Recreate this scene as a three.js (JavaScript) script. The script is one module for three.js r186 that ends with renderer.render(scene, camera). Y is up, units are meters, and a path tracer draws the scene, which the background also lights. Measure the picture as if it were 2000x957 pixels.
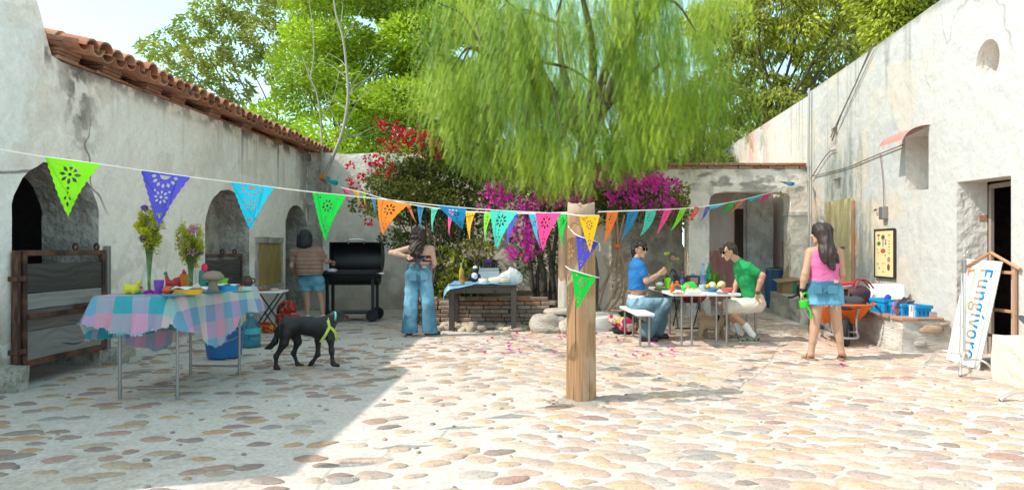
import * as THREE from 'three';
import { mergeGeometries } from 'three/addons/utils/BufferGeometryUtils.js';
import { RoundedBoxGeometry } from 'three/addons/geometries/RoundedBoxGeometry.js';

// ---------- camera, sky, sun, exposure ----------
const FL = 1333, CX = 1000, CY = 485, EYE = 1.35;
const scene = new THREE.Scene();
const SUNDIR = new THREE.Vector3(-0.631, 0.755, 0.18).normalize();
const camera = new THREE.PerspectiveCamera(2 * Math.atan(478.5 / FL) * 180 / Math.PI, 2000 / 957, 0.05, 400);
camera.position.set(0, EYE, 0);
camera.lookAt(0, EYE, -10);
camera.setViewOffset(2000, 957, 0, -6.5, 2000, 957);
camera.updateProjectionMatrix();

{
  const w = 512, h = 256, d = new Float32Array(w * h * 4);
  // a clear hazy day: brighter towards the horizon and around the sun (the standard clear-sky shape)
  const sx = SUNDIR.x, sy = SUNDIR.y, sz = SUNDIR.z, K = 1.25;
  for (let j = 0; j < h; j++) for (let i = 0; i < w; i++) {
    const el = ((j + 0.5) / h - 0.5) * Math.PI, az = ((i + 0.5) / w - 0.5) * 2 * Math.PI, ce = Math.cos(el), o = (j * w + i) * 4;
    const s = Math.max(0.05, Math.sin(el)), x = ce * Math.cos(az), z = ce * Math.sin(az), g = Math.acos(Math.max(-1, Math.min(1, x * sx + Math.sin(el) * sy + z * sz)));
    const f = 1 + 3 * Math.exp(-3.0 * g) + 0.45 * Math.cos(g) ** 2, L = K * f * (1 - Math.exp(-0.32 / s)), wh = Math.min(1, 0.95 * Math.exp(-2.3 * g) + 0.12 * Math.pow(1 - s, 6));
    for (let c = 0; c < 3; c++) d[o + c] = el < 0 ? [0.42, 0.40, 0.36][c] * 1.4 : L * ([0.395, 0.71, 0.86][c] * (1 - wh) + [1.3, 1.0, 0.78][c] * wh);
    d[o + 3] = 1;
  }
  const sky = new THREE.DataTexture(d, w, h, THREE.RGBAFormat, THREE.FloatType);
  sky.mapping = THREE.EquirectangularReflectionMapping; sky.magFilter = sky.minFilter = THREE.LinearFilter; sky.needsUpdate = true;
  scene.background = sky; scene.environment = sky;
}
const renderer = new THREE.WebGLRenderer({ antialias: true });
renderer.setSize(1024, 489);
renderer.toneMapping = THREE.LinearToneMapping;
renderer.toneMappingExposure = 2.06;
renderer.shadowMap.enabled = true;
const sun = new THREE.DirectionalLight(new THREE.Color(1, 0.93, 0.84), 2.1);
sun.position.copy(SUNDIR).multiplyScalar(30).add(new THREE.Vector3(0, 0, -9));
sun.target.position.set(0, 0, -9);
sun.castShadow = true;
Object.assign(sun.shadow.camera, { left: -16, right: 16, top: 16, bottom: -16, near: 1, far: 80 });
sun.shadow.mapSize.set(4096, 4096);
scene.add(sun, sun.target);

// ---------- helpers ----------
let seed = 7;
function rs(s) { seed = s >>> 0; }
function R(a = 1, b) { seed = (seed + 0x6D2B79F5) >>> 0; let t = seed; t = Math.imul(t ^ t >>> 15, t | 1); t ^= t + Math.imul(t ^ t >>> 7, t | 61); t = ((t ^ t >>> 14) >>> 0) / 4294967296; return b === undefined ? t * a : a + t * (b - a); }
const V = (x, y, z) => new THREE.Vector3(x, y, z);
const P = (px, py, d) => V((px - CX) * d / FL, EYE + (CY - py) * d / FL, -d);
const dG = (py, h = 0) => FL * (EYE - h) / (py - CY);
const G = (px, py, h = 0) => P(px, py, dG(py, h));
const clamp = (x, a = 0, b = 1) => Math.min(b, Math.max(a, x));
const lerp = (a, b, t) => a + (b - a) * t;
const sm = (a, b, x) => { const t = clamp((x - a) / (b - a)); return t * t * (3 - 2 * t); };
function hsh(x, y, z) { let h = Math.imul(x, 374761393) ^ Math.imul(y, 668265263) ^ Math.imul(z, 1274126177); h = Math.imul(h ^ h >>> 13, 1274126177); return ((h ^ h >>> 16) >>> 0) / 4294967296; }
function n2(x, y, z = 0, per = 0) {
  const xi = Math.floor(x), yi = Math.floor(y), fx = x - xi, fy = y - yi, u = fx * fx * (3 - 2 * fx), v = fy * fy * (3 - 2 * fy);
  const w = (a) => per ? ((a % per) + per) % per : a;
  const a = hsh(w(xi), w(yi), z), b = hsh(w(xi + 1), w(yi), z), c = hsh(w(xi), w(yi + 1), z), d = hsh(w(xi + 1), w(yi + 1), z);
  return lerp(lerp(a, b, u), lerp(c, d, u), v);
}
function fbm(x, y, o = 4, z = 0, per = 0) { let s = 0, a = 0.5, t = 0; for (let i = 0; i < o; i++) { s += a * n2(x, y, z + i * 17, per); t += a; a *= 0.5; x *= 2; y *= 2; per *= 2; } return s / t; }
const enc = (c) => { c = clamp(c); return 255 * (c <= 0.0031308 ? 12.92 * c : 1.055 * Math.pow(c, 1 / 2.4) - 0.055); };
function tex(w, h, fn, srgb = true, rep = true) {
  const d = new Uint8Array(w * h * 4);
  for (let j = 0; j < h; j++) for (let i = 0; i < w; i++) {
    const c = fn((i + 0.5) / w, (j + 0.5) / h), o = (j * w + i) * 4;
    for (let k = 0; k < 3; k++) d[o + k] = srgb ? enc(c[k]) : 255 * clamp(typeof c === 'number' ? c : c[k]);
    d[o + 3] = 255;
  }
  const t = new THREE.DataTexture(d, w, h, THREE.RGBAFormat);
  if (srgb) t.colorSpace = THREE.SRGBColorSpace;
  t.magFilter = THREE.LinearFilter; t.minFilter = THREE.LinearFilter; t.wrapS = t.wrapT = rep ? THREE.RepeatWrapping : THREE.ClampToEdgeWrapping; t.needsUpdate = true;
  return t;
}
const col = (c) => Array.isArray(c) ? new THREE.Color().setRGB(...c) : new THREE.Color(c);
function M(c, rough = 0.8, o = {}) { const { metal = 0, phys, ...rest } = o; const m = new (phys ? THREE.MeshPhysicalMaterial : THREE.MeshStandardMaterial)({ roughness: rough, metalness: metal, side: THREE.DoubleSide, ...rest }); m.color.copy(col(c)); return m; }
const mix3 = (a, b, t) => [lerp(a[0], b[0], t), lerp(a[1], b[1], t), lerp(a[2], b[2], t)];

// names
const used = {};
function numbered(n) { const k = used[n] = (used[n] ?? -1) + 1; return k ? n + '_' + String(k).padStart(3, '0') : n; }
function tag(o, label, category, group) { if (label) o.userData.label = label; if (category) o.userData.category = category; if (group) o.userData.group = group; return o; }
function thing(name, label, category, pos = V(0, 0, 0), turn = 0, group) {
  const o = new THREE.Group(); o.name = numbered(name); o.position.copy(pos); o.rotation.y = turn; scene.add(o); return tag(o, label, category, group);
}
function struct(name, pos) { const o = new THREE.Group(); o.name = numbered(name); o.userData.kind = 'structure'; if (pos) o.position.copy(pos); scene.add(o); return o; }
function part(parent, name, geo, mat, label) {
  const m = new THREE.Mesh(Array.isArray(geo) ? merge(geo) : geo, mat); m.name = name; m.castShadow = m.receiveShadow = true; if (label) m.userData.label = label; parent.add(m); return m;
}
function single(name, label, category, geo, mat, pos = V(0, 0, 0), turn = 0, group) { const m = part(scene, numbered(name), geo, mat); m.position.copy(pos); m.rotation.y = turn; return tag(m, label, category, group); }
function merge(list) {
  list = list.map((g) => { const q = g.index ? g.toNonIndexed() : g.clone(); for (const k of Object.keys(q.attributes)) if (!['position', 'normal', 'uv', 'color'].includes(k)) q.deleteAttribute(k); return q; });
  const hasC = list.some((g) => g.attributes.color);
  for (const g of list) {
    if (!g.attributes.normal) g.computeVertexNormals();
    const n = g.attributes.position.count;
    if (!g.attributes.uv) g.setAttribute('uv', new THREE.BufferAttribute(new Float32Array(n * 2), 2));
    if (hasC && !g.attributes.color) g.setAttribute('color', new THREE.BufferAttribute(new Float32Array(n * 3).fill(1), 3));
  }
  return mergeGeometries(list.map((g) => { g.groups = []; return g; }));
}
// primitives (x,y,z is the centre unless said)
function xf(g, x = 0, y = 0, z = 0, rx = 0, ry = 0, rz = 0) { if (rx) g.rotateX(rx); if (rz) g.rotateZ(rz); if (ry) g.rotateY(ry); return g.translate(x, y, z); }
function uvm(g, s = 1) { // box mapping in metres
  if (g.index) g = g.toNonIndexed(); const p = g.attributes.position, n = g.attributes.normal, uv = new Float32Array(p.count * 2);
  for (let i = 0; i < p.count; i++) { const ax = Math.abs(n.getX(i)), ay = Math.abs(n.getY(i)), az = Math.abs(n.getZ(i)); let u, v; if (ay > ax && ay > az) { u = p.getX(i); v = p.getZ(i); } else if (ax > az) { u = p.getZ(i); v = p.getY(i); } else { u = p.getX(i); v = p.getY(i); } uv[i * 2] = u * s; uv[i * 2 + 1] = v * s; }
  g.setAttribute('uv', new THREE.BufferAttribute(uv, 2)); return g;
}
const box = (w, h, d, x = 0, y = 0, z = 0, rx = 0, ry = 0, rz = 0) => xf(uvm(new THREE.BoxGeometry(w, h, d)), x, y, z, rx, ry, rz);
const rbox = (w, h, d, r, x = 0, y = 0, z = 0, rx = 0, ry = 0, rz = 0) => xf(uvm(new RoundedBoxGeometry(w, h, d, 2, Math.min(r, w * 0.49, h * 0.49, d * 0.49))), x, y, z, rx, ry, rz);
const cyl = (r0, r1, h, x = 0, y = 0, z = 0, n = 16, rx = 0, ry = 0, rz = 0) => xf(new THREE.CylinderGeometry(r1, r0, h, n), x, y, z, rx, ry, rz);
const sph = (r, x = 0, y = 0, z = 0, sx = 1, sy = 1, sz = 1, n = 14) => new THREE.SphereGeometry(r, n, Math.max(6, n - 4)).scale(sx, sy, sz).translate(x, y, z);
const lathe = (pts, x = 0, y = 0, z = 0, n = 20) => new THREE.LatheGeometry(pts.map((p) => new THREE.Vector2(p[0], p[1])), n).translate(x, y, z);
function tube(pts, r, seg = 0, n = 7, closed = false, taper = 1) {
  pts = pts.map((p) => p.isVector3 ? p : V(...p));
  const c = new THREE.CatmullRomCurve3(pts, closed, 'centripetal'), S = seg || Math.max(2, (pts.length - 1) * 5), g = new THREE.TubeGeometry(c, S, r, n, closed);
  if (taper !== 1) { const a = g.attributes.position; for (let i = 0; i <= S; i++) { const o = c.getPointAt(i / S), k = lerp(1, taper, i / S); for (let j = 0; j <= n; j++) { const q = i * (n + 1) + j; a.setXYZ(q, o.x + (a.getX(q) - o.x) * k, o.y + (a.getY(q) - o.y) * k, o.z + (a.getZ(q) - o.z) * k); } } }
  return g;
}
function bar(a, b, r, n = 8) { a = a.isVector3 ? a : V(...a); b = b.isVector3 ? b : V(...b); const d = b.clone().sub(a), g = new THREE.CylinderGeometry(r, r, d.length(), n); g.applyQuaternion(new THREE.Quaternion().setFromUnitVectors(V(0, 1, 0), d.clone().normalize())); const m = a.clone().add(b).multiplyScalar(0.5); return g.translate(m.x, m.y, m.z); }
function sheet(nu, nv, fn) { // fn(u,v) -> [x,y,z,(uvx,uvy)]
  const p = [], uv = [], ix = [];
  for (let j = 0; j <= nv; j++) for (let i = 0; i <= nu; i++) { const q = fn(i / nu, j / nv); p.push(q[0], q[1], q[2]); uv.push(q[3] ?? i / nu, q[4] ?? j / nv); }
  for (let j = 0; j < nv; j++) for (let i = 0; i < nu; i++) { const a = j * (nu + 1) + i, b = a + 1, c = a + nu + 1, d = c + 1; ix.push(a, b, d, a, d, c); }
  const g = new THREE.BufferGeometry(); g.setAttribute('position', new THREE.Float32BufferAttribute(p, 3)); g.setAttribute('uv', new THREE.Float32BufferAttribute(uv, 2)); g.setIndex(ix); g.computeVertexNormals(); return g;
}
function rough(g, amp, sc = 1, sd = 0) { // displace along normal by noise
  const p = g.attributes.position, n = g.attributes.normal;
  for (let i = 0; i < p.count; i++) { const x = p.getX(i), y = p.getY(i), z = p.getZ(i), k = amp * 2 * (fbm(x * sc + z * sc * 1.3 + sd * 7.1, y * sc - z * sc * 0.7 + sd * 3.3, 3) - 0.5); p.setXYZ(i, x + n.getX(i) * k, y + n.getY(i) * k, z + n.getZ(i) * k); }
  g.computeVertexNormals(); return g;
}
function rock(rx, ry, rz, x, y, z, sd, amp = 0.25, n = 12) {
  const g = new THREE.SphereGeometry(1, n, n - 3), p = g.attributes.position;
  for (let i = 0; i < p.count; i++) { const a = p.getX(i), b = p.getY(i), c = p.getZ(i), k = 1 + amp * 2 * (fbm(a * 1.3 + sd * 5.7 + 20, b * 1.3 + c * 1.1 + sd * 2.3 + 20, 3) - 0.5); p.setXYZ(i, Math.sign(a) * Math.pow(Math.abs(a), 0.8) * rx * k, Math.sign(b) * Math.pow(Math.abs(b), 0.8) * ry * k, Math.sign(c) * Math.pow(Math.abs(c), 0.8) * rz * k); }
  g.computeVertexNormals(); return g.translate(x, y, z);
}
// triangle soup for foliage
class Soup {
  constructor() { this.p = []; this.c = []; }
  tri(a, b, c, k) { this.p.push(a[0], a[1], a[2], b[0], b[1], b[2], c[0], c[1], c[2]); for (let i = 0; i < 3; i++) this.c.push(k[0], k[1], k[2]); }
  leaf(o, dir, side, len, wid, k) { // a pointed leaf: two triangles, folded a little
    const m = [o[0] + dir[0] * len * 0.45, o[1] + dir[1] * len * 0.45, o[2] + dir[2] * len * 0.45], t = [o[0] + dir[0] * len, o[1] + dir[1] * len, o[2] + dir[2] * len];
    const a = [m[0] + side[0] * wid, m[1] + side[1] * wid, m[2] + side[2] * wid], b = [m[0] - side[0] * wid, m[1] - side[1] * wid + wid * 0.3, m[2] - side[2] * wid];
    this.tri(o, a, t, k); this.tri(o, t, b, k);
  }
  geo() { const g = new THREE.BufferGeometry(); g.setAttribute('position', new THREE.Float32BufferAttribute(this.p, 3)); g.setAttribute('color', new THREE.Float32BufferAttribute(this.c, 3)); g.computeVertexNormals(); return g; }
}
const rdir = () => { const z = R(-1, 1), a = R(6.2832), s = Math.sqrt(1 - z * z); return [s * Math.cos(a), z, s * Math.sin(a)]; };
const nrm = (a) => { const l = Math.hypot(...a) || 1; return [a[0] / l, a[1] / l, a[2] / l]; };
const crs = (a, b) => [a[1] * b[2] - a[2] * b[1], a[2] * b[0] - a[0] * b[2], a[0] * b[1] - a[1] * b[0]];
const add = (a, b, k = 1) => [a[0] + b[0] * k, a[1] + b[1] * k, a[2] + b[2] * k];
const mid = (a, b, t = 0.5) => [lerp(a[0], b[0], t), lerp(a[1], b[1], t), lerp(a[2], b[2], t)];

// a smooth union of tapered capsules, meshed by surface nets. prim: [a, b, ra, rb]
function sdf(prims, { c = 0.013, k = 0.03, cut = [], disp = null, us = 1 } = {}) {
  const lo = [1e9, 1e9, 1e9], hi = [-1e9, -1e9, -1e9];
  for (const [a, b, ra, rb] of prims) for (let i = 0; i < 3; i++) { lo[i] = Math.min(lo[i], a[i] - ra, b[i] - rb); hi[i] = Math.max(hi[i], a[i] + ra, b[i] + rb); }
  const pad = c * 3 + k * 0.5; for (let i = 0; i < 3; i++) { lo[i] -= pad; hi[i] += pad; }
  const nx = Math.ceil((hi[0] - lo[0]) / c) + 1, ny = Math.ceil((hi[1] - lo[1]) / c) + 1, nz = Math.ceil((hi[2] - lo[2]) / c) + 1, F = new Float32Array(nx * ny * nz).fill(0.2);
  for (const [a, b, ra, rb] of prims) {
    const d = [b[0] - a[0], b[1] - a[1], b[2] - a[2]], dd = d[0] * d[0] + d[1] * d[1] + d[2] * d[2] + 1e-12, r = Math.max(ra, rb) + k + c * 3, i0 = [], i1 = [];
    for (let i = 0; i < 3; i++) { i0.push(Math.max(0, Math.floor((Math.min(a[i], b[i]) - r - lo[i]) / c))); i1.push(Math.min([nx, ny, nz][i] - 1, Math.ceil((Math.max(a[i], b[i]) + r - lo[i]) / c))); }
    for (let z = i0[2]; z <= i1[2]; z++) for (let y = i0[1]; y <= i1[1]; y++) for (let x = i0[0]; x <= i1[0]; x++) {
      const px = lo[0] + x * c - a[0], py = lo[1] + y * c - a[1], pz = lo[2] + z * c - a[2], t = clamp((px * d[0] + py * d[1] + pz * d[2]) / dd);
      const v = Math.hypot(px - d[0] * t, py - d[1] * t, pz - d[2] * t) - (ra + (rb - ra) * t), i = x + nx * (y + ny * z), f = F[i], h = Math.max(k - Math.abs(v - f), 0) / k;
      F[i] = Math.min(v, f) - h * h * k * 0.25;
    }
  }
  if (cut.length || disp) for (let z = 0; z < nz; z++) for (let y = 0; y < ny; y++) for (let x = 0; x < nx; x++) {
    const i = x + nx * (y + ny * z), X = lo[0] + x * c, Y = lo[1] + y * c, Z = lo[2] + z * c;
    if (disp && Math.abs(F[i]) < 0.07) F[i] += disp(X, Y, Z);
    for (const q of cut) F[i] = Math.max(F[i], q[0] * X + q[1] * Y + q[2] * Z - q[3]);
  }
  const id = new Int32Array(F.length).fill(-1), pos = [], uv = [], ix = [], st = [1, nx, nx * ny];
  const ed = []; for (let e = 0; e < 8; e++) for (let q = 0; q < 3; q++) if (!(e & 1 << q)) ed.push([e, e | 1 << q]);
  const off = (e) => (e & 1) + (e & 2 ? nx : 0) + (e & 4 ? nx * ny : 0);
  for (let z = 0; z < nz - 1; z++) for (let y = 0; y < ny - 1; y++) for (let x = 0; x < nx - 1; x++) {
    const i = x + nx * (y + ny * z); let s = 0, sx = 0, sy = 0, sz = 0, in0 = 0;
    for (let e = 0; e < 8; e++) if (F[i + off(e)] < 0) in0++;
    if (in0 === 0 || in0 === 8) continue;
    for (const [p, q] of ed) { const a = F[i + off(p)], b = F[i + off(q)]; if (a < 0 === b < 0) continue; const t = a / (a - b); s++; sx += lerp(p & 1, q & 1, t); sy += lerp(p >> 1 & 1, q >> 1 & 1, t); sz += lerp(p >> 2, q >> 2, t); }
    id[i] = pos.length / 3; const X = lo[0] + (x + sx / s) * c, Y = lo[1] + (y + sy / s) * c, Z = lo[2] + (z + sz / s) * c; pos.push(X, Y, Z); uv.push((X + Z * 0.7) * us, Y * us);
  }
  for (let z = 1; z < nz - 1; z++) for (let y = 1; y < ny - 1; y++) for (let x = 1; x < nx - 1; x++) {
    const i = x + nx * (y + ny * z);
    for (let q = 0; q < 3; q++) {
      const a = F[i] < 0, b = F[i + st[q]] < 0; if (a === b) continue;
      const u = st[(q + 1) % 3], v = st[(q + 2) % 3], A = id[i], B = id[i - u], C = id[i - u - v], D = id[i - v];
      if (A < 0 || B < 0 || C < 0 || D < 0) continue;
      if (a) ix.push(A, B, C, A, C, D); else ix.push(A, C, B, A, D, C);
    }
  }
  const g = new THREE.BufferGeometry(); g.setAttribute('position', new THREE.Float32BufferAttribute(pos, 3)); g.setAttribute('uv', new THREE.Float32BufferAttribute(uv, 2)); g.setIndex(ix); g.computeVertexNormals(); return g;
}

// ---------- shared materials ----------
const bumpN = tex(512, 512, (u, v) => { const k = fbm(u * 16, v * 16, 5, 3, 16); return [k, k, k]; }, false);
function bump(rep, scale) { const t = bumpN.clone(); t.repeat.set(rep, rep); t.needsUpdate = true; return { bumpMap: t, bumpScale: scale }; }
function grain(a, b, s = [3, 40], sd = 0, size = 256, flat = false) { return tex(size, size, (u, v) => { if (flat) [u, v] = [v, u]; const w = fbm(u * s[0], v * s[0], 3, sd, s[0]) * 0.8, k = clamp(n2(u * s[1] + w * 6, v * s[0], sd + 5, 0) * 0.55 + n2(u * s[1] * 3 + w * 9, v * s[0] * 2, sd + 9, 0) * 0.45); const crack = sm(0.86, 0.95, n2(u * s[1] * 0.7 + w * 4, v * s[0] * 0.7, sd + 21)); return mix3(mix3(a, b, k), [a[0] * 0.2, a[1] * 0.2, a[2] * 0.2], crack); }); }
const mats = {
  rust: M('#fff', 0.85, { map: tex(256, 256, (u, v) => mix3([0.045, 0.022, 0.016], [0.16, 0.065, 0.035], sm(0.35, 0.75, fbm(u * 8, v * 8, 5, 2, 8)))), ...bump(1, 0.002) }),
  steel: M([0.30, 0.29, 0.28], 0.45, { metal: 0.6 }), chrome: M([0.75, 0.74, 0.72], 0.28, { metal: 0.85 }), black: M([0.018, 0.019, 0.021], 0.45), rubber: M([0.02, 0.02, 0.022], 0.85),
  grill: M([0.006, 0.007, 0.010], 0.45, { ...bump(4, 0.0006) }), white: M([0.8, 0.8, 0.78], 0.45), cord: M([0.78, 0.76, 0.7], 0.8), soot: M([0.01, 0.009, 0.008], 0.9),
  brick: [[0.40, 0.19, 0.11], [0.33, 0.15, 0.09], [0.45, 0.24, 0.15], [0.36, 0.2, 0.14]].map((c, i) => M('#fff', 0.9, { map: tex(128, 128, (u, v) => mix3(c, [0.5, 0.42, 0.34], 0.55 * sm(0.5, 0.8, fbm(u * 6, v * 6, 4, i * 7, 6)))), ...bump(6, 0.004) })),
  glass: new THREE.MeshPhysicalMaterial({ color: '#f4fffb', roughness: 0.03, transmission: 1, thickness: 0, ior: 1.45, side: THREE.DoubleSide }),
  leafy: M('#ffffff', 0.62, { vertexColors: true, phys: 1, transmission: 0.42, thickness: 0, ior: 1.35 }),
  stem: M([0.16, 0.12, 0.085], 0.9, { ...bump(3, 0.01) }), gstem: M([0.13, 0.18, 0.04], 0.7),
};
// ---------- ground: mortar with river cobbles ----------
const noise3 = (x, y, z) => [fbm(x + z * 0.7 + 31, y - z * 0.4 + 11, 3) - 0.5, fbm(x - z * 0.3 + 71, y + z * 0.6 + 5, 3) - 0.5, fbm(x * 0.6 + z + 13, y + z * 0.2 + 47, 3) - 0.5];
function jbox(w, h, d, x, y, z, seg = 0.12, amp = 0.03, sc = 3, sd = 0) { // uneven block, watertight
  const g = new THREE.BoxGeometry(w, h, d, Math.max(1, Math.round(w / seg)), Math.max(1, Math.round(h / seg)), Math.max(1, Math.round(d / seg))).translate(x, y, z), p = g.attributes.position;
  for (let i = 0; i < p.count; i++) { const q = noise3(p.getX(i) * sc + sd, p.getY(i) * sc, p.getZ(i) * sc + sd * 2); p.setXYZ(i, p.getX(i) + q[0] * amp * 2, p.getY(i) + q[1] * amp * 2, p.getZ(i) + q[2] * amp * 2); }
  g.computeVertexNormals(); return uvm(g);
}
const cobbleMat = (() => {
  const t = tex(256, 256, (u, v) => { const k = 0.72 + 0.5 * fbm(u * 10, v * 10, 4, 5, 10), s = 0.25 * sm(0.6, 0.8, n2(u * 40, v * 40, 8, 40)); return [k - s, k - s, k - s]; });
  const b = bump(0.8, 0.006);
  return (c, vc = false) => M(c, 0.8, { map: t, ...b, vertexColors: vc });
})();
{
  const g = struct('courtyard_ground');
  const mort = tex(1024, 1024, (u, v) => {
    const a = fbm(u * 5, v * 5, 5, 1, 5), b = n2(u * 90, v * 90, 2, 90), c = fbm(u * 28, v * 28, 3, 4, 28), gr = n2(u * 230, v * 230, 12, 230);
    let k = [0.69, 0.605, 0.55]; k = mix3(k, [0.56, 0.475, 0.41], sm(0.5, 0.75, a) * 0.6); k = mix3(k, [0.73, 0.66, 0.61], sm(0.5, 0.8, c) * 0.6); const s = sm(0.68, 0.95, b) * 0.09 + gr * 0.16; return [k[0] - s, k[1] - s, k[2] - s];
  });
  mort.repeat.set(0.25, 0.25);
  const bm = bump(1.2, 0.006);
  const pl = new THREE.PlaneGeometry(160, 160, 1, 1).rotateX(-Math.PI / 2).translate(0, 0, -40);
  { const p = pl.attributes.position, uv = pl.attributes.uv; for (let i = 0; i < p.count; i++) uv.setXY(i, p.getX(i), p.getZ(i)); }
  part(g, 'mortar', pl, M('#fff', 0.92, { map: mort, ...bm }));
  const variant = (sd) => {
    const n = 13, q = [], ix = [], uv = [], rr = []; rs(900 + sd); const a0 = R(6.28);
    for (let i = 0; i < n; i++) { const a = i / n * 6.2832; rr.push(1 + 0.13 * Math.sin(2 * a + a0) + 0.09 * Math.sin(3 * a + a0 * 2.3) + R(-0.07, 0.07)); }
    for (const [s, y] of [[1, -0.012], [0.9, 0.006], [0.62, 0.013]]) for (let i = 0; i < n; i++) { const a = i / n * 6.2832; q.push(Math.cos(a) * rr[i] * s, y + (s < 1 ? R(-0.002, 0.002) : 0), Math.sin(a) * rr[i] * s * (1 - 0.34 * Math.cos(a) ** 4)); uv.push(q[q.length - 3] * 0.5, q[q.length - 1] * 0.5); }
    q.push(0, 0.015, 0); uv.push(0, 0);
    for (let r = 0; r < 2; r++) for (let i = 0; i < n; i++) { const j = (i + 1) % n, a = r * n + i, b = r * n + j; ix.push(a, a + n, b, b, a + n, b + n); }
    for (let i = 0; i < n; i++) ix.push(2 * n + i, 3 * n, 2 * n + (i + 1) % n);
    const o = new THREE.BufferGeometry(); o.setAttribute('position', new THREE.Float32BufferAttribute(q, 3)); o.setAttribute('uv', new THREE.Float32BufferAttribute(uv, 2)); o.setIndex(ix); o.computeVertexNormals(); return o;
  };
  const vs = [...Array(10).keys()].map(variant);
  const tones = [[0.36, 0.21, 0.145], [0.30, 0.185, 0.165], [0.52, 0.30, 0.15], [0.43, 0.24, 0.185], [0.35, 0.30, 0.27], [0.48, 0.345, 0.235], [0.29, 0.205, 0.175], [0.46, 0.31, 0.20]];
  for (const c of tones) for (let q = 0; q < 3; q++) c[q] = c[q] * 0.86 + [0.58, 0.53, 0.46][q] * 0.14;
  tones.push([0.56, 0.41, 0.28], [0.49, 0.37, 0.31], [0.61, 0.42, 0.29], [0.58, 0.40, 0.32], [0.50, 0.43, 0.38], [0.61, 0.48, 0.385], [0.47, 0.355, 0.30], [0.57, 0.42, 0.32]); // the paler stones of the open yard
  const ms = tones.map((c) => cobbleMat(c)), list = []; rs(41);
  for (let d = 2.7, r = 0; d < 13.6; d += 0.152, r++) for (let x = -5.2 + (r % 2) * 0.11; x < 5.7; x += 0.224) {
    const X = x + R(-0.055, 0.055), D = d + R(-0.045, 0.045), big = R(), skip = R(), tone0 = Math.floor(R(8)), toneR = R(), va = Math.floor(R(10)), turn = R(-0.3, 0.3) + (X < 0 ? 0.25 : -0.2);
    const left = sm(0.6, -1.2, X + (D - 6) * 0.05) * 0.5 + sm(8, 11, D) * 0.12, open = sm(-0.5, 1, X);
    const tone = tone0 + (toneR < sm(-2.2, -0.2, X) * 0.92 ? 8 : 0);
    const pat = fbm(X * 0.5 + 9, D * 0.5, 3);
    if (skip < left + 0.05 - 0.05 * open + (pat - 0.5) * lerp(0.7, 0.3, open) || X < -(5.1 - 0.048 * D) || X > 5.0 + (D < 8.7 ? 0.4 : 0) || Math.hypot(X - 1.25, D - 11.6) < 0.75) continue;
    const k = lerp(0.62, 1.18, Math.pow(big, 0.8)), rx = (0.108 + 0.018 * sm(-1, 1, X)) * k * R(0.8, 1.2), rz = (0.064 + 0.011 * sm(-1, 1, X)) * k * R(0.75, 1.2);
    const vis = Math.abs(X / D) * FL < 1010 && D > 3.7;
    list.push({ X, D, rx, rz, tone, va, turn, k: vis ? rx * rz / (D * D * D) : 0, sink: R(-0.004, 0.003) });
  }
  list.sort((a, b) => b.k - a.k);
  const soup = [], LX0 = (d) => -(4.9 - 0.048 * d);
  list.forEach((s, i) => {
    if (i < 300) { const m = part(g, 'cobble', vs[s.va], ms[s.tone]); m.position.set(s.X, s.sink, -s.D); m.rotation.y = s.turn; m.scale.set(s.rx, 1, s.rz); return; }
    const o = vs[s.va].clone().scale(s.rx, 1, s.rz).rotateY(s.turn).translate(s.X, s.sink, -s.D), n = o.attributes.position.count, c = new Float32Array(n * 3), t = tones[s.tone];
    const f = 0.9 + 0.2 * hsh(i, 3, 1); for (let q = 0; q < n; q++) { c[q * 3] = t[0] * f; c[q * 3 + 1] = t[1] * f; c[q * 3 + 2] = t[2] * f; }
    o.setAttribute('color', new THREE.BufferAttribute(c, 3)); soup.push(o);
  });
  rs(77); for (let i = 0; i < 700; i++) { const D = R(2.9, 12.5), X = R(-4.8, 5), k = R(0.012, 0.03), near = i < 60, a = R(6.28), X2 = near ? 0.612 + Math.cos(a) * R(0.15, 0.3) : X, D2 = near ? 6.02 + Math.sin(a) * R(0.15, 0.3) : D; if (X2 < LX0(D2)) continue; const o = vs[i % 10].clone().scale(k, 0.8, k * 0.8).rotateY(R(6)).translate(X2, R(-0.002, 0.003), -D2), n = o.attributes.position.count, c = new Float32Array(n * 3), t = tones[8 + i % 8], f = R(0.6, 1); for (let q = 0; q < n; q++) { c[q * 3] = t[0] * f; c[q * 3 + 1] = t[1] * f; c[q * 3 + 2] = t[2] * f; } o.setAttribute('color', new THREE.BufferAttribute(c, 3)); soup.push(o); }
  const rest = part(g, 'cobbles', mergeGeometries(soup), cobbleMat([1, 1, 1], true)); rest.userData.kind = 'stuff';
}

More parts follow.
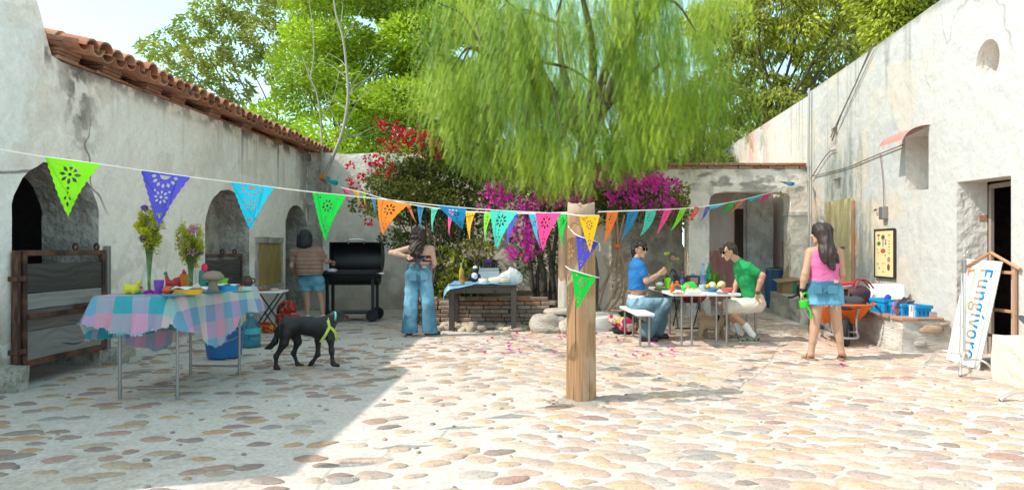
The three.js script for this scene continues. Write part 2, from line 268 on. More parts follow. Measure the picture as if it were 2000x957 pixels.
// ---------- walls ----------
const LX = (d) => -(5.14 - 0.048 * d), RX = (d) => 4.915 + 0.086 * d;
const LT = Math.atan2(1, 0.048), RT = -Math.atan2(1, -0.086) ; // turns that lay local x along each wall, local z out into the yard
const LW = (d, h = 0, w = 0) => V(LX(d) + w, h, -d), RW = (d, h = 0, w = 0) => V(RX(d) - w, h, -d);
const LU = (d) => (d - 3) * 1.00115, RU = (d) => (22 - d) * 1.0037;
function poly(pts) { const s = new THREE.Shape(); pts.forEach(([x, y], i) => i ? s.lineTo(x, y) : s.moveTo(x, y)); s.closePath(); return s; }
function hole(pts) { const s = new THREE.Path(); pts.forEach(([x, y], i) => i ? s.lineTo(x, y) : s.moveTo(x, y)); s.closePath(); return s; }
function archHole(u0, u1, h0, spring, top, n = 18) { const pts = [[u0, h0], [u1, h0], [u1, spring]], c = (u0 + u1) / 2, r = (u1 - u0) / 2; for (let i = 1; i < n; i++) { const a = i / n * Math.PI; pts.push([c + Math.cos(a) * r, spring + Math.sin(a) * (top - spring)]); } pts.push([u0, spring]); return hole(pts.map(([x, y], i) => [x + 0.012 * Math.sin(i * 2.3), y + 0.01 * Math.sin(i * 3.1)])); }
function slab(shape, th) { return new THREE.ExtrudeGeometry(shape, { depth: th, bevelEnabled: false, curveSegments: 24 }).translate(0, 0, -th); }
const crackAt = (u, v, sd) => { const a = Math.abs(fbm(u * 0.7 + fbm(u * 3, v * 3, 3, sd + 3) * 0.25, v * 0.22, 3, sd) - 0.5), gate = sm(0.47, 0.6, fbm(u * 0.6 + 4, v * 0.6, 3, sd + 40)); return sm(0.0045, 0.001, a) * gate; };
const leftTex = tex(1600, 560, (tu, tv) => {
  const u = tu * 12.6, h = tv * 4.6, d = u + 3, top = d < 7 ? 4.4 : 3.36;
  let k = [0.94, 0.81, 0.70];
  k = mix3(k, [0.82, 0.70, 0.60], sm(0.42, 0.7, fbm(u * 0.9, h * 0.7, 5, 1)) * 0.6);
  k = mix3(k, [0.95, 0.86, 0.77], sm(0.5, 0.75, fbm(u * 1.7 + 5, h * 1.7, 5, 2)) * 0.5);
  const drip = sm(0.5, 0.85, n2(u * 7, h * 0.5, 3) * 0.55 + n2(u * 19, h * 0.9, 4) * 0.45) * sm(1.3, 0.0, top - h + fbm(u * 2, 3, 3, 7) * 0.5) * (d > 11 ? 1 : 0.45);
  k = mix3(k, [0.12, 0.115, 0.105], drip * 0.9);
  k = mix3(k, [0.15, 0.13, 0.115], sm(0.22, 0, top - h) * sm(0.35, 0.6, fbm(u * 6, h * 6, 4, 9)) * 0.85);
  const mo = Math.exp(-Math.pow((d - 7.5 - (3.3 - h) * 0.05) / 0.3, 2)) * sm(2.1, 2.9, h); k = mix3(k, [0.15, 0.125, 0.105], mo * sm(0.38, 0.62, fbm(u * 8, h * 8, 5, 11)) * 0.85);
  k = mix3(k, [0.45, 0.3, 0.22], Math.exp(-Math.pow((d - 7.62) / 0.05, 2)) * sm(1.6, 2.3, h) * sm(2.9, 2.4, h) * 0.5);
  const low = sm(0.95, 0.15, h + (fbm(u * 1.3, h, 3, 13) - 0.5) * 1.1); k = mix3(k, mix3([0.30, 0.24, 0.18], [0.44, 0.38, 0.31], fbm(u * 9, h * 9, 4, 14)), low * 0.85);
  k = mix3(k, [0.70, 0.58, 0.47], sm(0.585, 0.605, fbm(u * 1.6 + 3, h * 2.2, 6, 20)) * (0.35 + 0.5 * sm(1.6, 0.4, h)));
  k = mix3(k, [0.90, 0.88, 0.83], sm(0.60, 0.61, fbm(u * 1.1 + 9, h * 1.3, 6, 21)) * 0.5);
  if (d > 13.6) k = mix3(k, [0.2, 0.18, 0.15], sm(13.7, 14.9, d) * sm(0.4, 0.6, fbm(u * 5, h * 2.2, 4, 18)) * 0.8);
  k = mix3(k, [0.14, 0.12, 0.1], crackAt(u * 0.8, h * 0.8, 15) * 0.8);
  const s = (n2(u * 60, h * 60, 16) - 0.5) * 0.10 + (fbm(u * 14, h * 14, 3, 19) - 0.5) * 0.10; return [k[0] + s, k[1] + s, k[2] + s];
});
leftTex.repeat.set(1 / 12.6, 1 / 4.6);
const wallBump = bump(0.35, 0.035);
const leftMat = M('#fff', 0.93, { map: leftTex, ...wallBump });
const revealMat = M('#fff', 0.95, { map: tex(512, 512, (u, v) => { const k = mix3([0.33, 0.29, 0.24], [0.50, 0.45, 0.39], sm(0.3, 0.7, fbm(u * 6, v * 6, 5, 6, 6))); const s = sm(0.7, 0.9, n2(u * 60, v * 60, 9, 60)) * 0.14; return [k[0] - s, k[1] - s, k[2] - s]; }), ...bump(0.8, 0.04) });
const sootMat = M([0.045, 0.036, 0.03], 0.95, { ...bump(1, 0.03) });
const plainMat = M('#fff', 0.93, { map: tex(512, 512, (u, v) => { const k = mix3([0.52, 0.49, 0.44], [0.70, 0.68, 0.63], sm(0.3, 0.7, fbm(u * 5, v * 5, 5, 26, 5))); const s = sm(0.62, 0.85, fbm(u * 20, v * 20, 3, 29, 20)) * 0.2; return [k[0] - s, k[1] - s * 1.05, k[2] - s * 1.1]; }), ...bump(0.5, 0.03) });
const wood = { gate: [0, 1, 2, 3].map((i) => M('#fff', 0.9, { map: grain([[0.035, 0.03, 0.026], [0.40, 0.36, 0.33], [0.22, 0.175, 0.15], [0.34, 0.30, 0.28]][i], [[0.11, 0.09, 0.075], [0.22, 0.185, 0.165], [0.11, 0.085, 0.07], [0.20, 0.175, 0.155]][i], [2, 26], i * 13, 256, true), ...bump(1, 0.006) })), dark: M('#fff', 0.9, { map: grain([0.035, 0.028, 0.022], [0.09, 0.07, 0.055], [2, 30], 70) }), lath: M('#fff', 0.9, { map: grain([0.34, 0.22, 0.12], [0.2, 0.12, 0.07], [3, 20], 80) }), pale: M('#fff', 0.85, { map: grain([0.55, 0.3, 0.18], [0.42, 0.22, 0.12], [3, 24], 90) }) };

// left building: arched stable wall, brick piers, clay tile eave
const stable = thing('stable_building', 'long plastered stable with three arches under a clay tile eave, left side', 'building', LW(3), LT);
{
  const s = poly([[0, -0.1], [LU(15), -0.1], [LU(15), 3.42], [LU(12), 3.38], [LU(9.5), 3.36], [LU(7.25), 3.33], [LU(7.1), 3.36], [LU(7.04), 3.5], [LU(6.93), 3.78], [LU(6.82), 3.98], [LU(6.7), 4.3], [LU(6.5), 4.42], [0, 4.42]]);
  s.holes.push(archHole(LU(6.56), LU(7.86), -0.05, 1.66, 2.26), archHole(LU(10.3), LU(11.86), -0.05, 1.6, 2.3), archHole(LU(13.5), LU(14.72), -0.05, 1.75, 2.24));
  part(stable, 'wall', slab(s, 0.68), [leftMat, revealMat]);
  // shell of the rooms behind
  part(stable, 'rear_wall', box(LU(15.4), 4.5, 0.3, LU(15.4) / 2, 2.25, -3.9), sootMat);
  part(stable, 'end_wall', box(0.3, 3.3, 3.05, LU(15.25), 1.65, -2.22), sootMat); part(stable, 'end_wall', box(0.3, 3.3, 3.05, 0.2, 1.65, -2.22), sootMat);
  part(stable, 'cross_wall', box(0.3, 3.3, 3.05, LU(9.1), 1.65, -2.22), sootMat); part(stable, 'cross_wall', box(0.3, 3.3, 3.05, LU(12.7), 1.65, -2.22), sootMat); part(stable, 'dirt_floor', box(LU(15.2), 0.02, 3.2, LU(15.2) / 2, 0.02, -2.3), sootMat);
  const deck = part(stable, 'roof_deck', box(LU(15.4) - LU(7.05), 0.06, 4.5, (LU(15.4) + LU(7.05)) / 2, 0, -2.1), wood.dark); deck.position.set(0, 4.0, -0.0); deck.rotation.set(0.19, 0, 0); deck.geometry.translate(0, 0.02, 0); deck.position.y = 3.52;
  part(stable, 'roof_deck', box(LU(7.05) - 0.1, 0.08, 4, LU(7.05) / 2, 4.38, -2.75), wood.dark);
  part(stable, 'infill_wall', box(LU(11.95) - LU(10.2), 2.4, 0.12, (LU(11.95) + LU(10.2)) / 2, 1.2, -0.6), revealMat);
  // brick piers
  rs(5);
  for (const d of [7.32, 8.05, 8.9, 9.5, 10.55, 11.7, 13.1, 14.3]) {
    const g = new THREE.Group(); g.name = 'brick_pier'; g.position.set(LU(d), 3.35, 0); stable.add(g);
    for (let i = 0; i < 4; i++) part(g, 'brick', rbox(0.36 - 0.02 * (3 - i) * 0.6, 0.036, 0.3, 0.006, R(-0.008, 0.008), 0.02 + i * 0.041, -0.13 + i * 0.016 + R(-0.006, 0.006), 0, R(-0.02, 0.02)), mats.brick[Math.floor(R(4))]);
  }
  for (let u = LU(7.3), i = 0; u < LU(14.9); u += 0.31, i++) part(stable, 'coping_brick', rbox(0.3, 0.03, 0.26, 0.006, u, 3.362 + (u - LU(7.3)) * 0.0065 + R(-0.004, 0.004), -0.105 + R(-0.01, 0.01), 0, R(-0.03, 0.03)), mats.brick[Math.floor(R(4))]);
  for (const w of [0.02, 0.12, -0.3]) for (let u = LU(7.06); u < LU(15.1); u += 1.98) part(stable, 'lath', rbox(1.95, 0.035, 0.06, 0.008, u + 0.98 + R(-0.02, 0.02), 3.535 - w * 0.19 + R(-0.012, 0.012), w, 0, R(-0.015, 0.015), R(-0.012, 0.012)), wood.lath);
  const tileM = [0, 1, 2, 3].map((i) => M('#fff', 0.85, { map: tex(128, 128, (u, v) => mix3([[0.46, 0.19, 0.10], [0.40, 0.15, 0.08], [0.5, 0.25, 0.14], [0.34, 0.15, 0.10]][i], [0.13, 0.1, 0.085], sm(0.52, 0.75, fbm(u * 6, v * 6, 4, i * 9 + 1, 6)) * 0.75)), ...bump(3, 0.006) }));
  const tileGeo = (up) => { const sh = new THREE.Shape(); const n = 9; for (let i = 0; i <= n; i++) { const a = Math.PI * i / n; sh[i ? 'lineTo' : 'moveTo'](Math.cos(a) * 0.108, Math.sin(a) * 0.1 * up); } for (let i = n; i >= 0; i--) { const a = Math.PI * i / n; sh.lineTo(Math.cos(a) * 0.092, Math.sin(a) * 0.082 * up); } sh.closePath(); const g = new THREE.ExtrudeGeometry(sh, { depth: 0.44, bevelEnabled: false }); return g; };
  const cover = tileGeo(1), pan = tileGeo(-1);
  for (let row = 0; row < 3; row++) for (let u = LU(7.14), i = 0; u < LU(15.2); u += 0.212, i++) for (const up of [0, 1]) {
    if (row === 2 && i > 20) continue;
    const m = part(stable, 'roof_tile', up ? cover : pan, tileM[Math.floor(R(4))]), z = 0.26 - (row + 1) * 0.34 + R(-0.02, 0.02) + (up ? 0 : -0.03);
    m.position.set(u + (up ? 0.106 : 0) + R(-0.008, 0.008), 3.625 - (z + 0.4) * 0.19 + R(-0.008, 0.01) + (up ? 0 : 0.02), z); m.rotation.set(0.19 + R(-0.04, 0.04), R(-0.06, 0.06), R(-0.09, 0.09));
  }
  // boarded window with a plaster surround
  const w = new THREE.Group(); w.name = 'boarded_window'; w.position.set(LU(12.68), 1.06, 0); stable.add(w);
  part(w, 'frame', [jbox(1.2, 0.1, 0.07, 0, 0.44, 0.02, 0.1, 0.012), jbox(0.08, 0.84, 0.05, -0.56, 0, 0.01, 0.1, 0.012), jbox(0.08, 0.84, 0.05, 0.56, 0, 0.01, 0.1, 0.012), jbox(1.2, 0.06, 0.08, 0, -0.42, 0.02, 0.1, 0.012)], revealMat);
  part(w, 'panel', box(1.04, 0.78, 0.03, 0, 0, 0.012), M('#fff', 0.8, { map: grain([0.44, 0.31, 0.10], [0.30, 0.20, 0.07], [3, 6], 33) }));
  // narrow door of the third arch
  const dr = new THREE.Group(); dr.name = 'door'; dr.position.set(LU(13.56), 0, -0.3); dr.rotation.y = 0.25; stable.add(dr);
  for (let i = 0; i < 5; i++) part(dr, 'plank', rbox(0.2, 1.95, 0.04, 0.006, 0.12 + i * 0.205, 1.0, 0), wood.dark);
}
// gates: rusty frames with weathered boards
function gate(d0, d1, h0, h1, label, boards, rings, off) {
  const L = LU(d1) - LU(d0), g = thing('stable_gate', label, 'gate', LW(d0, 0, off), LT), H = h1 - h0, t = 0.055;
  const f = [rbox(L, t, 0.05, 0.008, L / 2, h1 - t / 2, 0), rbox(L, t * 1.2, 0.05, 0.008, L / 2, h0 + t / 2, 0), rbox(t, H - 0.01, 0.052, 0.008, t / 2, h0 + H / 2, 0.002), rbox(t, H - 0.01, 0.052, 0.008, L - t / 2, h0 + H / 2, 0.002)];
  part(g, 'frame', f, mats.rust);
  const n = boards.length; let y = h0 + 0.06; const free = H - 0.06 - (boards.gap ?? 0.16);
  boards.forEach(([k, mi], i) => { const hh = free * k; part(g, 'plank', jbox(L - 2 * t - 0.01, hh - 0.008, 0.035, L / 2, y + hh / 2, -0.004, 0.12, 0.006, 4, i * 7), wood.gate[mi]); y += hh; });
  part(g, 'rail', rbox(L - 2 * t, 0.045, 0.03, 0.005, L / 2, h0 + H * 0.43, 0.03), mats.rust);
  part(g, 'bolt', [bar([L * 0.55, h0 + H * 0.47, 0.06], [L * 1.02, h0 + H * 0.47, 0.06], 0.018), tube([[L * 0.72, h0 + H * 0.46, 0.06], [L * 0.74, h0 + H * 0.36, 0.07], [L * 0.8, h0 + H * 0.35, 0.07], [L * 0.82, h0 + H * 0.45, 0.06]], 0.009)], mats.rust);
  part(g, 'hinge_post', [bar([-0.06, h0 - 0.16, 0], [-0.06, h1, 0], 0.035), rbox(0.12, 0.05, 0.1, 0.01, -0.05, h0 + H * 0.76, 0), rbox(0.12, 0.05, 0.1, 0.01, -0.05, h0 + H * 0.14, 0)], mats.rust);
  for (const r of rings) { const m = part(g, 'ring', new THREE.TorusGeometry(0.035, 0.012, 8, 16), mats.rust); m.position.set(L * r, h1 + 0.035, 0); m.rotation.y = 1.2; }
  return g;
}
gate(6.62, 7.86, 0.19, 1.33, 'large rusty steel gate with wide weathered boards, in the leftmost arch', Object.assign([[0.3, 3], [0.22, 2], [0.17, 1], [0.31, 0]], { gap: 0.13 }), [0.62, 0.9], 0.05);
part(stable, 'gate_jamb', [rbox(0.06, 1.2, 0.06, 0.01, LU(7.95), 0.78, 0.035)], mats.steel);
gate(10.4, 11.75, 0.12, 1.26, 'smaller rusty gate with dark boards, in the second arch behind the flowers', Object.assign([[0.25, 0], [0.25, 0], [0.25, 0], [0.25, 0]], { gap: 0.1 }), [0.5, 0.82], -0.1);
part(stable, 'gate_stop', jbox(0.2, 0.2, 0.22, LU(8.0), 0.09, 0.1, 0.05, 0.04), revealMat);
part(stable, 'gate_stop', jbox(0.16, 0.26, 0.2, LU(6.44), 0.12, 0.1, 0.05, 0.04), revealMat);

// back wall
const backWall = thing('courtyard_wall', 'weathered plaster wall closing the yard, behind the grill and bushes', 'wall', V(0, 0, -15));
{
  const t = tex(1024, 512, (tu, tv) => { const u = tu * 7.2, h = tv * 3.6; let k = mix3([0.80, 0.69, 0.59], [0.90, 0.82, 0.74], sm(0.35, 0.65, fbm(u * 1.1, h * 1.1, 5, 51))); k = mix3(k, [0.33, 0.28, 0.23], sm(0.5, 0.72, fbm(u * 2.3, h * 1.6, 5, 52)) * 0.55); k = mix3(k, [0.36, 0.29, 0.22], sm(0.9, 0.1, h + (fbm(u * 2, h * 2, 3, 53) - 0.5) * 1.2) * 0.6); k = mix3(k, [0.22, 0.18, 0.15], sm(0.75, 0.1, u) * sm(0.35, 0.6, fbm(u * 5, h * 3, 4, 54)) * 0.75); k = mix3(k, [0.15, 0.13, 0.11], crackAt(u, h, 55) * 0.7); const s = (n2(u * 60, h * 60, 56) - 0.5) * 0.07; return [k[0] + s, k[1] + s, k[2] + s]; });
  t.repeat.set(1 / 7.2, 1 / 3.6);
  const pts = [[0, -0.1], [6.9, -0.1], [6.9, 3.1]]; for (let i = 14; i >= 0; i--) pts.push([i * 0.46, 3.44 + 0.025 * Math.sin(i * 2.1) - (i > 10 ? 0.2 : 0)]);
  const w = part(backWall, 'wall', slab(poly(pts), 0.42), M('#fff', 0.93, { map: t, ...wallBump })); w.position.set(-4.6, 0, 0);
  part(backWall, 'cornerstone', jbox(0.5, 0.62, 0.3, -4.24, 2.58, 0.12, 0.1, 0.07, 4, 3), revealMat);
  part(backWall, 'buttress', jbox(0.28, 3.3, 0.22, -4.32, 1.6, 0.1, 0.12, 0.06, 3, 9), revealMat);
}

// right building
const rightTex = tex(2000, 580, (tu, tv) => {
  const u = tu * 18.6, h = tv * 4.8, d = 22 - u / 1.0037;
  let k = [0.55, 0.55, 0.53];
  const far = sm(8.9, 10.2, d);
  k = mix3(k, [0.50, 0.52, 0.52], far * sm(0.45, 0.72, fbm(u * 0.9, h * 0.55, 5, 61)) * 0.75);
  k = mix3(k, [0.66, 0.58, 0.45], far * sm(0.5, 0.72, fbm(u * 1.1 + 7, h * 0.8, 5, 62)) * 0.55);
  const drip = sm(0.52, 0.85, n2(u * 6, h * 0.4, 63) * 0.6 + n2(u * 17, h * 0.7, 64) * 0.4); k = mix3(k, [0.34, 0.33, 0.31], drip * far * (0.35 + 0.55 * sm(2.2, 0, 4.6 - h)));
  k = mix3(k, [0.18, 0.17, 0.16], sm(0.16, 0.02, 4.6 - h + fbm(u * 5, 1, 3, 69) * 0.12) * 0.55);
  k = mix3(k, [0.72, 0.34, 0.29], sm(14.6, 16.5, d) * sm(0.42, 0.62, fbm(u * 1.6, h * 0.5, 4, 65)) * 0.6);
  k = mix3(k, [0.46, 0.47, 0.47], far * sm(0.56, 0.575, fbm(u * 1.2 + 2, h * 1.1, 6, 72)) * 0.5); k = mix3(k, [0.62, 0.55, 0.44], far * sm(0.59, 0.605, fbm(u * 1.5 + 8, h * 1.3, 6, 73)) * 0.6);
  const sp = (cu, ch, a, b, c, w) => { k = mix3(k, c, w * Math.exp(-Math.pow((d - cu) / a, 2) - Math.pow((h - ch) / b, 2)) * sm(0.3, 0.6, fbm(u * 7, h * 7, 3, 66))); };
  sp(11.75, 1.42, 0.07, 0.18, [0.75, 0.2, 0.17], 1.2); sp(11.4, 0.9, 0.5, 0.35, [0.42, 0.42, 0.42], 0.7); sp(13.6, 2.2, 0.25, 0.4, [0.62, 0.45, 0.3], 0.9); sp(10.8, 1.9, 0.4, 0.3, [0.7, 0.58, 0.44], 0.8);
  k = mix3(k, [0.45, 0.4, 0.34], sm(0.7, 0.1, h + (fbm(u * 2, h * 2, 3, 67) - 0.5) * 0.8) * 0.5);
  k = mix3(k, [0.3, 0.27, 0.24], crackAt(u * 0.8, h * 0.8, 68) * 0.6);
  const s = (n2(u * 60, h * 60, 70) - 0.5) * 0.07 + (fbm(u * 12, h * 12, 3, 71) - 0.5) * 0.06; return [k[0] + s, k[1] + s, k[2] + s];
});
rightTex.repeat.set(1 / 18.6, 1 / 4.8);
const rightMat = M('#fff', 0.92, { map: rightTex, ...bump(0.4, 0.02) });
const whiteReveal = M([0.72, 0.67, 0.61], 0.93, { ...bump(0.6, 0.03) });
const house = thing('farm_building', 'tall whitewashed building with a doorway and oval niche, right side', 'building', RW(22), RT);
{
  const B = RU(3.6);
  const s = poly([[0, -0.1], [B, -0.1], [B, 4.92], [RU(8.4), 4.86], [RU(8.45), 4.66], [RU(11), 4.6], [RU(14), 4.56], [RU(14.05), 4.5], [RU(18), 4.5], [0, 4.5]]);
  const oval = []; for (let i = 0; i < 24; i++) { const a = i / 24 * 6.2832; oval.push([RU(8.03) + Math.cos(a) * 0.23, 3.56 + Math.sin(a) * 0.245]); }
  s.holes.push(hole([[RU(8.67), -0.05], [RU(7.6), -0.05], [RU(7.6), 2.16], [RU(8.67), 2.19]]), hole(oval), hole([[RU(10.0), 2.19], [RU(9.35), 2.16], [RU(9.35), 3.02], [RU(10), 2.98]]), hole([[RU(12.75), 2.44], [RU(12.4), 2.44], [RU(12.4), 2.64], [RU(12.75), 2.64]]), hole([[RU(12.85), 3.2], [RU(12.55), 3.2], [RU(12.55), 3.6], [RU(12.85), 3.6]]));
  part(house, 'wall', slab(s, 0.37), [rightMat, whiteReveal]);
  const back = poly([[0, 0], [B, 0], [B, 4.7], [0, 4.5]]); back.holes.push(hole([[RU(9.3), 0.02], [RU(6.9), 0.02], [RU(6.9), 2.5], [RU(9.3), 2.5]]));
  const bk = part(house, 'inner_wall', slab(back, 0.2), whiteReveal); bk.position.z = -0.375;
  const fr = part(house, 'door_frame', [rbox(0.05, 2.15, 0.05, 0.01, RU(8.64), 1.08, 0), rbox(0.05, 2.15, 0.05, 0.01, RU(7.63), 1.08, 0), rbox(0.98, 0.06, 0.05, 0.01, RU(8.13), 2.13, 0.003)], M([0.33, 0.27, 0.22], 0.9)); fr.position.z = -0.4;
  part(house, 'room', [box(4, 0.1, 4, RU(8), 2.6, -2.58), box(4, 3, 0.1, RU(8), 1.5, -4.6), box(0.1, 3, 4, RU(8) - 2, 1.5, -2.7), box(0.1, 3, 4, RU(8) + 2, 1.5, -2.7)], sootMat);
  part(house, 'roof_slab', box(B, 0.15, 5, B / 2, 4.35, -3.1), plainMat);
  const cableM = M([0.26, 0.17, 0.13], 0.8);
  // pink awning over the narrow niche: a curved sheet
  part(house, 'awning', sheet(6, 8, (u, v) => { const a = v * 1.35; return [RU(10.06) + u * 0.75, 3.04 - 0.25 * (1 - Math.cos(a)), 0.0 + 0.36 * Math.sin(a) ]; }), M('#fff', 0.9, { map: tex(128, 128, (u, v) => mix3([0.42, 0.17, 0.14], [0.50, 0.26, 0.22], fbm(u * 5, v * 5, 4, 77))) }));
  part(house, 'bracket', tube([[RU(9.68), 2.72, -0.405], [RU(9.7), 2.45, -0.4], [RU(9.66), 2.2, -0.405]], 0.008), mats.rust);
  // plywood panel, downpipes, cables
  part(house, 'plywood_panel', jbox(1.25, 1.62, 0.03, RU(12.45), 1.42, 0.03, 0.2, 0.008), M('#fff', 0.8, { map: tex(256, 256, (u, v) => { const k = mix3([0.66, 0.55, 0.30], [0.56, 0.46, 0.26], fbm(u * 3, v * 14, 4, 81)); return sm(0.06, 0.0, Math.abs(v - 0.36)) * n2(u * 9, 1, 3) > 0.6 ? [0.2, 0.12, 0.06] : k; }) }));
  part(house, 'panel_rail', rbox(0.045, 1.95, 0.05, 0.006, RU(11.78), 1.2, 0.03), wood.pale);
  part(house, 'downpipe', tube([[RU(13.86), 0.6, 0.07], [RU(13.86), 2.2, 0.06], [RU(13.87), 3.2, 0.07], [RU(13.86), 4.6, 0.06]], 0.024, 20), M([0.42, 0.43, 0.42], 0.6));
  part(house, 'conduit', tube([[RU(13.8), 2.76, 0.05], [RU(12.85), 3.16, 0.04], [RU(12.55), 3.16, 0.04]], 0.009, 20), cableM);
  part(house, 'cable', tube([[RU(13.7), 2.8, 0.03], [RU(12), 2.78, 0.025], [RU(11), 2.83, 0.03], [RU(10.02), 2.87, 0.03]], 0.009, 30), cableM);
  part(house, 'drop_cable', tube([[RU(10.75), 2.83, 0.03], [RU(10.66), 2.4, 0.025], [RU(10.62), 1.98, 0.03]], 0.007, 20), cableM);
  part(house, 'meter_box', rbox(0.14, 0.2, 0.09, 0.015, RU(10.6), 1.9, 0.045), mats.steel);
  part(house, 'hook', tube([[RU(10.95), 1.98, 0.01], [RU(10.9), 1.95, 0.06], [RU(10.85), 1.97, 0.03]], 0.008), mats.rust);
  part(house, 'roof_cable', tube([[RU(12.7), 3.35, 0.04], [RU(12.3), 3.7, 0.05], [RU(11.6), 4.2, 0.04], [RU(11), 4.62, 0.05]], 0.012, 24), mats.steel);
  part(house, 'roof_cable', tube([[RU(12.72), 3.42, 0.06], [RU(12.2), 3.75, 0.07], [RU(11.3), 4.35, 0.06], [RU(10.9), 4.62, 0.05]], 0.008, 24), mats.steel);
  part(house, 'exposed_brick', rbox(0.11, 0.09, 0.05, 0.012, -0.16, 1.73, RU(8.67) + 0.02).rotateY(-Math.PI / 2).translate(0, 0, -0.16), mats.brick[2]).position.set(RU(8.67) * 2, 0, 0.0);
}

// stone ledges along the right wall
const ledge = thing('stone_ledge', 'long plastered stone ledge along the right wall holding the blue crates', 'ledge', V(0, 0, 0));
{
  const L = 5.8;
  const body = jbox(0.9, 0.43, L, 0, 0.2, 0, 0.12, 0.035, 2.2, 1); const p = body.attributes.position;
  for (let i = 0; i < p.count; i++) { const z = p.getZ(i), d = 8.8 + L / 2 - z, f = 5.05 + (d - 8.8) * 0.05 + 0.03 * Math.max(0, d - 12) ** 2; p.setX(i, p.getX(i) + f + 0.45 + (0.43 - p.getY(i)) * -0.04); p.setZ(i, -d); }
  body.computeVertexNormals();
  const t = tex(1024, 256, (u, v) => { let k = mix3([0.50, 0.46, 0.40], [0.68, 0.65, 0.60], sm(0.35, 0.7, fbm(u * 24, v * 5, 5, 91))); const st = Math.exp(-Math.pow((u - 0.6) / 0.1, 2)) + Math.exp(-Math.pow((u - 0.36) / 0.07, 2)) * 0.5; k = mix3(k, [0.10, 0.075, 0.06], clamp(st * sm(0.35, 0.6, fbm(u * 30, v * 3, 4, 93)))); return k; });
  // uv along the length
  const uv = body.attributes.uv; for (let i = 0; i < p.count; i++) uv.setXY(i, (-p.getZ(i) - 8.8) / 5.8 * -1 + 1 + (p.getX(i) - 5.05) * 0.17, p.getY(i) * 2.2);
  part(ledge, 'body', body, M('#fff', 0.93, { map: t, ...bump(3, 0.02) }));
  rs(17); for (let i = 0; i < 6; i++) part(ledge, 'brick', rbox(0.22, 0.045, 0.3, 0.012, 5.12 + R(-0.02, 0.03) + i * 0.022, 0.435, -8.92 - i * 0.32, 0, R(-0.08, 0.08)), mats.brick[Math.floor(R(4))]);
  part(ledge, 'brick', rbox(0.46, 0.035, 0.16, 0.012, 5.36, 0.437, -8.88), mats.brick[2]);
  part(ledge, 'stone', rock(0.15, 0.05, 0.03, 5.4, 0.3, -8.8, 4, 0.35), cobbleMat([0.55, 0.38, 0.27])); part(ledge, 'stone', rock(0.06, 0.025, 0.02, 5.58, 0.37, -8.79, 8, 0.2), cobbleMat([0.5, 0.36, 0.28]));
  part(ledge, 'stone', rock(0.08, 0.035, 0.02, 5.27, 0.12, -8.79, 6, 0.2), cobbleMat([0.5, 0.47, 0.42]));
}
const ledge2 = thing('stone_block_seat', 'squat whitewashed stone block at the right edge beside the doorway', 'ledge', V(0, 0, 0));
part(ledge2, 'body', jbox(1.0, 0.5, 2.6, 5.38, 0.22, -5.6, 0.12, 0.04, 2.4, 5), M([0.60, 0.56, 0.49], 0.93, { ...bump(0.8, 0.02) }));

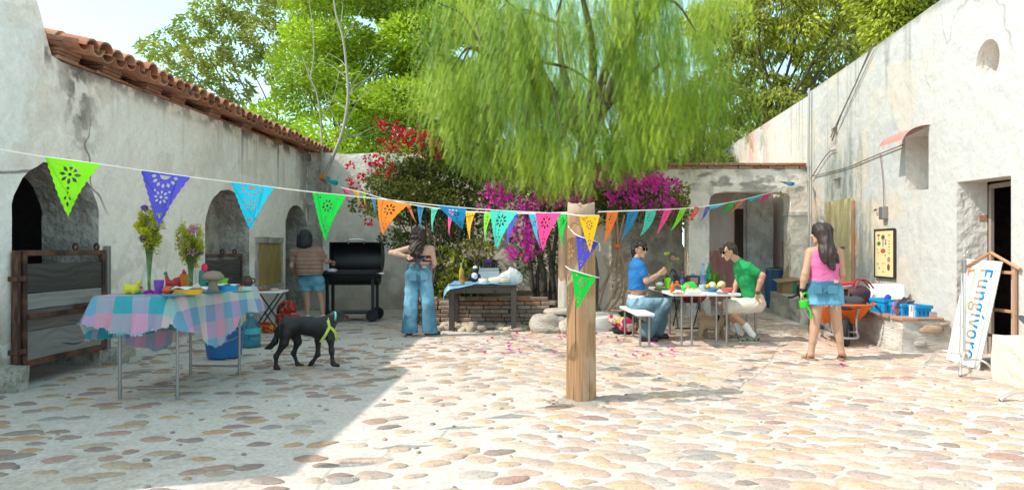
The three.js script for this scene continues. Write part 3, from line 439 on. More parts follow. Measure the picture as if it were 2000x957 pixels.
// portico in the far right corner
const portico = thing('portico', 'low arched portico with square columns and brick coping, far right corner', 'portico', V(0, 0, -14));
{
  const t = tex(1024, 512, (tu, tv) => { const u = tu * 4.7, h = tv * 3.1; let k = mix3([0.78, 0.68, 0.58], [0.92, 0.84, 0.76], sm(0.35, 0.65, fbm(u * 1.4, h * 1.4, 5, 101))); k = mix3(k, [0.12, 0.115, 0.11], sm(0.44, 0.66, fbm(u * 4.5, h * 9, 6, 102)) * sm(2.3, 2.7, h) * 0.7); k = mix3(k, [0.25, 0.22, 0.19], sm(0.52, 0.7, fbm(u * 5, h * 2, 4, 103)) * 0.4); k = mix3(k, [0.15, 0.13, 0.11], crackAt(u * 1.5, h * 1.5, 105) * 0.8); return k; });
  t.repeat.set(1 / 4.7, 1 / 3.1);
  const X = (px) => (px - 1000) / FL * 14, x0 = 1.5, pts = [[x0, -0.05], [X(1190), -0.05], [X(1190), 2.3], [X(1205), 2.42], [X(1230), 2.5], [X(1320), 2.5], [X(1333), 2.44], [X(1338), 2.3], [X(1346), 2.2], [X(1346), -0.05], [X(1386), -0.05], [X(1386), 2.3], [X(1389), 2.41], [X(1397), 2.475], [X(1416), 2.51], [X(1518), 2.51], [X(1537), 2.475], [X(1544), 2.41], [X(1546), 2.3], [X(1546), -0.05], [6.11, -0.05], [6.11, 2.98], [x0, 2.98]];
  const w = part(portico, 'arcade_wall', slab(poly(pts.map(([a, b]) => [a - x0, b])), 0.38), M('#fff', 0.93, { map: t, ...wallBump })); w.position.x = x0;
  part(portico, 'impost', jbox(0.44, 0.07, 0.44, 5.94, 2.06, -0.17, 0.1, 0.008), plainMat); part(portico, 'column_base', jbox(0.5, 0.3, 0.5, 3.82, 0.14, -0.19, 0.1, 0.02), plainMat);
  rs(23); for (let r = 0; r < 2; r++) for (let x = 1.5 + r * 0.14; x < 5.95; x += 0.315) part(portico, 'coping_brick', rbox(0.3, 0.055, 0.3, 0.01, x + 0.15, 3.012 + r * 0.06, -0.13 + r * 0.03 + R(-0.012, 0.012), 0, R(-0.03, 0.03), R(-0.01, 0.01)), mats.brick[Math.floor(R(4))]);
  part(portico, 'roof_slab', box(4.5, 0.14, 3.6, 3.75, 2.85, -2.2), plainMat);
  for (let i = 0; i < 5; i++) part(portico, 'beam', rbox(0.1, 0.14, 3.4, 0.02, 2.2 + i * 0.75, 2.7, -2.1), wood.dark);
  const Q = (px, d) => (px - 1000) / FL * d;
  // pink painted wall panel, doors and piers inside
  const pinkT = tex(256, 512, (u, v) => { let k = v > 0.48 ? mix3([0.66, 0.52, 0.47], [0.74, 0.66, 0.6], fbm(u * 4, v * 8, 4, 111)) : mix3([0.52, 0.2, 0.18], [0.6, 0.34, 0.3], fbm(u * 4, v * 8, 4, 112)); return mix3(k, [0.72, 0.68, 0.62], sm(0.55, 0.75, fbm(u * 8, v * 4, 4, 113)) * 0.7); }, true, false);
  const pk = part(portico, 'pink_wall', sheet(1, 1, (u, v) => [u * 0.72, v * 2.7, 0]), M('#fff', 0.9, { map: pinkT }), 'pink and pale red painted wall inside the portico'); pk.position.set(Q(1374, 16), 0, -2);
  part(portico, 'pink_wall_core', box(0.72, 2.7, 0.2, Q(1374, 16) + 0.36, 1.35, -2.104), plainMat);
  part(portico, 'doorway', box(0.34, 2.3, 0.06, Q(1450, 16.4), 1.15, -2.43), wood.dark); part(portico, 'door_post', box(0.1, 2.4, 0.1, Q(1432, 16.2), 1.2, -2.25), wood.pale);
  part(portico, 'pier', jbox(0.62, 2.75, 0.5, Q(1484, 16.2), 1.37, -2.4, 0.2, 0.01), plainMat);
  part(portico, 'rear_wall', box(2.6, 2.8, 0.2, Q(1530, 17.6), 1.4, -3.7), plainMat); part(portico, 'inner_door', box(0.28, 1.9, 0.05, Q(1535, 17.4), 0.95, -3.5), wood.dark);
  part(portico, 'stair_flank', new THREE.ExtrudeGeometry(poly([[Q(1195, 15), 0], [Q(1352, 15), 0], [Q(1352, 15), 1.02], [Q(1342, 15), 1.2], [Q(1312, 15), 1.95], [Q(1270, 15), 2.5], [Q(1195, 15), 2.5]]), { depth: 0.25, bevelEnabled: true, bevelSize: 0.015, bevelThickness: 0.015, bevelSegments: 2 }).translate(0, 0, -1.25), revealMat);
  part(portico, 'back_opening_wall', box(2.2, 2.7, 0.2, Q(1250, 17.6), 1.35, -3.7), revealMat);
  part(portico, 'gate_panel', box(0.4, 1.5, 0.04, Q(1362, 17), 1.6, -3.1), M([0.4, 0.1, 0.15], 0.7));
}

// low brick bed in front of the bushes
const bed = thing('brick_planter', 'low dry laid brick planter wall behind the dark table', 'planter', V(0, 0, 0));
{
  rs(29);
  for (let r = 0; r < 7; r++) for (let x = -1.62 + (r % 2) * 0.13 - R(0.06); x < 0.62; ) { const w = R(0.22, 0.36); if (!(r === 6 && R() < 0.3)) part(bed, 'brick', rbox(w - 0.012, 0.062, 0.2, 0.012, x + w / 2, 0.034 + r * 0.07, -12.0 - R(0.03) - r * 0.012, 0, R(-0.06, 0.06), R(-0.02, 0.02)), r > 4 && R() < 0.35 ? mats.brick[0] : cobbleMat([[0.36, 0.27, 0.2], [0.3, 0.2, 0.15], [0.42, 0.33, 0.26]][Math.floor(R(3))])); x += w; }
  part(bed, 'soil', jbox(2.6, 0.42, 2.7, -0.45, 0.2, -13.46, 0.3, 0.05, 2, 3), M([0.17, 0.125, 0.085], 0.95, { ...bump(2, 0.05) }));
}
rs(31);
{ const pile = thing('rubble_heap', 'strip of loose pale rubble stones along the foot of the brick planter', 'rubble', V(0, 0, 0));
  for (let i = 0; i < 70; i++) { const x = R(-1.25, 0.25), d = R(11.0, 11.85); part(pile, 'stone', rock(R(0.05, 0.11), R(0.03, 0.05), R(0.04, 0.09), x, R(0.015, 0.05), -d, i, 0.25, 8), cobbleMat([[0.56, 0.44, 0.31], [0.5, 0.42, 0.33], [0.38, 0.3, 0.23], [0.62, 0.53, 0.42]][i % 4])); } }
single('boulder', 'large pale boulder at the foot of the trees, left of the wooden post', 'rock', rock(0.3, 0.19, 0.25, 0, 0.13, 0, 3, 0.4, 26), M([0.5, 0.44, 0.37], 0.92, bump(3, 0.03)), V(0.62, 0, -11.0));
single('boulder', 'angular pale stone block beside the large boulder, touching the wooden post', 'rock', rock(0.22, 0.16, 0.2, 0, 0.11, 0, 9, 0.42, 26), M([0.56, 0.5, 0.43], 0.92, bump(3, 0.03)), V(0.98, 0, -10.75));
single('boulder', 'flat stone slab with fallen petals lying on top of the boulders', 'rock', rock(0.26, 0.06, 0.16, 0, 0.33, 0, 12, 0.2, 16), cobbleMat([0.5, 0.43, 0.35]), V(0.78, 0, -11.02));
single('tree_basin', 'low round masonry basin around the big tree, right of the post', 'planter', rough(lathe([[0.42, 0], [0.42, 0.2], [0.46, 0.235], [0.56, 0.235], [0.6, 0.2], [0.62, 0]], 0, 0, 0, 40), 0.03, 4), plainMat, V(1.25, 0, -11.6));
// ---------- trees and bushes ----------
function limbs(parent, name, segs, mat) { return part(parent, name, segs.map(([pts, r, tp]) => tube(pts, r, 0, 7, false, tp ?? 0.35)), mat); }
// pepper tree: hanging strands of feathery leaves
function strand(S, o, len, wind, k0) {
  let x = o[0], y = o[1], z = o[2]; const n = Math.max(3, Math.round(len / 0.062)), a0 = R(6.28), dr = [R(-0.16, 0.16) + wind, -1, R(-0.14, 0.14)];
  for (let i = 0; i < n; i++) {
    const st = len / n, cur = i / n; x += dr[0] * st * (1 - cur * 0.5); y += dr[1] * st; z += dr[2] * st * (1 - cur * 0.5);
    const a = a0 + i * 2.4, out = [Math.cos(a) * 0.42, -0.93, Math.sin(a) * 0.42], L = R(0.14, 0.22) * (1 - cur * 0.35), f = R(0.75, 1.25), k = [k0[0] * f, k0[1] * f, k0[2] * f];
    const sd = nrm(crs(out, [0, 1, 0.2])), N = 5;
    for (let q = 1; q <= N; q++) {
      const t = q / N, c = [x + out[0] * L * t, y + out[1] * L * t - t * t * 0.03, z + out[2] * L * t];
      for (const s of [-1, 1]) { const tip = [c[0] + (out[0] * 0.7 + sd[0] * s * 0.6) * 0.055, c[1] + (out[1] * 0.7 + sd[1] * s * 0.6) * 0.055 - 0.01, c[2] + (out[2] * 0.7 + sd[2] * s * 0.6) * 0.055]; S.tri([c[0], c[1] + 0.006, c[2]], tip, [c[0] + out[0] * 0.012, c[1] - 0.007, c[2] + out[2] * 0.012], k); }
    }
  }
}
{
  rs(101);
  const t = thing('pepper_tree', 'big weeping pepper tree with hanging feathery foliage, in the middle of the yard', 'tree', V(1.3, 0, -12.2));
  const S = new Soup(), br = [], top = [0.05, 3.2, 0];
  const main = []; for (let i = 0; i < 9; i++) { const a = i / 9 * 6.28 + 0.3, e = [Math.cos(a) * R(1.1, 2), R(4.4, 5.9), Math.sin(a) * R(0.8, 1.5)]; main.push(e); br.push([[top, mid(top, e, 0.5), e].map((q, j) => j === 1 ? add(q, [R(-0.2, 0.2), 0.3, R(-0.2, 0.2)]) : q), 0.1, 0.4]); }
  let n = 0;
  for (let i = 0; n < 118 && i < 4000; i++) {
    const x = R(-2.55, 2.4), y = R(2.9, 6.35), z = R(-2.1, 2.1), w = y < 4.4 ? lerp(1.9, 2.95, (y - 2.9) / 1.5) : y > 6 ? lerp(2.95, 1.7, (y - 6) / 2) : 2.95;
    const r = Math.hypot((x + 0.1) / w, z / 2.15); if (r > 1 || r < R(0, 0.55)) continue; n++;
    const c = [x, y, z], near = main.reduce((a, b) => Math.hypot(a[0] - x, a[1] - y, a[2] - z) < Math.hypot(b[0] - x, b[1] - y, b[2] - z) ? a : b);
    if (R() < 0.4) br.push([[near, add(mid(near, c), [0, 0.25, 0]), c], 0.03, 0.3]);
    const tone = R(0.75), m = Math.round(R(24, 33));
    for (let j = 0; j < m; j++) { const a = R(6.28), q = Math.sqrt(R()) * R(0.35, 0.62); let len = R(0.5, 1.35); const o = [x + Math.cos(a) * q, y + R(-0.2, 0.25) - q * 0.3, z + Math.sin(a) * q]; const floor = lerp(2.1, 2.9, clamp(Math.abs(o[0] + 0.55) / 2.0) ** 1.3) + R(0.35); len = Math.min(len, o[1] - floor); if (len > 0.2) strand(S, o, len, 0.04, mix3([0.15, 0.29, 0.018], [0.48, 0.60, 0.035], clamp(tone + R(-0.25, 0.4)))); }
  }
  const tr = part(t, 'trunk', [rough(tube([[0.0, -0.1, 0], [0.03, 0.8, 0.02], [-0.06, 1.8, 0.0], top], 0.24, 24, 14, false, 0.7), 0.05, 4), ...[[0.3, 0.2], [-0.28, 0.25]].map(([a, b]) => tube([[a, 0, b], [a * 0.5, 0.35, b * 0.4], [0, 0.9, 0]], 0.1, 0, 8, false, 0.5))], mats.stem);
  limbs(t, 'limbs', br, mats.stem);
  part(t, 'crown', S.geo(), mats.leafy);
}
// bush / cloud foliage of pointed leaves gathered in clumps
function clumps(S, list, { per, size, wid = 0.33, spread = [1, 0.7, 1], tones, droop = 0, up = 0.35 }) {
  for (const [x, y, z, r] of list) {
    const base = tones[Math.floor(R(tones.length))], lit = R(0.8, 1.2);
    for (let i = 0, m = Math.round(per * r * r); i < m; i++) {
      const d = rdir(), q = Math.cbrt(R(0.15, 1)) * r, o = [x + d[0] * q * spread[0], y + d[1] * q * spread[1], z + d[2] * q * spread[2]];
      const dir = nrm([d[0] + R(-0.8, 0.8), d[1] * 0.4 + up - droop + R(-0.6, 0.6), d[2] + R(-0.8, 0.8)]), side = nrm(crs(dir, rdir())), f = lit * R(0.7, 1.3);
      S.leaf(o, dir, side, size * R(0.7, 1.3), size * wid, [base[0] * f, base[1] * f, base[2] * f]);
    }
  }
}
function tree(label, base, H, list, opt, limbPts, mat = mats.stem, r0 = 0.16) {
  const t = thing('tree', label, 'tree', base), S = new Soup();
  part(t, 'trunk', rough(tube([[0, -0.2, 0], [0.1, H * 0.4, 0], [0, H, 0]], r0, 16, 9, false, 0.65), 0.03, 3), mat);
  const br = []; for (const c of list) { if (limbPts && R() > limbPts) continue; const s = [0, Math.min(H, c[1] - 0.4), 0], m = mid(s, c); br.push([[s, [m[0] + R(-0.3, 0.3), m[1] + R(-0.5, 0.3), m[2] + R(-0.3, 0.3)], c], 0.04, 0.25]); }
  limbs(t, 'limbs', br, mat);
  clumps(S, list, opt); part(t, 'crown', S.geo(), mats.leafy); return t;
}
// positions as pixel + depth, turned into the tree's own axes
const rel = (b, px, py, d, r) => { const p = P(px, py, d).sub(b); return [p.x, p.y, p.z, r]; };
{
  rs(202); // airy tree beyond the stable roof
  const b = V(-8.2, 0, -24); const L = [];
  for (const [x, y, r] of [[300, 95, 0.55], [330, 75, 0.6], [375, 55, 0.75], [350, 110, 0.6], [400, 100, 0.8], [440, 45, 0.9], [430, 130, 0.75], [380, 150, 0.7], [480, 15, 1.0], [520, 70, 0.9], [470, 100, 0.8], [415, 185, 0.75], [460, 175, 0.7], [520, 130, 0.8], [560, 30, 1.0], [580, 100, 0.8], [345, 150, 0.5], [440, 215, 0.6], [500, 215, 0.6], [545, -30, 1], [460, -40, 1.1], [405, 20, 0.7], [600, 160, .7], [310, 125, .45], [285, 90, .4]]) L.push(rel(b, x, y, 24 + R(-1.2, 1.2), r * 0.92));
  tree('airy grey green tree with visible branches beyond the clay tile roof', b, 4.6, L, { per: 820, size: 0.2, wid: 0.2, droop: 0.45, up: 0, tones: [[0.32, 0.38, 0.05], [0.40, 0.44, 0.06], [0.25, 0.31, 0.045]] }, 0.6, mats.stem, 0.2);
  // bright feathery acacia behind the back wall
  rs(203); const b2 = V(-5.0, 0, -21), L2 = [];
  for (let i = 0; i < 115; i++) { const x = R(500, 930), y = R(-70, 330); if (y < 70 - (x - 500) * 0.6 && x < 630) continue; if (x < 560 && y < 180) continue; L2.push(rel(b2, x, y, 20.5 + R(-1.6, 1.6), R(0.55, 0.95))); }
  tree('bright yellow green feathery acacia filling the gap above the back wall', b2, 3, L2, { per: 1700, size: 0.15, wid: 0.22, spread: [1.25, 0.6, 1.1], tones: [[0.42, 0.56, 0.025], [0.50, 0.64, 0.03], [0.30, 0.43, 0.02]], up: 0.15 }, 0.35);
  // dense pepper trees behind the right building
  rs(204); const b3 = V(9.4, 0, -25), L3 = [];
  for (const [x, y, r] of [[1420, 30, 1.0], [1470, 60, 1.0], [1520, 20, 1.1], [1560, 60, 1.0], [1610, 25, 1.1], [1660, 60, 1.0], [1700, 20, 1.0], [1500, 100, 0.7], [1580, 110, 0.6], [1640, 105, 0.8], [1700, 90, 0.8], [1440, 130, 0.9], [1490, 165, 0.8], [1430, 200, 0.9], [1470, 225, 0.8], [1400, 250, 0.9], [1440, 275, 0.8], [1380, 290, 0.8], [1550, 165, 0.6], [1600, 150, 0.55], [1520, 200, 0.8], [1560, 200, 0.7], [1410, 90, 0.9], [1390, 170, 0.9], [1360, 330, 0.7], [1340, 290, 0.8], [1470, -30, 1.1], [1580, -30, 1.1], [1680, -30, 1.1], [1375, 40, 0.9]]) L3.push(rel(b3, x, y, 25 + R(-1.3, 1.3), r));
  const S3 = new Soup(), t3 = thing('tree', 'tall dark pepper tree with sky gaps behind the right roofline', 'tree', b3);
  part(t3, 'trunk', tube([[0, 0, 0], [0.2, 3, 0], [-0.2, 6, 0]], 0.28, 12, 9, false, 0.6), mats.stem);
  limbs(t3, 'limbs', L3.filter(() => R() < 0.8).map((c) => [[[0, Math.min(5.5, c[1] - 0.6), 0], add(mid([0, 5, 0], c), [R(-0.4, 0.4), R(-0.4, 0.2), R(-0.4, 0.4)]), c], 0.08, 0.2]), wood.dark);
  for (const c of L3) { clumps(S3, [c], { per: 1250, size: 0.22, wid: 0.17, droop: 1.1, up: 0, spread: [1, 0.75, 1], tones: [mix3([0.17, 0.21, 0.025], [0.46, 0.48, 0.04], clamp(R(-0.3, 0.7) + (c[1] - 5) * 0.12))] }); for (let j = 0; j < 20 * c[3]; j++) { const a = R(6.28), q = Math.sqrt(R()) * c[3]; strand(S3, [c[0] + Math.cos(a) * q, c[1] + R(-0.4, 0.2), c[2] + Math.sin(a) * q], R(0.5, 1.2), 0.02, [0.2, 0.24, 0.025]); } }
  part(t3, 'crown', S3.geo(), mats.leafy);
  rs(205); const b4 = V(12.5, 0, -20), L4 = [];
  for (let i = 0; i < 34; i++) L4.push(rel(b4, R(1690, 1880), R(-60, 90), 19 + R(-1, 1), R(0.6, 0.9)));
  tree('sunny yellow green tree top above the tall white wall, top right', b4, 5, L4, { per: 1400, size: 0.18, wid: 0.2, droop: 0.7, up: 0, tones: [[0.45, 0.5, 0.035], [0.38, 0.44, 0.03], [0.28, 0.34, 0.025]] }, 0.4);
  rs(206); const b5 = V(3.6, 0, -21), L5 = [];
  for (let i = 0; i < 40; i++) L5.push(rel(b5, R(1180, 1420), R(200, 420), 21 + R(-1, 1), R(0.5, 0.9)));
  tree('low shaded green tree behind the portico roof', b5, 2.4, L5, { per: 1100, size: 0.17, wid: 0.25, droop: 0.3, tones: [[0.13, 0.18, 0.03], [0.2, 0.24, 0.04]] }, 0.5);
}
{ // slender bare tree growing by the wall corner
  const b = P(634, 345, 14.7), t = thing('bare_tree', 'slender leafless pale tree rising from the corner of the back wall', 'tree', b), q = (x, y, dz = 0) => { const p = P(x, y, 14.7 + dz).sub(b); return [p.x, p.y, p.z]; }, m = M([0.40, 0.36, 0.29], 0.8, { ...bump(5, 0.004) });
  part(t, 'trunk', tube([q(630, 350), q(650, 305), q(668, 258), q(679, 190), q(676, 130), q(668, 70), q(655, 25), q(648, -30)], 0.042, 40, 9, false, 0.35), m);
  part(t, 'stem', tube([q(627, 348), q(628, 290), q(625, 230), q(617, 180), q(604, 150), q(590, 110)], 0.026, 24, 7, false, 0.4), m);
  part(t, 'stem', tube([q(606, 150), q(612, 110), q(611, 60), q(603, 0)], 0.014, 12, 6, false, 0.5), m);
  const bs = [[[679, 190], [720, 150], [755, 110]], [[678, 175], [705, 140], [728, 95]], [[675, 130], [665, 118], [634, 100]], [[678, 195], [690, 170], [760, 135]], [[672, 75], [690, 45], [708, 15]], [[668, 255], [705, 190], [738, 168]], [[668, 258], [640, 205], [630, 170]], [[676, 215], [655, 195], [634, 178]], [[660, 275], [700, 262], [745, 240]], [[625, 240], [650, 190], [662, 140]], [[679, 205], [700, 195], [720, 170]], [[664, 50], [667, 30], [669, 5]], [[627, 300], [610, 280], [596, 255]], [[668, 262], [710, 268], [730, 260]], [[674, 150], [650, 130], [625, 118]]];
  for (const c of bs) part(t, 'branch', tube(c.map(([x, y], i) => q(x, y, i * 0.12)), 0.011, 10, 6, false, 0.3), m);
}
// bougainvilleas
function petals(S, list, k, per = 40, size = 0.055) { for (const [x, y, z, r] of list) for (let i = 0; i < per; i++) { const d = rdir(), q = Math.cbrt(R()) * r, o = [x + d[0] * q, y + d[1] * q, z + d[2] * q], f = R(0.75, 1.25); for (let e = 0; e < 3; e++) { const dir = nrm([d[0] + R(-0.9, 0.9), d[1] + R(-0.9, 0.9), d[2] + R(-0.9, 0.9) + 0.3]); S.leaf(o, dir, nrm(crs(dir, rdir())), size * R(0.8, 1.2), size * 0.38, [k[0] * f, k[1] * f, k[2] * f]); } } }
{
  rs(303); const b = V(-1.4, 0, -13.6), t = thing('bougainvillea_bush', 'dense dark green climbing bush with red blossoms on top, against the back wall', 'bush', b), S = new Soup(), L = [];
  const put = (x, y, d, r) => L.push(rel(b, x, y, d, r));
  for (let i = 0; i < 120; i++) { const y = R(275, 600), x = R(705, 955), lim = y < 300 ? 790 : y < 420 ? lerp(790, 700, (y - 300) / 100) : y < 480 ? lerp(705, 770, (y - 420) / 60) : lerp(800, 862, (y - 480) / 90); if (x < lim || (x > 948 && y > 470)) continue; put(x, y, R(13.0, 14.5), R(0.22, 0.4)); }
  clumps(S, L, { per: 2100, size: 0.075, wid: 0.36, tones: [[0.09, 0.14, 0.025], [0.14, 0.2, 0.03], [0.28, 0.31, 0.04], [0.17, 0.21, 0.035]] });
  const L2 = []; for (let i = 0; i < 34; i++) L2.push(rel(b, R(735, 905), R(275, 400), R(12.9, 13.5), R(0.2, 0.32))); clumps(S, L2, { per: 1900, size: 0.07, wid: 0.36, tones: [[0.30, 0.29, 0.05], [0.22, 0.24, 0.04], [0.12, 0.15, 0.03]] });
  for (const [px, py] of [[862, 500], [880, 560], [905, 530], [870, 590], [930, 555], [895, 600]]) L.length = 0, L.push(rel(b, px, py, 12.9, 0.25)), clumps(S, L, { per: 1300, size: 0.08, wid: 0.4, tones: [[0.24, 0.28, 0.02], [0.1, 0.17, 0.02]] });
  part(t, 'foliage', S.geo(), mats.leafy);
  const st = []; for (let i = 0; i < 14; i++) { const x0 = R(-0.3, 0.8), x1 = x0 + R(-1, 0.6); st.push([[[x0, 0.3, R(0.3, 0.8)], [lerp(x0, x1, 0.4), 1.2, R(0.3, 0.7)], [x1, R(2, 3), 0.1]], 0.026, 0.4]); }
  limbs(t, 'stems', st, mats.stem);
  const F = new Soup(), fl = []; for (const [x, y, r, n] of [[745, 240, .1, 2], [758, 250, .08, 1], [778, 265, .13, 3], [795, 272, .16, 4], [810, 280, .15, 3], [830, 275, .14, 3], [842, 285, .1, 2], [765, 290, .1, 2], [745, 310, .12, 2], [735, 325, .1, 2], [725, 318, .08, 1], [758, 330, .1, 2], [690, 330, .06, 1], [698, 345, .06, 1], [688, 362, .08, 2], [706, 400, .07, 1], [785, 255, .08, 1], [852, 300, .07, 1], [770, 245, .07, 1], [750, 275, .07, 1], [820, 262, .1, 2], [712, 432, .06, 1]]) for (let i = 0; i < n; i++) fl.push(rel(b, x + R(-7, 7), y + R(-6, 6), 12.75, r));
  petals(F, fl, [0.68, 0.03, 0.055], 10, 0.062); const fm = part(t, 'blossoms', F.geo(), mats.leafy, 'red bracts at the top of the bush');
}
{
  rs(404); const b = V(0.72, 0, -12.6), t = thing('bougainvillea_vine', 'bougainvillea with magenta blossoms on dark twisted stems behind the post', 'bush', b), S = new Soup(), L = [];
  for (let i = 0; i < 80; i++) { const x = R(935, 1330), y = R(325, 440); if (x > 1290 && y > 420) continue; L.push(rel(b, x, y, R(12.4, 13.6), R(0.16, 0.3))); }
  for (let i = 0; i < 26; i++) L.push(rel(b, R(1000, 1110), R(420, 540), R(12.5, 13.2), R(0.12, 0.24)));
  for (let i = 0; i < 22; i++) L.push(rel(b, R(1120, 1320), R(370, 425), R(12.6, 13.4), R(0.2, 0.32)));
  clumps(S, L, { per: 1200, size: 0.07, wid: 0.36, tones: [[0.09, 0.13, 0.02], [0.16, 0.2, 0.03], [0.25, 0.25, 0.03], [0.12, 0.13, 0.03]] });
  part(t, 'foliage', S.geo(), mats.leafy);
  const st = []; for (const [x0, x1, r] of [[1045, 1030, .05], [1060, 1048, .07], [1075, 1085, .055], [1085, 1070, .06], [1052, 1062, .045]]) { const q = (x, y, dz) => rel(b, x, y, 12.6 + dz, 0).slice(0, 3); st.push([[q(x0, 612, 0), q(lerp(x0, x1, 0.5) + R(-8, 8), 540, R(-0.1, 0.1)), q(x1, 470, 0.05), q(x1 + R(-30, 30), 390, 0.1)], r, 0.5]); }
  limbs(t, 'stems', st, wood.dark);
  const F = new Soup(), fl = [];
  for (let i = 0; i < 34; i++) { const x = R(940, 1320), y = R(335, 408); fl.push(rel(b, x, y, R(12.0, 12.5), R(0.1, 0.2))); }
  for (const [x, y, r] of [[1150, 355, .18], [1140, 345, .15], [1200, 375, .16], [1235, 365, .18], [1260, 355, .16], [1300, 385, .2], [1180, 345, .15], [1220, 350, .16], [1275, 355, .15], [1290, 350, .13], [970, 380, .18], [960, 370, .12], [1018, 440, .2], [1035, 460, .2], [1028, 415, .16], [1045, 445, .14], [1010, 455, .14], [1005, 495, .1], [1040, 475, .12], [1110, 380, .16], [1120, 395, .14], [1085, 395, .13], [1030, 500, .08], [1245, 385, .12], [985, 395, .14]]) for (let i = 0; i < 2; i++) fl.push(rel(b, x + R(-8, 8), y + R(-6, 6), 12.1, r));
  petals(F, fl, [0.82, 0.06, 0.55], 15, 0.065); part(t, 'blossoms', F.geo(), mats.leafy, 'magenta bracts');
}
{ // hanging aerial roots beside the trunk, tied with an orange ribbon
  const b = P(1200, 610, 12.0), t = thing('vine_bundle', 'bundle of hanging bare vines tied with an orange ribbon, beside the wooden post', 'vine', b), q = (x, y, dz = 0) => { const p = P(x, y, 12 + dz).sub(b); return [p.x, p.y, p.z]; }, m = M([0.33, 0.22, 0.14], 0.85);
  for (const c of [[[1178, 610], [1200, 570], [1206, 520], [1207, 478], [1220, 420]], [[1185, 612], [1212, 575], [1214, 520], [1208, 480], [1205, 420]], [[1172, 570], [1190, 530], [1203, 482], [1195, 420]], [[1170, 600], [1182, 560], [1200, 515], [1208, 482], [1240, 420]], [[1178, 500], [1190, 525], [1200, 520], [1206, 484]], [[1216, 600], [1222, 540], [1210, 484]]]) part(t, 'vine', tube(c.map(([x, y], i) => q(x, y, 0.05 * Math.sin(i * 2 + c[0][0]))), 0.018, 20, 6), m);
  part(t, 'ribbon', rough(cyl(0.055, 0.05, 0.06, ...q(1206, 480), 12), 0.01, 20), M([0.75, 0.14, 0.02], 0.7));
}
{ rs(505); const S = new Soup(); for (let i = 0; i < 60; i++) { const x = R(930, 1330), y = R(643, 700), p = G(x, y); for (let e = 0; e < 3; e++) { const dir = nrm([R(-1, 1), 0.25, R(-1, 1)]); S.leaf([p.x, 0.02, p.z], dir, nrm(crs(dir, [R(-0.3, 0.3), 1, R(-0.3, 0.3)])), 0.045, 0.02, [0.62, 0.02, 0.4]); } } for (const [x, y] of [[1645, 717], [962, 664], [1010, 645], [1070, 615]]) { const p = G(x, y); for (let e = 0; e < 4; e++) { const dir = nrm([R(-1, 1), 0.3, R(-1, 1)]); S.leaf([p.x, 0.02, p.z], dir, nrm(crs(dir, [0, 1, 0.2])), 0.06, 0.024, [0.62, 0.02, 0.4]); } }
  const m = part(scene, 'fallen_petals', S.geo(), mats.leafy); m.userData.kind = 'stuff'; m.userData.label = 'magenta petals scattered on the cobbles'; }
{ rs(606); const S = new Soup(); for (let i = 0; i < 900; i++) { const x = R(0.2, 2.4), z = -R(11, 13.2); const dir = nrm([R(-1, 1), R(0.2, 1), R(-1, 1)]); S.leaf([x, 0.0, z], dir, nrm(crs(dir, rdir())), R(0.05, 0.1), 0.016, [0.22, 0.17, 0.08]); } const m = part(scene, 'leaf_litter', S.geo(), mats.leafy); m.userData.kind = 'stuff'; m.userData.label = 'dry leaves and weeds under the big tree'; }
// ---------- people ----------
const skinM = (c) => M(c, 0.55, { ...bump(6, 0.0006) });
const lerp3 = (a, b, t) => mid(a, b, t);
function headPrims(C, F, U, s = 1) {
  const Rt = nrm(crs(F, U)), at = (f, u, r) => [C[0] + (F[0] * f + U[0] * u + Rt[0] * r) * s, C[1] + (F[1] * f + U[1] * u + Rt[1] * r) * s, C[2] + (F[2] * f + U[2] * u + Rt[2] * r) * s];
  const q = (a, b, ra, rb) => [at(...a), at(...b), ra * s, rb * s];
  return [at, [q([-0.035, 0.035, 0], [0.02, 0.035, 0], 0.078, 0.078), q([0.02, 0.0, 0], [0.045, -0.075, 0], 0.058, 0.03), q([0.01, -0.02, 0.035], [0.035, -0.07, 0.022], 0.04, 0.026), q([0.01, -0.02, -0.035], [0.035, -0.07, -0.022], 0.04, 0.026), q([0.088, 0.005, 0], [0.112, -0.032, 0], 0.008, 0.0135), q([0.085, -0.03, 0.012], [0.085, -0.03, -0.012], 0.01, 0.01), q([0.078, -0.057, 0.018], [0.078, -0.057, -0.018], 0.011, 0.011), q([0.078, 0.022, 0.035], [0.078, 0.022, -0.035], 0.012, 0.012), q([0.062, -0.095, 0.01], [0.062, -0.095, -0.01], 0.02, 0.02), q([-0.005, 0.015, 0.078], [-0.012, -0.02, 0.074], 0.018, 0.011), q([-0.005, 0.015, -0.078], [-0.012, -0.02, -0.074], 0.018, 0.011)]];
}
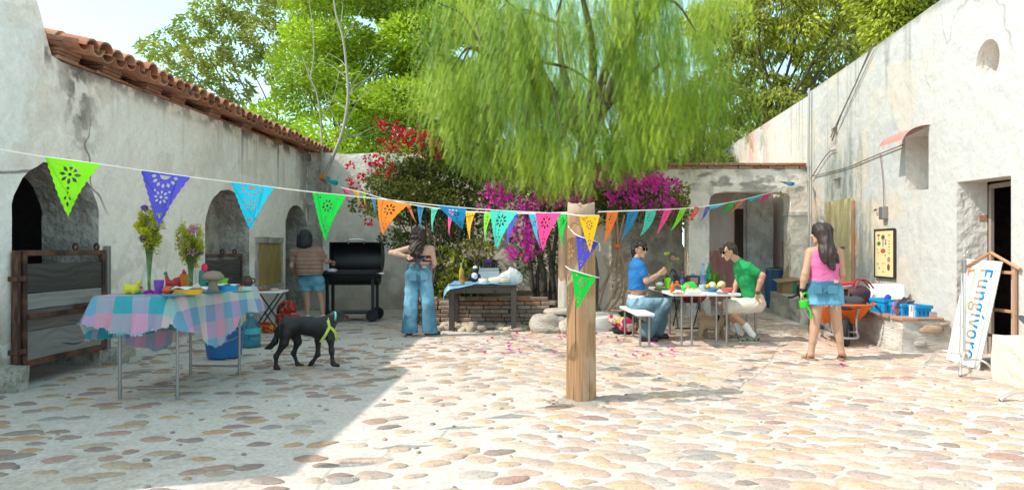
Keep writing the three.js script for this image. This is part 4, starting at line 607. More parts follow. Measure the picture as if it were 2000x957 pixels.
function handGeo(W, D, N, curl = 0.5, side = 1, s = 1) { // D towards the fingers, N out of the palm, side: where the thumb leaves
  D = nrm(D); let A = nrm(crs(D, N)); N = nrm(crs(A, D)); A = A.map((x) => x * side);
  const at = (d, a, n) => [W[0] + (D[0] * d + A[0] * a + N[0] * n) * s, W[1] + (D[1] * d + A[1] * a + N[1] * n) * s, W[2] + (D[2] * d + A[2] * a + N[2] * n) * s], p = [];
  for (const a of [-0.028, -0.01, 0.008, 0.026]) p.push([at(0.0, a * 0.6, 0), at(0.082, a, 0), 0.016 * s, 0.0125 * s]);
  [[-0.03, 0.8], [-0.011, 0.96], [0.009, 1], [0.029, 0.92]].forEach(([a, L], i) => { let d = 0.082, n = 0, th = 0.15 + 0.05 * i; for (const [l, r] of [[0.042, 0.0095], [0.026, 0.0085], [0.02, 0.0075]]) { th += curl * 0.75; const d2 = d + Math.cos(th) * l * L, n2_ = n + Math.sin(th) * l * L; p.push([at(d, a, n), at(d2, a, n2_), r * s, (r - 0.001) * s]); d = d2; n = n2_; } });
  p.push([at(0.02, 0.024, 0.004), at(0.052, 0.052, 0.016), 0.014 * s, 0.0105 * s], [at(0.052, 0.052, 0.016), at(0.08, 0.055 - curl * 0.02, 0.026 + curl * 0.01), 0.0105 * s, 0.008 * s]);
  return sdf(p, { c: 0.0042, k: 0.008 });
}
// o: base [px, py], d, J {joints as [px, py, further]}, face, up
function figure(label, o) {
  const d = o.d, b = P(o.base[0], o.base[1], d); b.y = 0;
  const j = (q) => { const p = P(q[0], q[1], d + (q[2] || 0)).sub(b); return [p.x, p.y, p.z]; }, J = {}; for (const k in o.J) J[k] = j(o.J[k]);
  const g = thing('person', label, 'person', b), w = o.w ?? 1, lat = nrm(add(J.sR, J.sL, -1)), hlat = nrm(add(J.hR, J.hL, -1));
  const spine = (t) => mid(J.pelvis, J.neck, t), hor = (c, h, l, r) => [add(c, l, h), add(c, l, -h), r, r];
  const lat2 = (t) => nrm(mid(hlat, lat, t));
  const torso = (e = 0) => [hor(J.pelvis, 0.085 * w, hlat, 0.105 * w + e), hor(spine(0.3), 0.06 * w, lat2(0.3), 0.1 * w + e), hor(spine(0.46), 0.062 * w, lat2(0.5), 0.1 * w + e), hor(spine(0.62), 0.075 * w, lat2(0.7), 0.104 * w + e), [add(J.sL, lat, 0.03), add(J.sR, lat, -0.03), 0.055 + e, 0.055 + e], hor(spine(0.84), 0.08 * w, lat, 0.085 + e)];
  const arm = (s) => [[J['s' + s], J['e' + s], 0.054 * w, 0.041], [J['e' + s], mid(J['e' + s], J['w' + s], 0.3), 0.041, 0.042], [mid(J['e' + s], J['w' + s], 0.3), J['w' + s], 0.042, 0.027]];
  const leg = (s) => [[J['h' + s], J['k' + s], 0.088 * w, 0.052], [J['k' + s], J['a' + s], 0.05, 0.036], [add(mid(J['k' + s], J['a' + s], 0.14), o.back ?? [0, 0, 0.012]), add(mid(J['k' + s], J['a' + s], 0.5), o.back ?? [0, 0, 0.012]), 0.044, 0.036]];
  const foot = (s) => [[J['a' + s], J['t' + s], 0.036, 0.028]];
  const F = nrm(o.face), U0 = o.up ?? [0, 1, 0], Rr = crs(F, U0), U = nrm(crs(Rr, F)), hs = o.hs ?? 1, [hat, hp] = headPrims(J.head, F, U, hs);
  const body = sdf([...torso(), ...arm('L'), ...arm('R'), ...leg('L'), ...leg('R'), ...(o.bare ? [...foot('L'), ...foot('R')] : []), [J.neck, J.head, 0.055, 0.05]], { c: 0.012, k: 0.024 });
  const hands = ['L', 'R'].map((s) => { const q = o.hand?.[s] ?? {}; return handGeo(J['w' + s], q.dir ?? add(J['w' + s], J['e' + s], -1), q.n ?? [0, 0, 1], q.curl ?? 0.45, q.side ?? (s === 'L' ? 1 : -1)); });
  part(g, 'body', mergeGeometries([body, sdf(hp, { c: 0.0055, k: 0.018 }), ...hands]), o.skin);
  return { g, J, torso, arm, leg, spine, hor, hat, lat, hlat, lat2, mid, b, j, F, U, d };
}
const fold = (f, amp, sx = 6, sy = 9) => (x, y, z) => -0.014 * Math.max(0, 0.5 - 9 * Math.abs(fbm(x * 4 + z * 3 + y * 2 + 30, y * 3.2 - x * 2 + 30, 3, f + 8) - 0.5)) + amp * Math.sin((x + z * 0.6) * sx + fbm(x * 5 + 9, y * 5 + z * 4, 3, f) * sy) * fbm(x * 4 + z * 3, y * 4, 2, f + 3);
const denim = (c) => M('#fff', 0.9, { map: tex(256, 256, (u, v) => { const k = fbm(u * 3, v * 3, 3, 201, 3), t = n2(u * 120, v * 20, 202, 0), q = mix3(c, c.map((x) => Math.min(1, x * 1.9 + 0.05)), sm(0.4, 0.75, k)); const f = 0.85 + 0.3 * t; return [q[0] * f, q[1] * f, q[2] * f]; }), ...bump(6, 0.001) });
const jeansM = denim([0.075, 0.20, 0.28]), shortsM = denim([0.045, 0.145, 0.2]), skirtM = denim([0.045, 0.175, 0.275]), jeans2M = denim([0.09, 0.17, 0.215]);
const hairBlack = M([0.012, 0.011, 0.012], 0.5, { ...bump(9, 0.004) }), hairBrown = M([0.032, 0.018, 0.012], 0.55, { ...bump(9, 0.004) }), hairDark = M([0.035, 0.022, 0.02], 0.45, { ...bump(9, 0.003) });
function glasses(g, f, mat) { const { hat } = f, L = (r) => { const c = hat(0.094, 0.022, r), m = rbox(0.058, 0.046, 0.01, 0.01); const z = V(...f.F), x = V(...nrm(crs(f.F, f.U))), y = V(...f.U); m.applyMatrix4(new THREE.Matrix4().makeBasis(x, y, z).setPosition(c[0], c[1], c[2])); return m; };
  const s = part(g, 'sunglasses', [L(0.031), L(-0.031), bar(hat(0.094, 0.03, 0.02), hat(0.094, 0.03, -0.02), 0.004, 6), bar(hat(0.09, 0.03, 0.058), hat(-0.005, 0.028, 0.083), 0.004, 6), bar(hat(0.09, 0.03, -0.058), hat(-0.005, 0.028, -0.083), 0.004, 6)], mat); return s; }
const lens = M([0.012, 0.012, 0.014], 0.18);
function sockShoe(g, f, s, shoeM, sockM, dirJ, L = 0.25) { // shoe along ankle -> toe
  const A = f.J['a' + s], T = f.J['t' + s], D = nrm([T[0] - A[0], 0, T[2] - A[2]]), y0 = Math.max(0.035, Math.min(A[1] - 0.05, T[1])), heel = [A[0] - D[0] * 0.05, f.heel?.[s] ?? 0.05, A[2] - D[2] * 0.05], ty = 0.04;
  const toe = [heel[0] + D[0] * (L - 0.08), ty, heel[2] + D[2] * (L - 0.08)], midp = mid(heel, toe, 0.45), sd = nrm(crs(D, [0, 1, 0]));
  const sh = part(g, 'shoe', sdf([[heel, midp, 0.042, 0.045], [midp, toe, 0.045, 0.036], [add(toe, sd, 0.012), add(toe, sd, -0.012), 0.034, 0.034], [add(heel, [0, 0.03, 0]), add(mid(heel, toe, 0.25), [0, 0.045, 0]), 0.04, 0.036]], { c: 0.008, k: 0.03 }), shoeM);
  const so = part(sh, 'sole', sdf([[add(heel, [0, -0.03, 0]), add(midp, [0, -0.032, 0]), 0.044, 0.046], [add(midp, [0, -0.032, 0]), add(toe, [0, -0.028, 0]), 0.046, 0.038], [add(add(toe, [0, -0.028, 0]), sd, 0.012), add(add(toe, [0, -0.028, 0]), sd, -0.012), 0.036, 0.036]], { c: 0.008, k: 0.02, cut: heel[1] < 0.07 ? [[0, 1, 0, 0.022], [0, -1, 0, -0.002]] : [[0, 1, 0, heel[1]]] }), sockM);
  return sh;
}
{ // woman in the striped shirt at the grill, seen from behind
  const f = figure('person in a striped t-shirt and denim shorts tending the grill, seen from behind', { base: [612, 632], d: 12.2, skin: skinM([0.46, 0.26, 0.18]), face: [0.1, -0.12, -1], w: 1.14,
    J: { head: [596, 464], neck: [598, 483], sL: [574, 493], sR: [623, 491], eL: [569, 520, -0.02], wL: [577, 534, 0.2], eR: [637, 510, 0.1], wR: [646, 511, 0.3], pelvis: [607, 549], hL: [596, 553], hR: [619, 553], kL: [600, 590, 0.02], kR: [627, 590, 0.02], aL: [600, 626], aR: [631, 626], tL: [598, 630, 0.15], tR: [634, 630, 0.15] }, hand: { L: { n: [0, 1, 0] }, R: { n: [0, -1, -0.3], curl: 0.9 } } });
  const { g, J } = f;
  const stripe = tex(8, 512, (u, v) => { const s = (v * 27) % 3, a = [[0.36, 0.03, 0.03], [0.42, 0.13, 0.07], [0.04, 0.08, 0.1]], i = Math.floor(s), fr = s - i; return fr < 0.62 ? a[i] : fr < 0.84 ? [0.60, 0.48, 0.32] : [0.10, 0.16, 0.12]; }); stripe.repeat.set(1, 1.55);
  const sl = (s) => [J['s' + s], mid(J['s' + s], J['e' + s], 0.55), 0.07, 0.064];
  part(g, 'shirt', sdf([...f.torso(0.026).slice(1), f.hor(f.spine(0.28), 0.1, f.hlat, 0.13), f.hor(f.spine(0.5), 0.095, f.lat, 0.13), sl('L'), sl('R'), [J.neck, f.spine(0.9), 0.062, 0.08]], { c: 0.011, k: 0.05, cut: [[0.06, -1, 0, -J.pelvis[1] - 0.115]], disp: fold(1, 0.012, 9) }), M('#fff', 0.9, { map: stripe }));
  part(g, 'shorts', sdf([f.hor(J.pelvis, 0.098, f.hlat, 0.142), f.hor(f.spine(0.24), 0.08, f.hlat, 0.12), [J.hL, mid(J.hL, J.kL, 0.6), 0.122, 0.108], [J.hR, mid(J.hR, J.kR, 0.6), 0.122, 0.108]], { c: 0.01, k: 0.012, cut: [[0, -1, 0, -J.kL[1] - 0.2], [0, 1, 0, J.pelvis[1] + 0.14]], disp: fold(2, 0.01, 14) }), shortsM);
  const h = f.hat; part(g, 'hair', sdf([[h(-0.03, 0.04, 0), h(0.02, 0.045, 0), 0.108, 0.098], [h(-0.05, 0.0, 0.05), h(-0.05, -0.12, 0.075), 0.09, 0.07], [h(-0.05, 0.0, -0.05), h(-0.05, -0.12, -0.075), 0.09, 0.07], [h(-0.075, -0.0, 0), h(-0.07, -0.14, 0), 0.085, 0.07]], { c: 0.008, k: 0.03, disp: (x, y, z) => 0.004 * Math.sin(x * 110 + fbm(x * 7, y * 4, 2, 4) * 12) }), hairBlack);
  for (const s of ['L', 'R']) { part(g, 'sock', sdf([[mid(J['k' + s], J['a' + s], 0.78), J['a' + s], 0.046, 0.044]], { c: 0.01 }), mats.white); sockShoe(g, f, s, mats.black, mats.rubber); }
}
{ // woman in wide jeans
  const f = figure('person with long curly hair, tied bandeau top and wide blue jeans, seen from behind', { base: [818, 657], d: 10.46, skin: skinM([0.56, 0.34, 0.25]), face: [0.15, -0.25, -1], w: 0.97,
    J: { head: [818, 462], neck: [820, 481], sL: [799, 486], sR: [842, 486], eL: [764, 494, -0.06], wL: [794, 501, -0.1], eR: [848, 514, 0.03], wR: [838, 526, 0.2], pelvis: [817, 537], hL: [806, 541], hR: [829, 541], kL: [802, 592], kR: [836, 592], aL: [799, 644], aR: [840, 645], tL: [797, 652, 0.18], tR: [864, 652, 0.06] }, hand: { L: { dir: [1, -0.1, 0.2], n: [0, 0.3, 1] }, R: { n: [-1, 0, 0] } } });
  const { g, J } = f;
  part(g, 'jeans', sdf([f.hor(J.pelvis, 0.09, f.hlat, 0.12), f.hor(f.spine(0.26), 0.055, f.hlat, 0.108), [J.hL, J.kL, 0.112, 0.1], [J.kL, add(J.aL, [0, -0.06, 0]), 0.1, 0.122], [J.hR, J.kR, 0.112, 0.1], [J.kR, add(J.aR, [0, -0.06, 0]), 0.1, 0.122]], { c: 0.012, k: 0.02, cut: [[0, -1, 0, -0.055], [0, 1, 0, J.pelvis[1] + 0.155]], disp: fold(4, 0.01, 16, 14) }), jeansM);
  const mk = (x, w, h, y) => { const p = f.j([x, y, -0.141]); return rbox(w, h, 0.014, 0.006, p[0], p[1], p[2], -0.08); };
  part(g, 'pocket', mk(829, 0.12, 0.15, 538), M([0.11, 0.26, 0.345], 0.9)); part(g, 'pocket', mk(806, 0.11, 0.14, 540), M([0.085, 0.22, 0.30], 0.9)); part(g, 'leather_patch', mk(829, 0.07, 0.04, 521).translate(0, 0, 0.03), M([0.55, 0.3, 0.18], 0.7));
  part(g, 'waistband', sdf([f.hor(f.spine(0.25), 0.062, f.hlat, 0.118)], { c: 0.008, cut: [[0, 1, 0, J.pelvis[1] + 0.165], [0, -1, 0, -J.pelvis[1] - 0.125]] }), jeansM);
  const topM = M('#fff', 0.8, { map: tex(128, 64, (u, v) => { const k = fbm(u * 6, v * 3, 2, 211); return k < 0.42 ? [0.02, 0.02, 0.06] : k < 0.5 ? [0.62, 0.22, 0.04] : k < 0.56 ? [0.5, 0.06, 0.08] : k < 0.62 ? [0.05, 0.3, 0.5] : [0.02, 0.02, 0.05]; }) }); topM.map.repeat.set(4, 6);
  part(g, 'bandeau_top', sdf([f.hor(f.spine(0.56), 0.078, f.lat, 0.114)], { c: 0.008, cut: [[0, 1, 0, f.spine(0.56)[1] + 0.055], [0, -1, 0, -f.spine(0.56)[1] + 0.045]] }), topM);
  const k0 = f.j([815, 509, -0.13]); part(g, 'bow', [rock(0.022, 0.02, 0.016, ...k0, 2, 0.2), ...[[-0.09, 0.03], [0.09, 0.03], [-0.06, -0.1], [0.045, -0.11]].map(([a, c]) => sheet(4, 2, (u, v) => [k0[0] + a * u + (v - 0.5) * 0.035 * (c < 0 ? 1 : 0.3), k0[1] + c * u + (v - 0.5) * 0.04 * (c > 0 ? 1 : 0.2), k0[2] - 0.015 * Math.sin(u * 3)]))], topM);
  const h = f.hat, curls = (x, y, z) => 0.02 * Math.sin(y * 75 + fbm(x * 12, z * 12, 2, 7) * 16) * Math.sin(x * 60 + z * 40 + fbm(x * 6, y * 6, 2, 9) * 9);
  part(g, 'hair', sdf([[h(-0.03, 0.04, 0), h(0.03, 0.045, 0), 0.1, 0.09], [h(-0.07, 0.0, 0.02), h(-0.14, -0.3, 0.01), 0.085, 0.062], [h(-0.07, -0.02, -0.03), h(-0.14, -0.28, -0.05), 0.08, 0.05], [h(-0.06, -0.02, 0.05), h(-0.13, -0.26, 0.06), 0.07, 0.05]], { c: 0.008, k: 0.03, disp: curls }), hairBrown);
  for (const s of ['L', 'R']) sockShoe(g, f, s, mats.black, M([0.35, 0.33, 0.3], 0.8));
  part(g, 'bracelet', tube([...Array(9).keys()].map((i) => { const a = i / 8 * 6.283, p = mid(J.wL, J.eL, 0.08); return [p[0] + 0.004, p[1] + Math.cos(a) * 0.031, p[2] + Math.sin(a) * 0.031]; }), 0.005, 20, 5), M([0.4, 0.25, 0.1], 0.5));
}
{ // woman in pink top and denim mini skirt
  const f = figure('person with long dark hair, pink sleeveless top and denim mini skirt, seen from behind', { base: [1615, 703], d: 8.2, skin: skinM([0.50, 0.29, 0.19]), face: [-0.86, 0.02, -0.5], w: 0.95, bare: 1,
    J: { head: [1605, 457], neck: [1608, 481], sL: [1583, 492], sR: [1639, 492], eL: [1574, 534, -0.02], wL: [1567, 570, 0.02], eR: [1645, 534, 0.06], wR: [1634, 548, 0.28], pelvis: [1612, 568], hL: [1598, 574], hR: [1628, 574], kL: [1592, 640], kR: [1637, 640, 0.02], aL: [1585, 692], aR: [1645, 689], tL: [1588, 701, 0.16], tR: [1651, 697, 0.14] }, hand: { L: { dir: [0.1, -1, 0], n: [0.6, 0, 0.6], curl: 0.8 }, R: { n: [-1, 0, 0] } } });
  const { g, J } = f;
  part(g, 'top', sdf([...f.torso(0.014).slice(1, 4), f.hor(f.spine(0.14), 0.075, f.hlat, 0.118), f.hor(f.spine(0.8), 0.075, f.lat, 0.098), [add(f.spine(0.84), f.lat, 0.075), add(J.sR, f.lat, -0.045), 0.05, 0.05], [add(f.spine(0.84), f.lat, -0.075), add(J.sL, f.lat, 0.045), 0.05, 0.05]], { c: 0.0085, k: 0.03, cut: [[0, -1, 0, -J.pelvis[1] - 0.1]], disp: (x, y, z) => 0.004 * Math.sin(y * 150 + fbm(x * 6, y * 6, 3, 5) * 26) * fbm(x * 7 + 4, y * 9, 2, 8) }), M([0.66, 0.15, 0.34], 0.85));
  part(g, 'skirt', sdf([f.hor(J.pelvis, 0.092, f.hlat, 0.122), f.hor(f.spine(0.2), 0.07, f.hlat, 0.112), [add(J.hL, [0, 0, 0]), add(J.hL, [0, -0.16, 0]), 0.115, 0.115], [J.hR, add(J.hR, [0, -0.16, 0]), 0.115, 0.115], f.hor(add(J.pelvis, [0, -0.16, 0]), 0.1, f.hlat, 0.115)], { c: 0.011, k: 0.04, cut: [[0, -1, 0, -J.pelvis[1] + 0.165], [0, 1, 0, J.pelvis[1] + 0.13]], disp: fold(6, 0.008, 14) }), skirtM);
  const mk = (x, w, h, y) => { const p = f.j([x, y, -0.136]); return rbox(w, h, 0.012, 0.005, p[0], p[1], p[2], -0.05); };
  part(g, 'pocket', mk(1597, 0.12, 0.1, 566), M([0.075, 0.225, 0.335], 0.9)); part(g, 'pocket', mk(1629, 0.12, 0.1, 566), M([0.075, 0.225, 0.335], 0.9)); part(g, 'leather_patch', mk(1633, 0.05, 0.035, 550).translate(0, 0, 0.02), M([0.6, 0.38, 0.25], 0.7));
  { rs(71); const S = new Soup(), y0 = J.pelvis[1] - 0.163; for (let i = 0; i < 130; i++) { const a = R(6.283), o = [J.pelvis[0] + Math.cos(a) * 0.205, y0, J.pelvis[2] + Math.sin(a) * 0.112]; S.leaf(o, [R(-0.2, 0.2), -1, R(-0.2, 0.2)], [Math.sin(a), 0, Math.cos(a)], R() < 0.06 ? 0.08 : R(0.012, 0.028), 0.003, [0.7, 0.72, 0.7]); } part(g, 'frayed_hem', S.geo(), M('#fff', 0.9, { vertexColors: true })).userData.kind = 'stuff'; }
  const h = f.hat, wave = (x, y, z) => 0.006 * Math.sin(x * 130 + fbm(x * 6, y * 4, 3, 8) * 20);
  const hq = (x, y, dz) => f.j([x, y, dz]);
  part(g, 'hair', sdf([[h(-0.03, 0.04, 0), h(0.015, 0.05, 0), 0.102, 0.092], [h(-0.03, 0.02, 0.03), h(-0.04, -0.08, 0.05), 0.085, 0.07], [h(-0.02, 0.02, -0.04), h(-0.05, -0.08, -0.05), 0.085, 0.07], [hq(1612, 465, -0.05), hq(1618, 495, -0.12), 0.085, 0.085], [hq(1618, 495, -0.11), hq(1628, 523, -0.15), 0.08, 0.035], [hq(1612, 490, -0.1), hq(1612, 510, -0.14), 0.06, 0.03], [hq(1626, 490, -0.08), hq(1636, 510, -0.1), 0.055, 0.03]], { c: 0.008, k: 0.04, disp: wave }), hairDark);
  glasses(g, f, lens);
  for (const s of ['L', 'R']) { const A = J['a' + s], T = J['t' + s]; const sx = s === 'L' ? -0.02 : 0.05; const sl = part(g, 'sandal', sdf([[[A[0] - sx * 0.6, 0.022, A[2] + 0.05], [A[0] + sx, 0.022, A[2] - 0.13], 0.034, 0.04]], { c: 0.008, k: 0.02, cut: [[0, 1, 0, 0.03], [0, -1, 0, -0.002]] }), M([0.28, 0.17, 0.10], 0.8)); part(sl, 'strap', tube([[A[0] - 0.045 + sx * 0.5, 0.03, A[2] - 0.04], [A[0] + sx * 0.5, 0.085, A[2] - 0.055], [A[0] + 0.045 + sx * 0.5, 0.03, A[2] - 0.04]], 0.011, 14, 6), M([0.3, 0.18, 0.1], 0.8)); }
  part(g, 'wristband', sdf([[mid(J.eL, J.wL, 0.86), mid(J.eL, J.wL, 0.93), 0.033, 0.033]], { c: 0.006, k: 0.01 }), mats.black);
}
{ // seated person in the blue t-shirt
  const f = figure('seated person with sunglasses, blue t-shirt and baggy jeans on the left bench', { base: [1252, 660], d: 10.0, skin: skinM([0.48, 0.27, 0.17]), face: [0.72, -0.05, 0.66], w: 0.95,
    J: { head: [1250, 489], neck: [1244, 508], sR: [1251, 521, -0.15], sL: [1243, 518, 0.17], eR: [1263, 549, -0.2], wR: [1289, 535, -0.1], eL: [1272, 546, 0.15], wL: [1288, 532, 0.02], pelvis: [1243, 590], hR: [1246, 592, -0.09], hL: [1243, 591, 0.09], kR: [1296, 590, -0.12], kL: [1299, 587, 0.13], aR: [1262, 645, -0.14], aL: [1283, 640, 0.12], tR: [1280, 655, -0.14], tL: [1300, 650, 0.12] }, hand: { R: { dir: [0.8, 0.55, 0.1], n: [0, 0.3, -1], curl: 0.9 }, L: { dir: [0.8, 0.4, 0.2], n: [0, -0.2, 1], curl: 0.9 } } });
  const { g, J } = f, sl = (s) => [J['s' + s], mid(J['s' + s], J['e' + s], 0.52), 0.068, 0.062];
  part(g, 'shirt', sdf([...f.torso(0.016).slice(1), sl('L'), sl('R'), [J.neck, f.spine(0.9), 0.058, 0.075]], { c: 0.011, k: 0.045, cut: [[0, -1, 0, -f.spine(0.3)[1]]], disp: fold(11, 0.009, 12) }), M([0.012, 0.15, 0.42], 0.85));
  part(g, 'waistband', sdf([f.hor(f.spine(0.13), 0.07, f.hlat, 0.117)], { c: 0.01, cut: [[0, 1, 0, f.spine(0.17)[1]], [0, -1, 0, -f.spine(0.09)[1]]] }), mats.white);
  part(g, 'jeans', sdf([f.hor(J.pelvis, 0.09, f.hlat, 0.122), [J.hR, J.kR, 0.115, 0.095], [J.hL, J.kL, 0.115, 0.095], [J.kR, f.j([1266, 648, -0.13]), 0.096, 0.11], [J.kL, f.j([1286, 645, 0.12]), 0.096, 0.1]], { c: 0.012, k: 0.03, cut: [[0, 1, 0, f.spine(0.12)[1]], [0, -1, 0, -0.055]], disp: fold(12, 0.018, 18, 14) }), jeans2M);
  const h = f.hat; rs(73); const tufts = []; for (let i = 0; i < 16; i++) { const a = R(6.28), e = R(0.2, 1.2), fr = Math.cos(a) * Math.cos(e), rr = Math.sin(a) * Math.cos(e); if (fr > 0.5 && e < 0.7) continue; const c = h(-0.02 + fr * 0.1, 0.045 + Math.sin(e) * 0.075, rr * 0.09); tufts.push([c, c, 0.032, 0.032]); }
  part(g, 'hair', sdf([[h(-0.045, 0.06, 0), h(0.03, 0.075, 0), 0.085, 0.07], [h(-0.06, 0.01, 0.03), h(-0.07, -0.07, 0.02), 0.07, 0.05], [h(-0.06, 0.01, -0.03), h(-0.07, -0.07, -0.02), 0.07, 0.05], [h(0.07, 0.085, -0.03), h(0.07, 0.07, 0.04), 0.03, 0.025], ...tufts], { c: 0.0075, k: 0.02, disp: (x, y, z) => 0.006 * Math.sin(x * 140) * Math.sin(y * 120 + z * 60) }), hairBlack);
  glasses(g, f, lens);
  for (const s of ['L', 'R']) sockShoe(g, f, s, mats.black, mats.rubber, 0, 0.27);
}
{ // person in green leaning forward
  const f = figure('person in a green t-shirt and cream shorts half seated, leaning over the white table', { base: [1462, 674], d: 9.9, skin: skinM([0.52, 0.29, 0.18]), face: [-0.93, -0.33, 0.16], w: 1.0,
    J: { head: [1424, 492], neck: [1444, 511], sL: [1463, 524, -0.16], sR: [1450, 521, 0.17], eL: [1490, 538, -0.24], wL: [1479, 573, -0.17], eR: [1441, 550, 0.2], wR: [1434, 574, 0.16], pelvis: [1477, 592], hL: [1474, 595, -0.1], hR: [1478, 594, 0.1], kL: [1421, 603, -0.13], kR: [1415, 597, 0.14], aL: [1471, 648, -0.16], aR: [1448, 647, 0.12], tL: [1448, 668, -0.16], tR: [1424, 663, 0.12] }, hand: { L: { dir: [0.25, -1, 0.1], n: [0.3, 0, 1], curl: 0.4 }, R: { dir: [-0.3, -0.8, 0], n: [0, -1, 0], curl: 0.5 } } });
  const { g, J } = f, sl = (s) => [J['s' + s], mid(J['s' + s], J['e' + s], 0.6), 0.072, 0.066];
  const ax = nrm(add(J.neck, J.pelvis, -1)), cp = f.spine(0.1);
  part(g, 'shirt', sdf([...f.torso(0.018).slice(1), f.hor(f.spine(0.2), 0.075, f.hlat, 0.12), sl('L'), sl('R'), [J.neck, f.spine(0.9), 0.06, 0.078]], { c: 0.011, k: 0.045, cut: [[-ax[0], -ax[1], -ax[2], -(ax[0] * cp[0] + ax[1] * cp[1] + ax[2] * cp[2])]], disp: fold(21, 0.012, 12) }), M([0.008, 0.27, 0.075], 0.85));
  part(g, 'shorts', sdf([f.hor(J.pelvis, 0.09, f.hlat, 0.13), f.hor(f.spine(0.12), 0.07, f.hlat, 0.12), [J.hL, mid(J.hL, J.kL, 0.88), 0.12, 0.098], [J.hR, mid(J.hR, J.kR, 0.88), 0.12, 0.098]], { c: 0.012, k: 0.03, disp: fold(22, 0.014, 16, 12) }), M([0.66, 0.61, 0.52], 0.9, { ...bump(8, 0.001) }));
  const h = f.hat; part(g, 'hair', sdf([[h(-0.045, 0.06, 0), h(0.05, 0.085, 0), 0.078, 0.05], [h(-0.06, 0.02, 0.03), h(-0.075, -0.05, 0.02), 0.065, 0.045], [h(-0.06, 0.02, -0.03), h(-0.075, -0.05, -0.02), 0.065, 0.045], [h(0.085, 0.08, 0.03), h(0.085, 0.08, -0.03), 0.026, 0.026], [h(0.0, 0.05, 0.06), h(-0.03, 0.03, 0.062), 0.035, 0.03], [h(0.0, 0.05, -0.06), h(-0.03, 0.03, -0.062), 0.035, 0.03]], { c: 0.0075, k: 0.02, disp: (x, y, z) => 0.004 * Math.sin(z * 150 + x * 60) }), hairBrown);
  glasses(g, f, lens);
  const shoe = M('#fff', 0.8, { map: tex(64, 64, (u, v) => { const k = n2(u * 14, v * 14, 5); return k < 0.4 ? [0.08, 0.085, 0.06] : k < 0.65 ? [0.2, 0.2, 0.12] : [0.4, 0.38, 0.3]; }) }); shoe.map.repeat.set(6, 6);
  for (const s of ['L', 'R']) { part(g, 'sock', sdf([[mid(J['k' + s], J['a' + s], 0.72), add(J['a' + s], [0, -0.05, 0]), 0.05, 0.05]], { c: 0.01 }), mats.white); sockShoe(g, f, s, shoe, M([0.72, 0.68, 0.56], 0.8), 0, 0.29); }
  part(g, 'wristband', sdf([[mid(J.eL, J.wL, 0.9), mid(J.eL, J.wL, 0.97), 0.033, 0.033]], { c: 0.006, k: 0.01 }), M([0.15, 0.06, 0.04], 0.7));
}
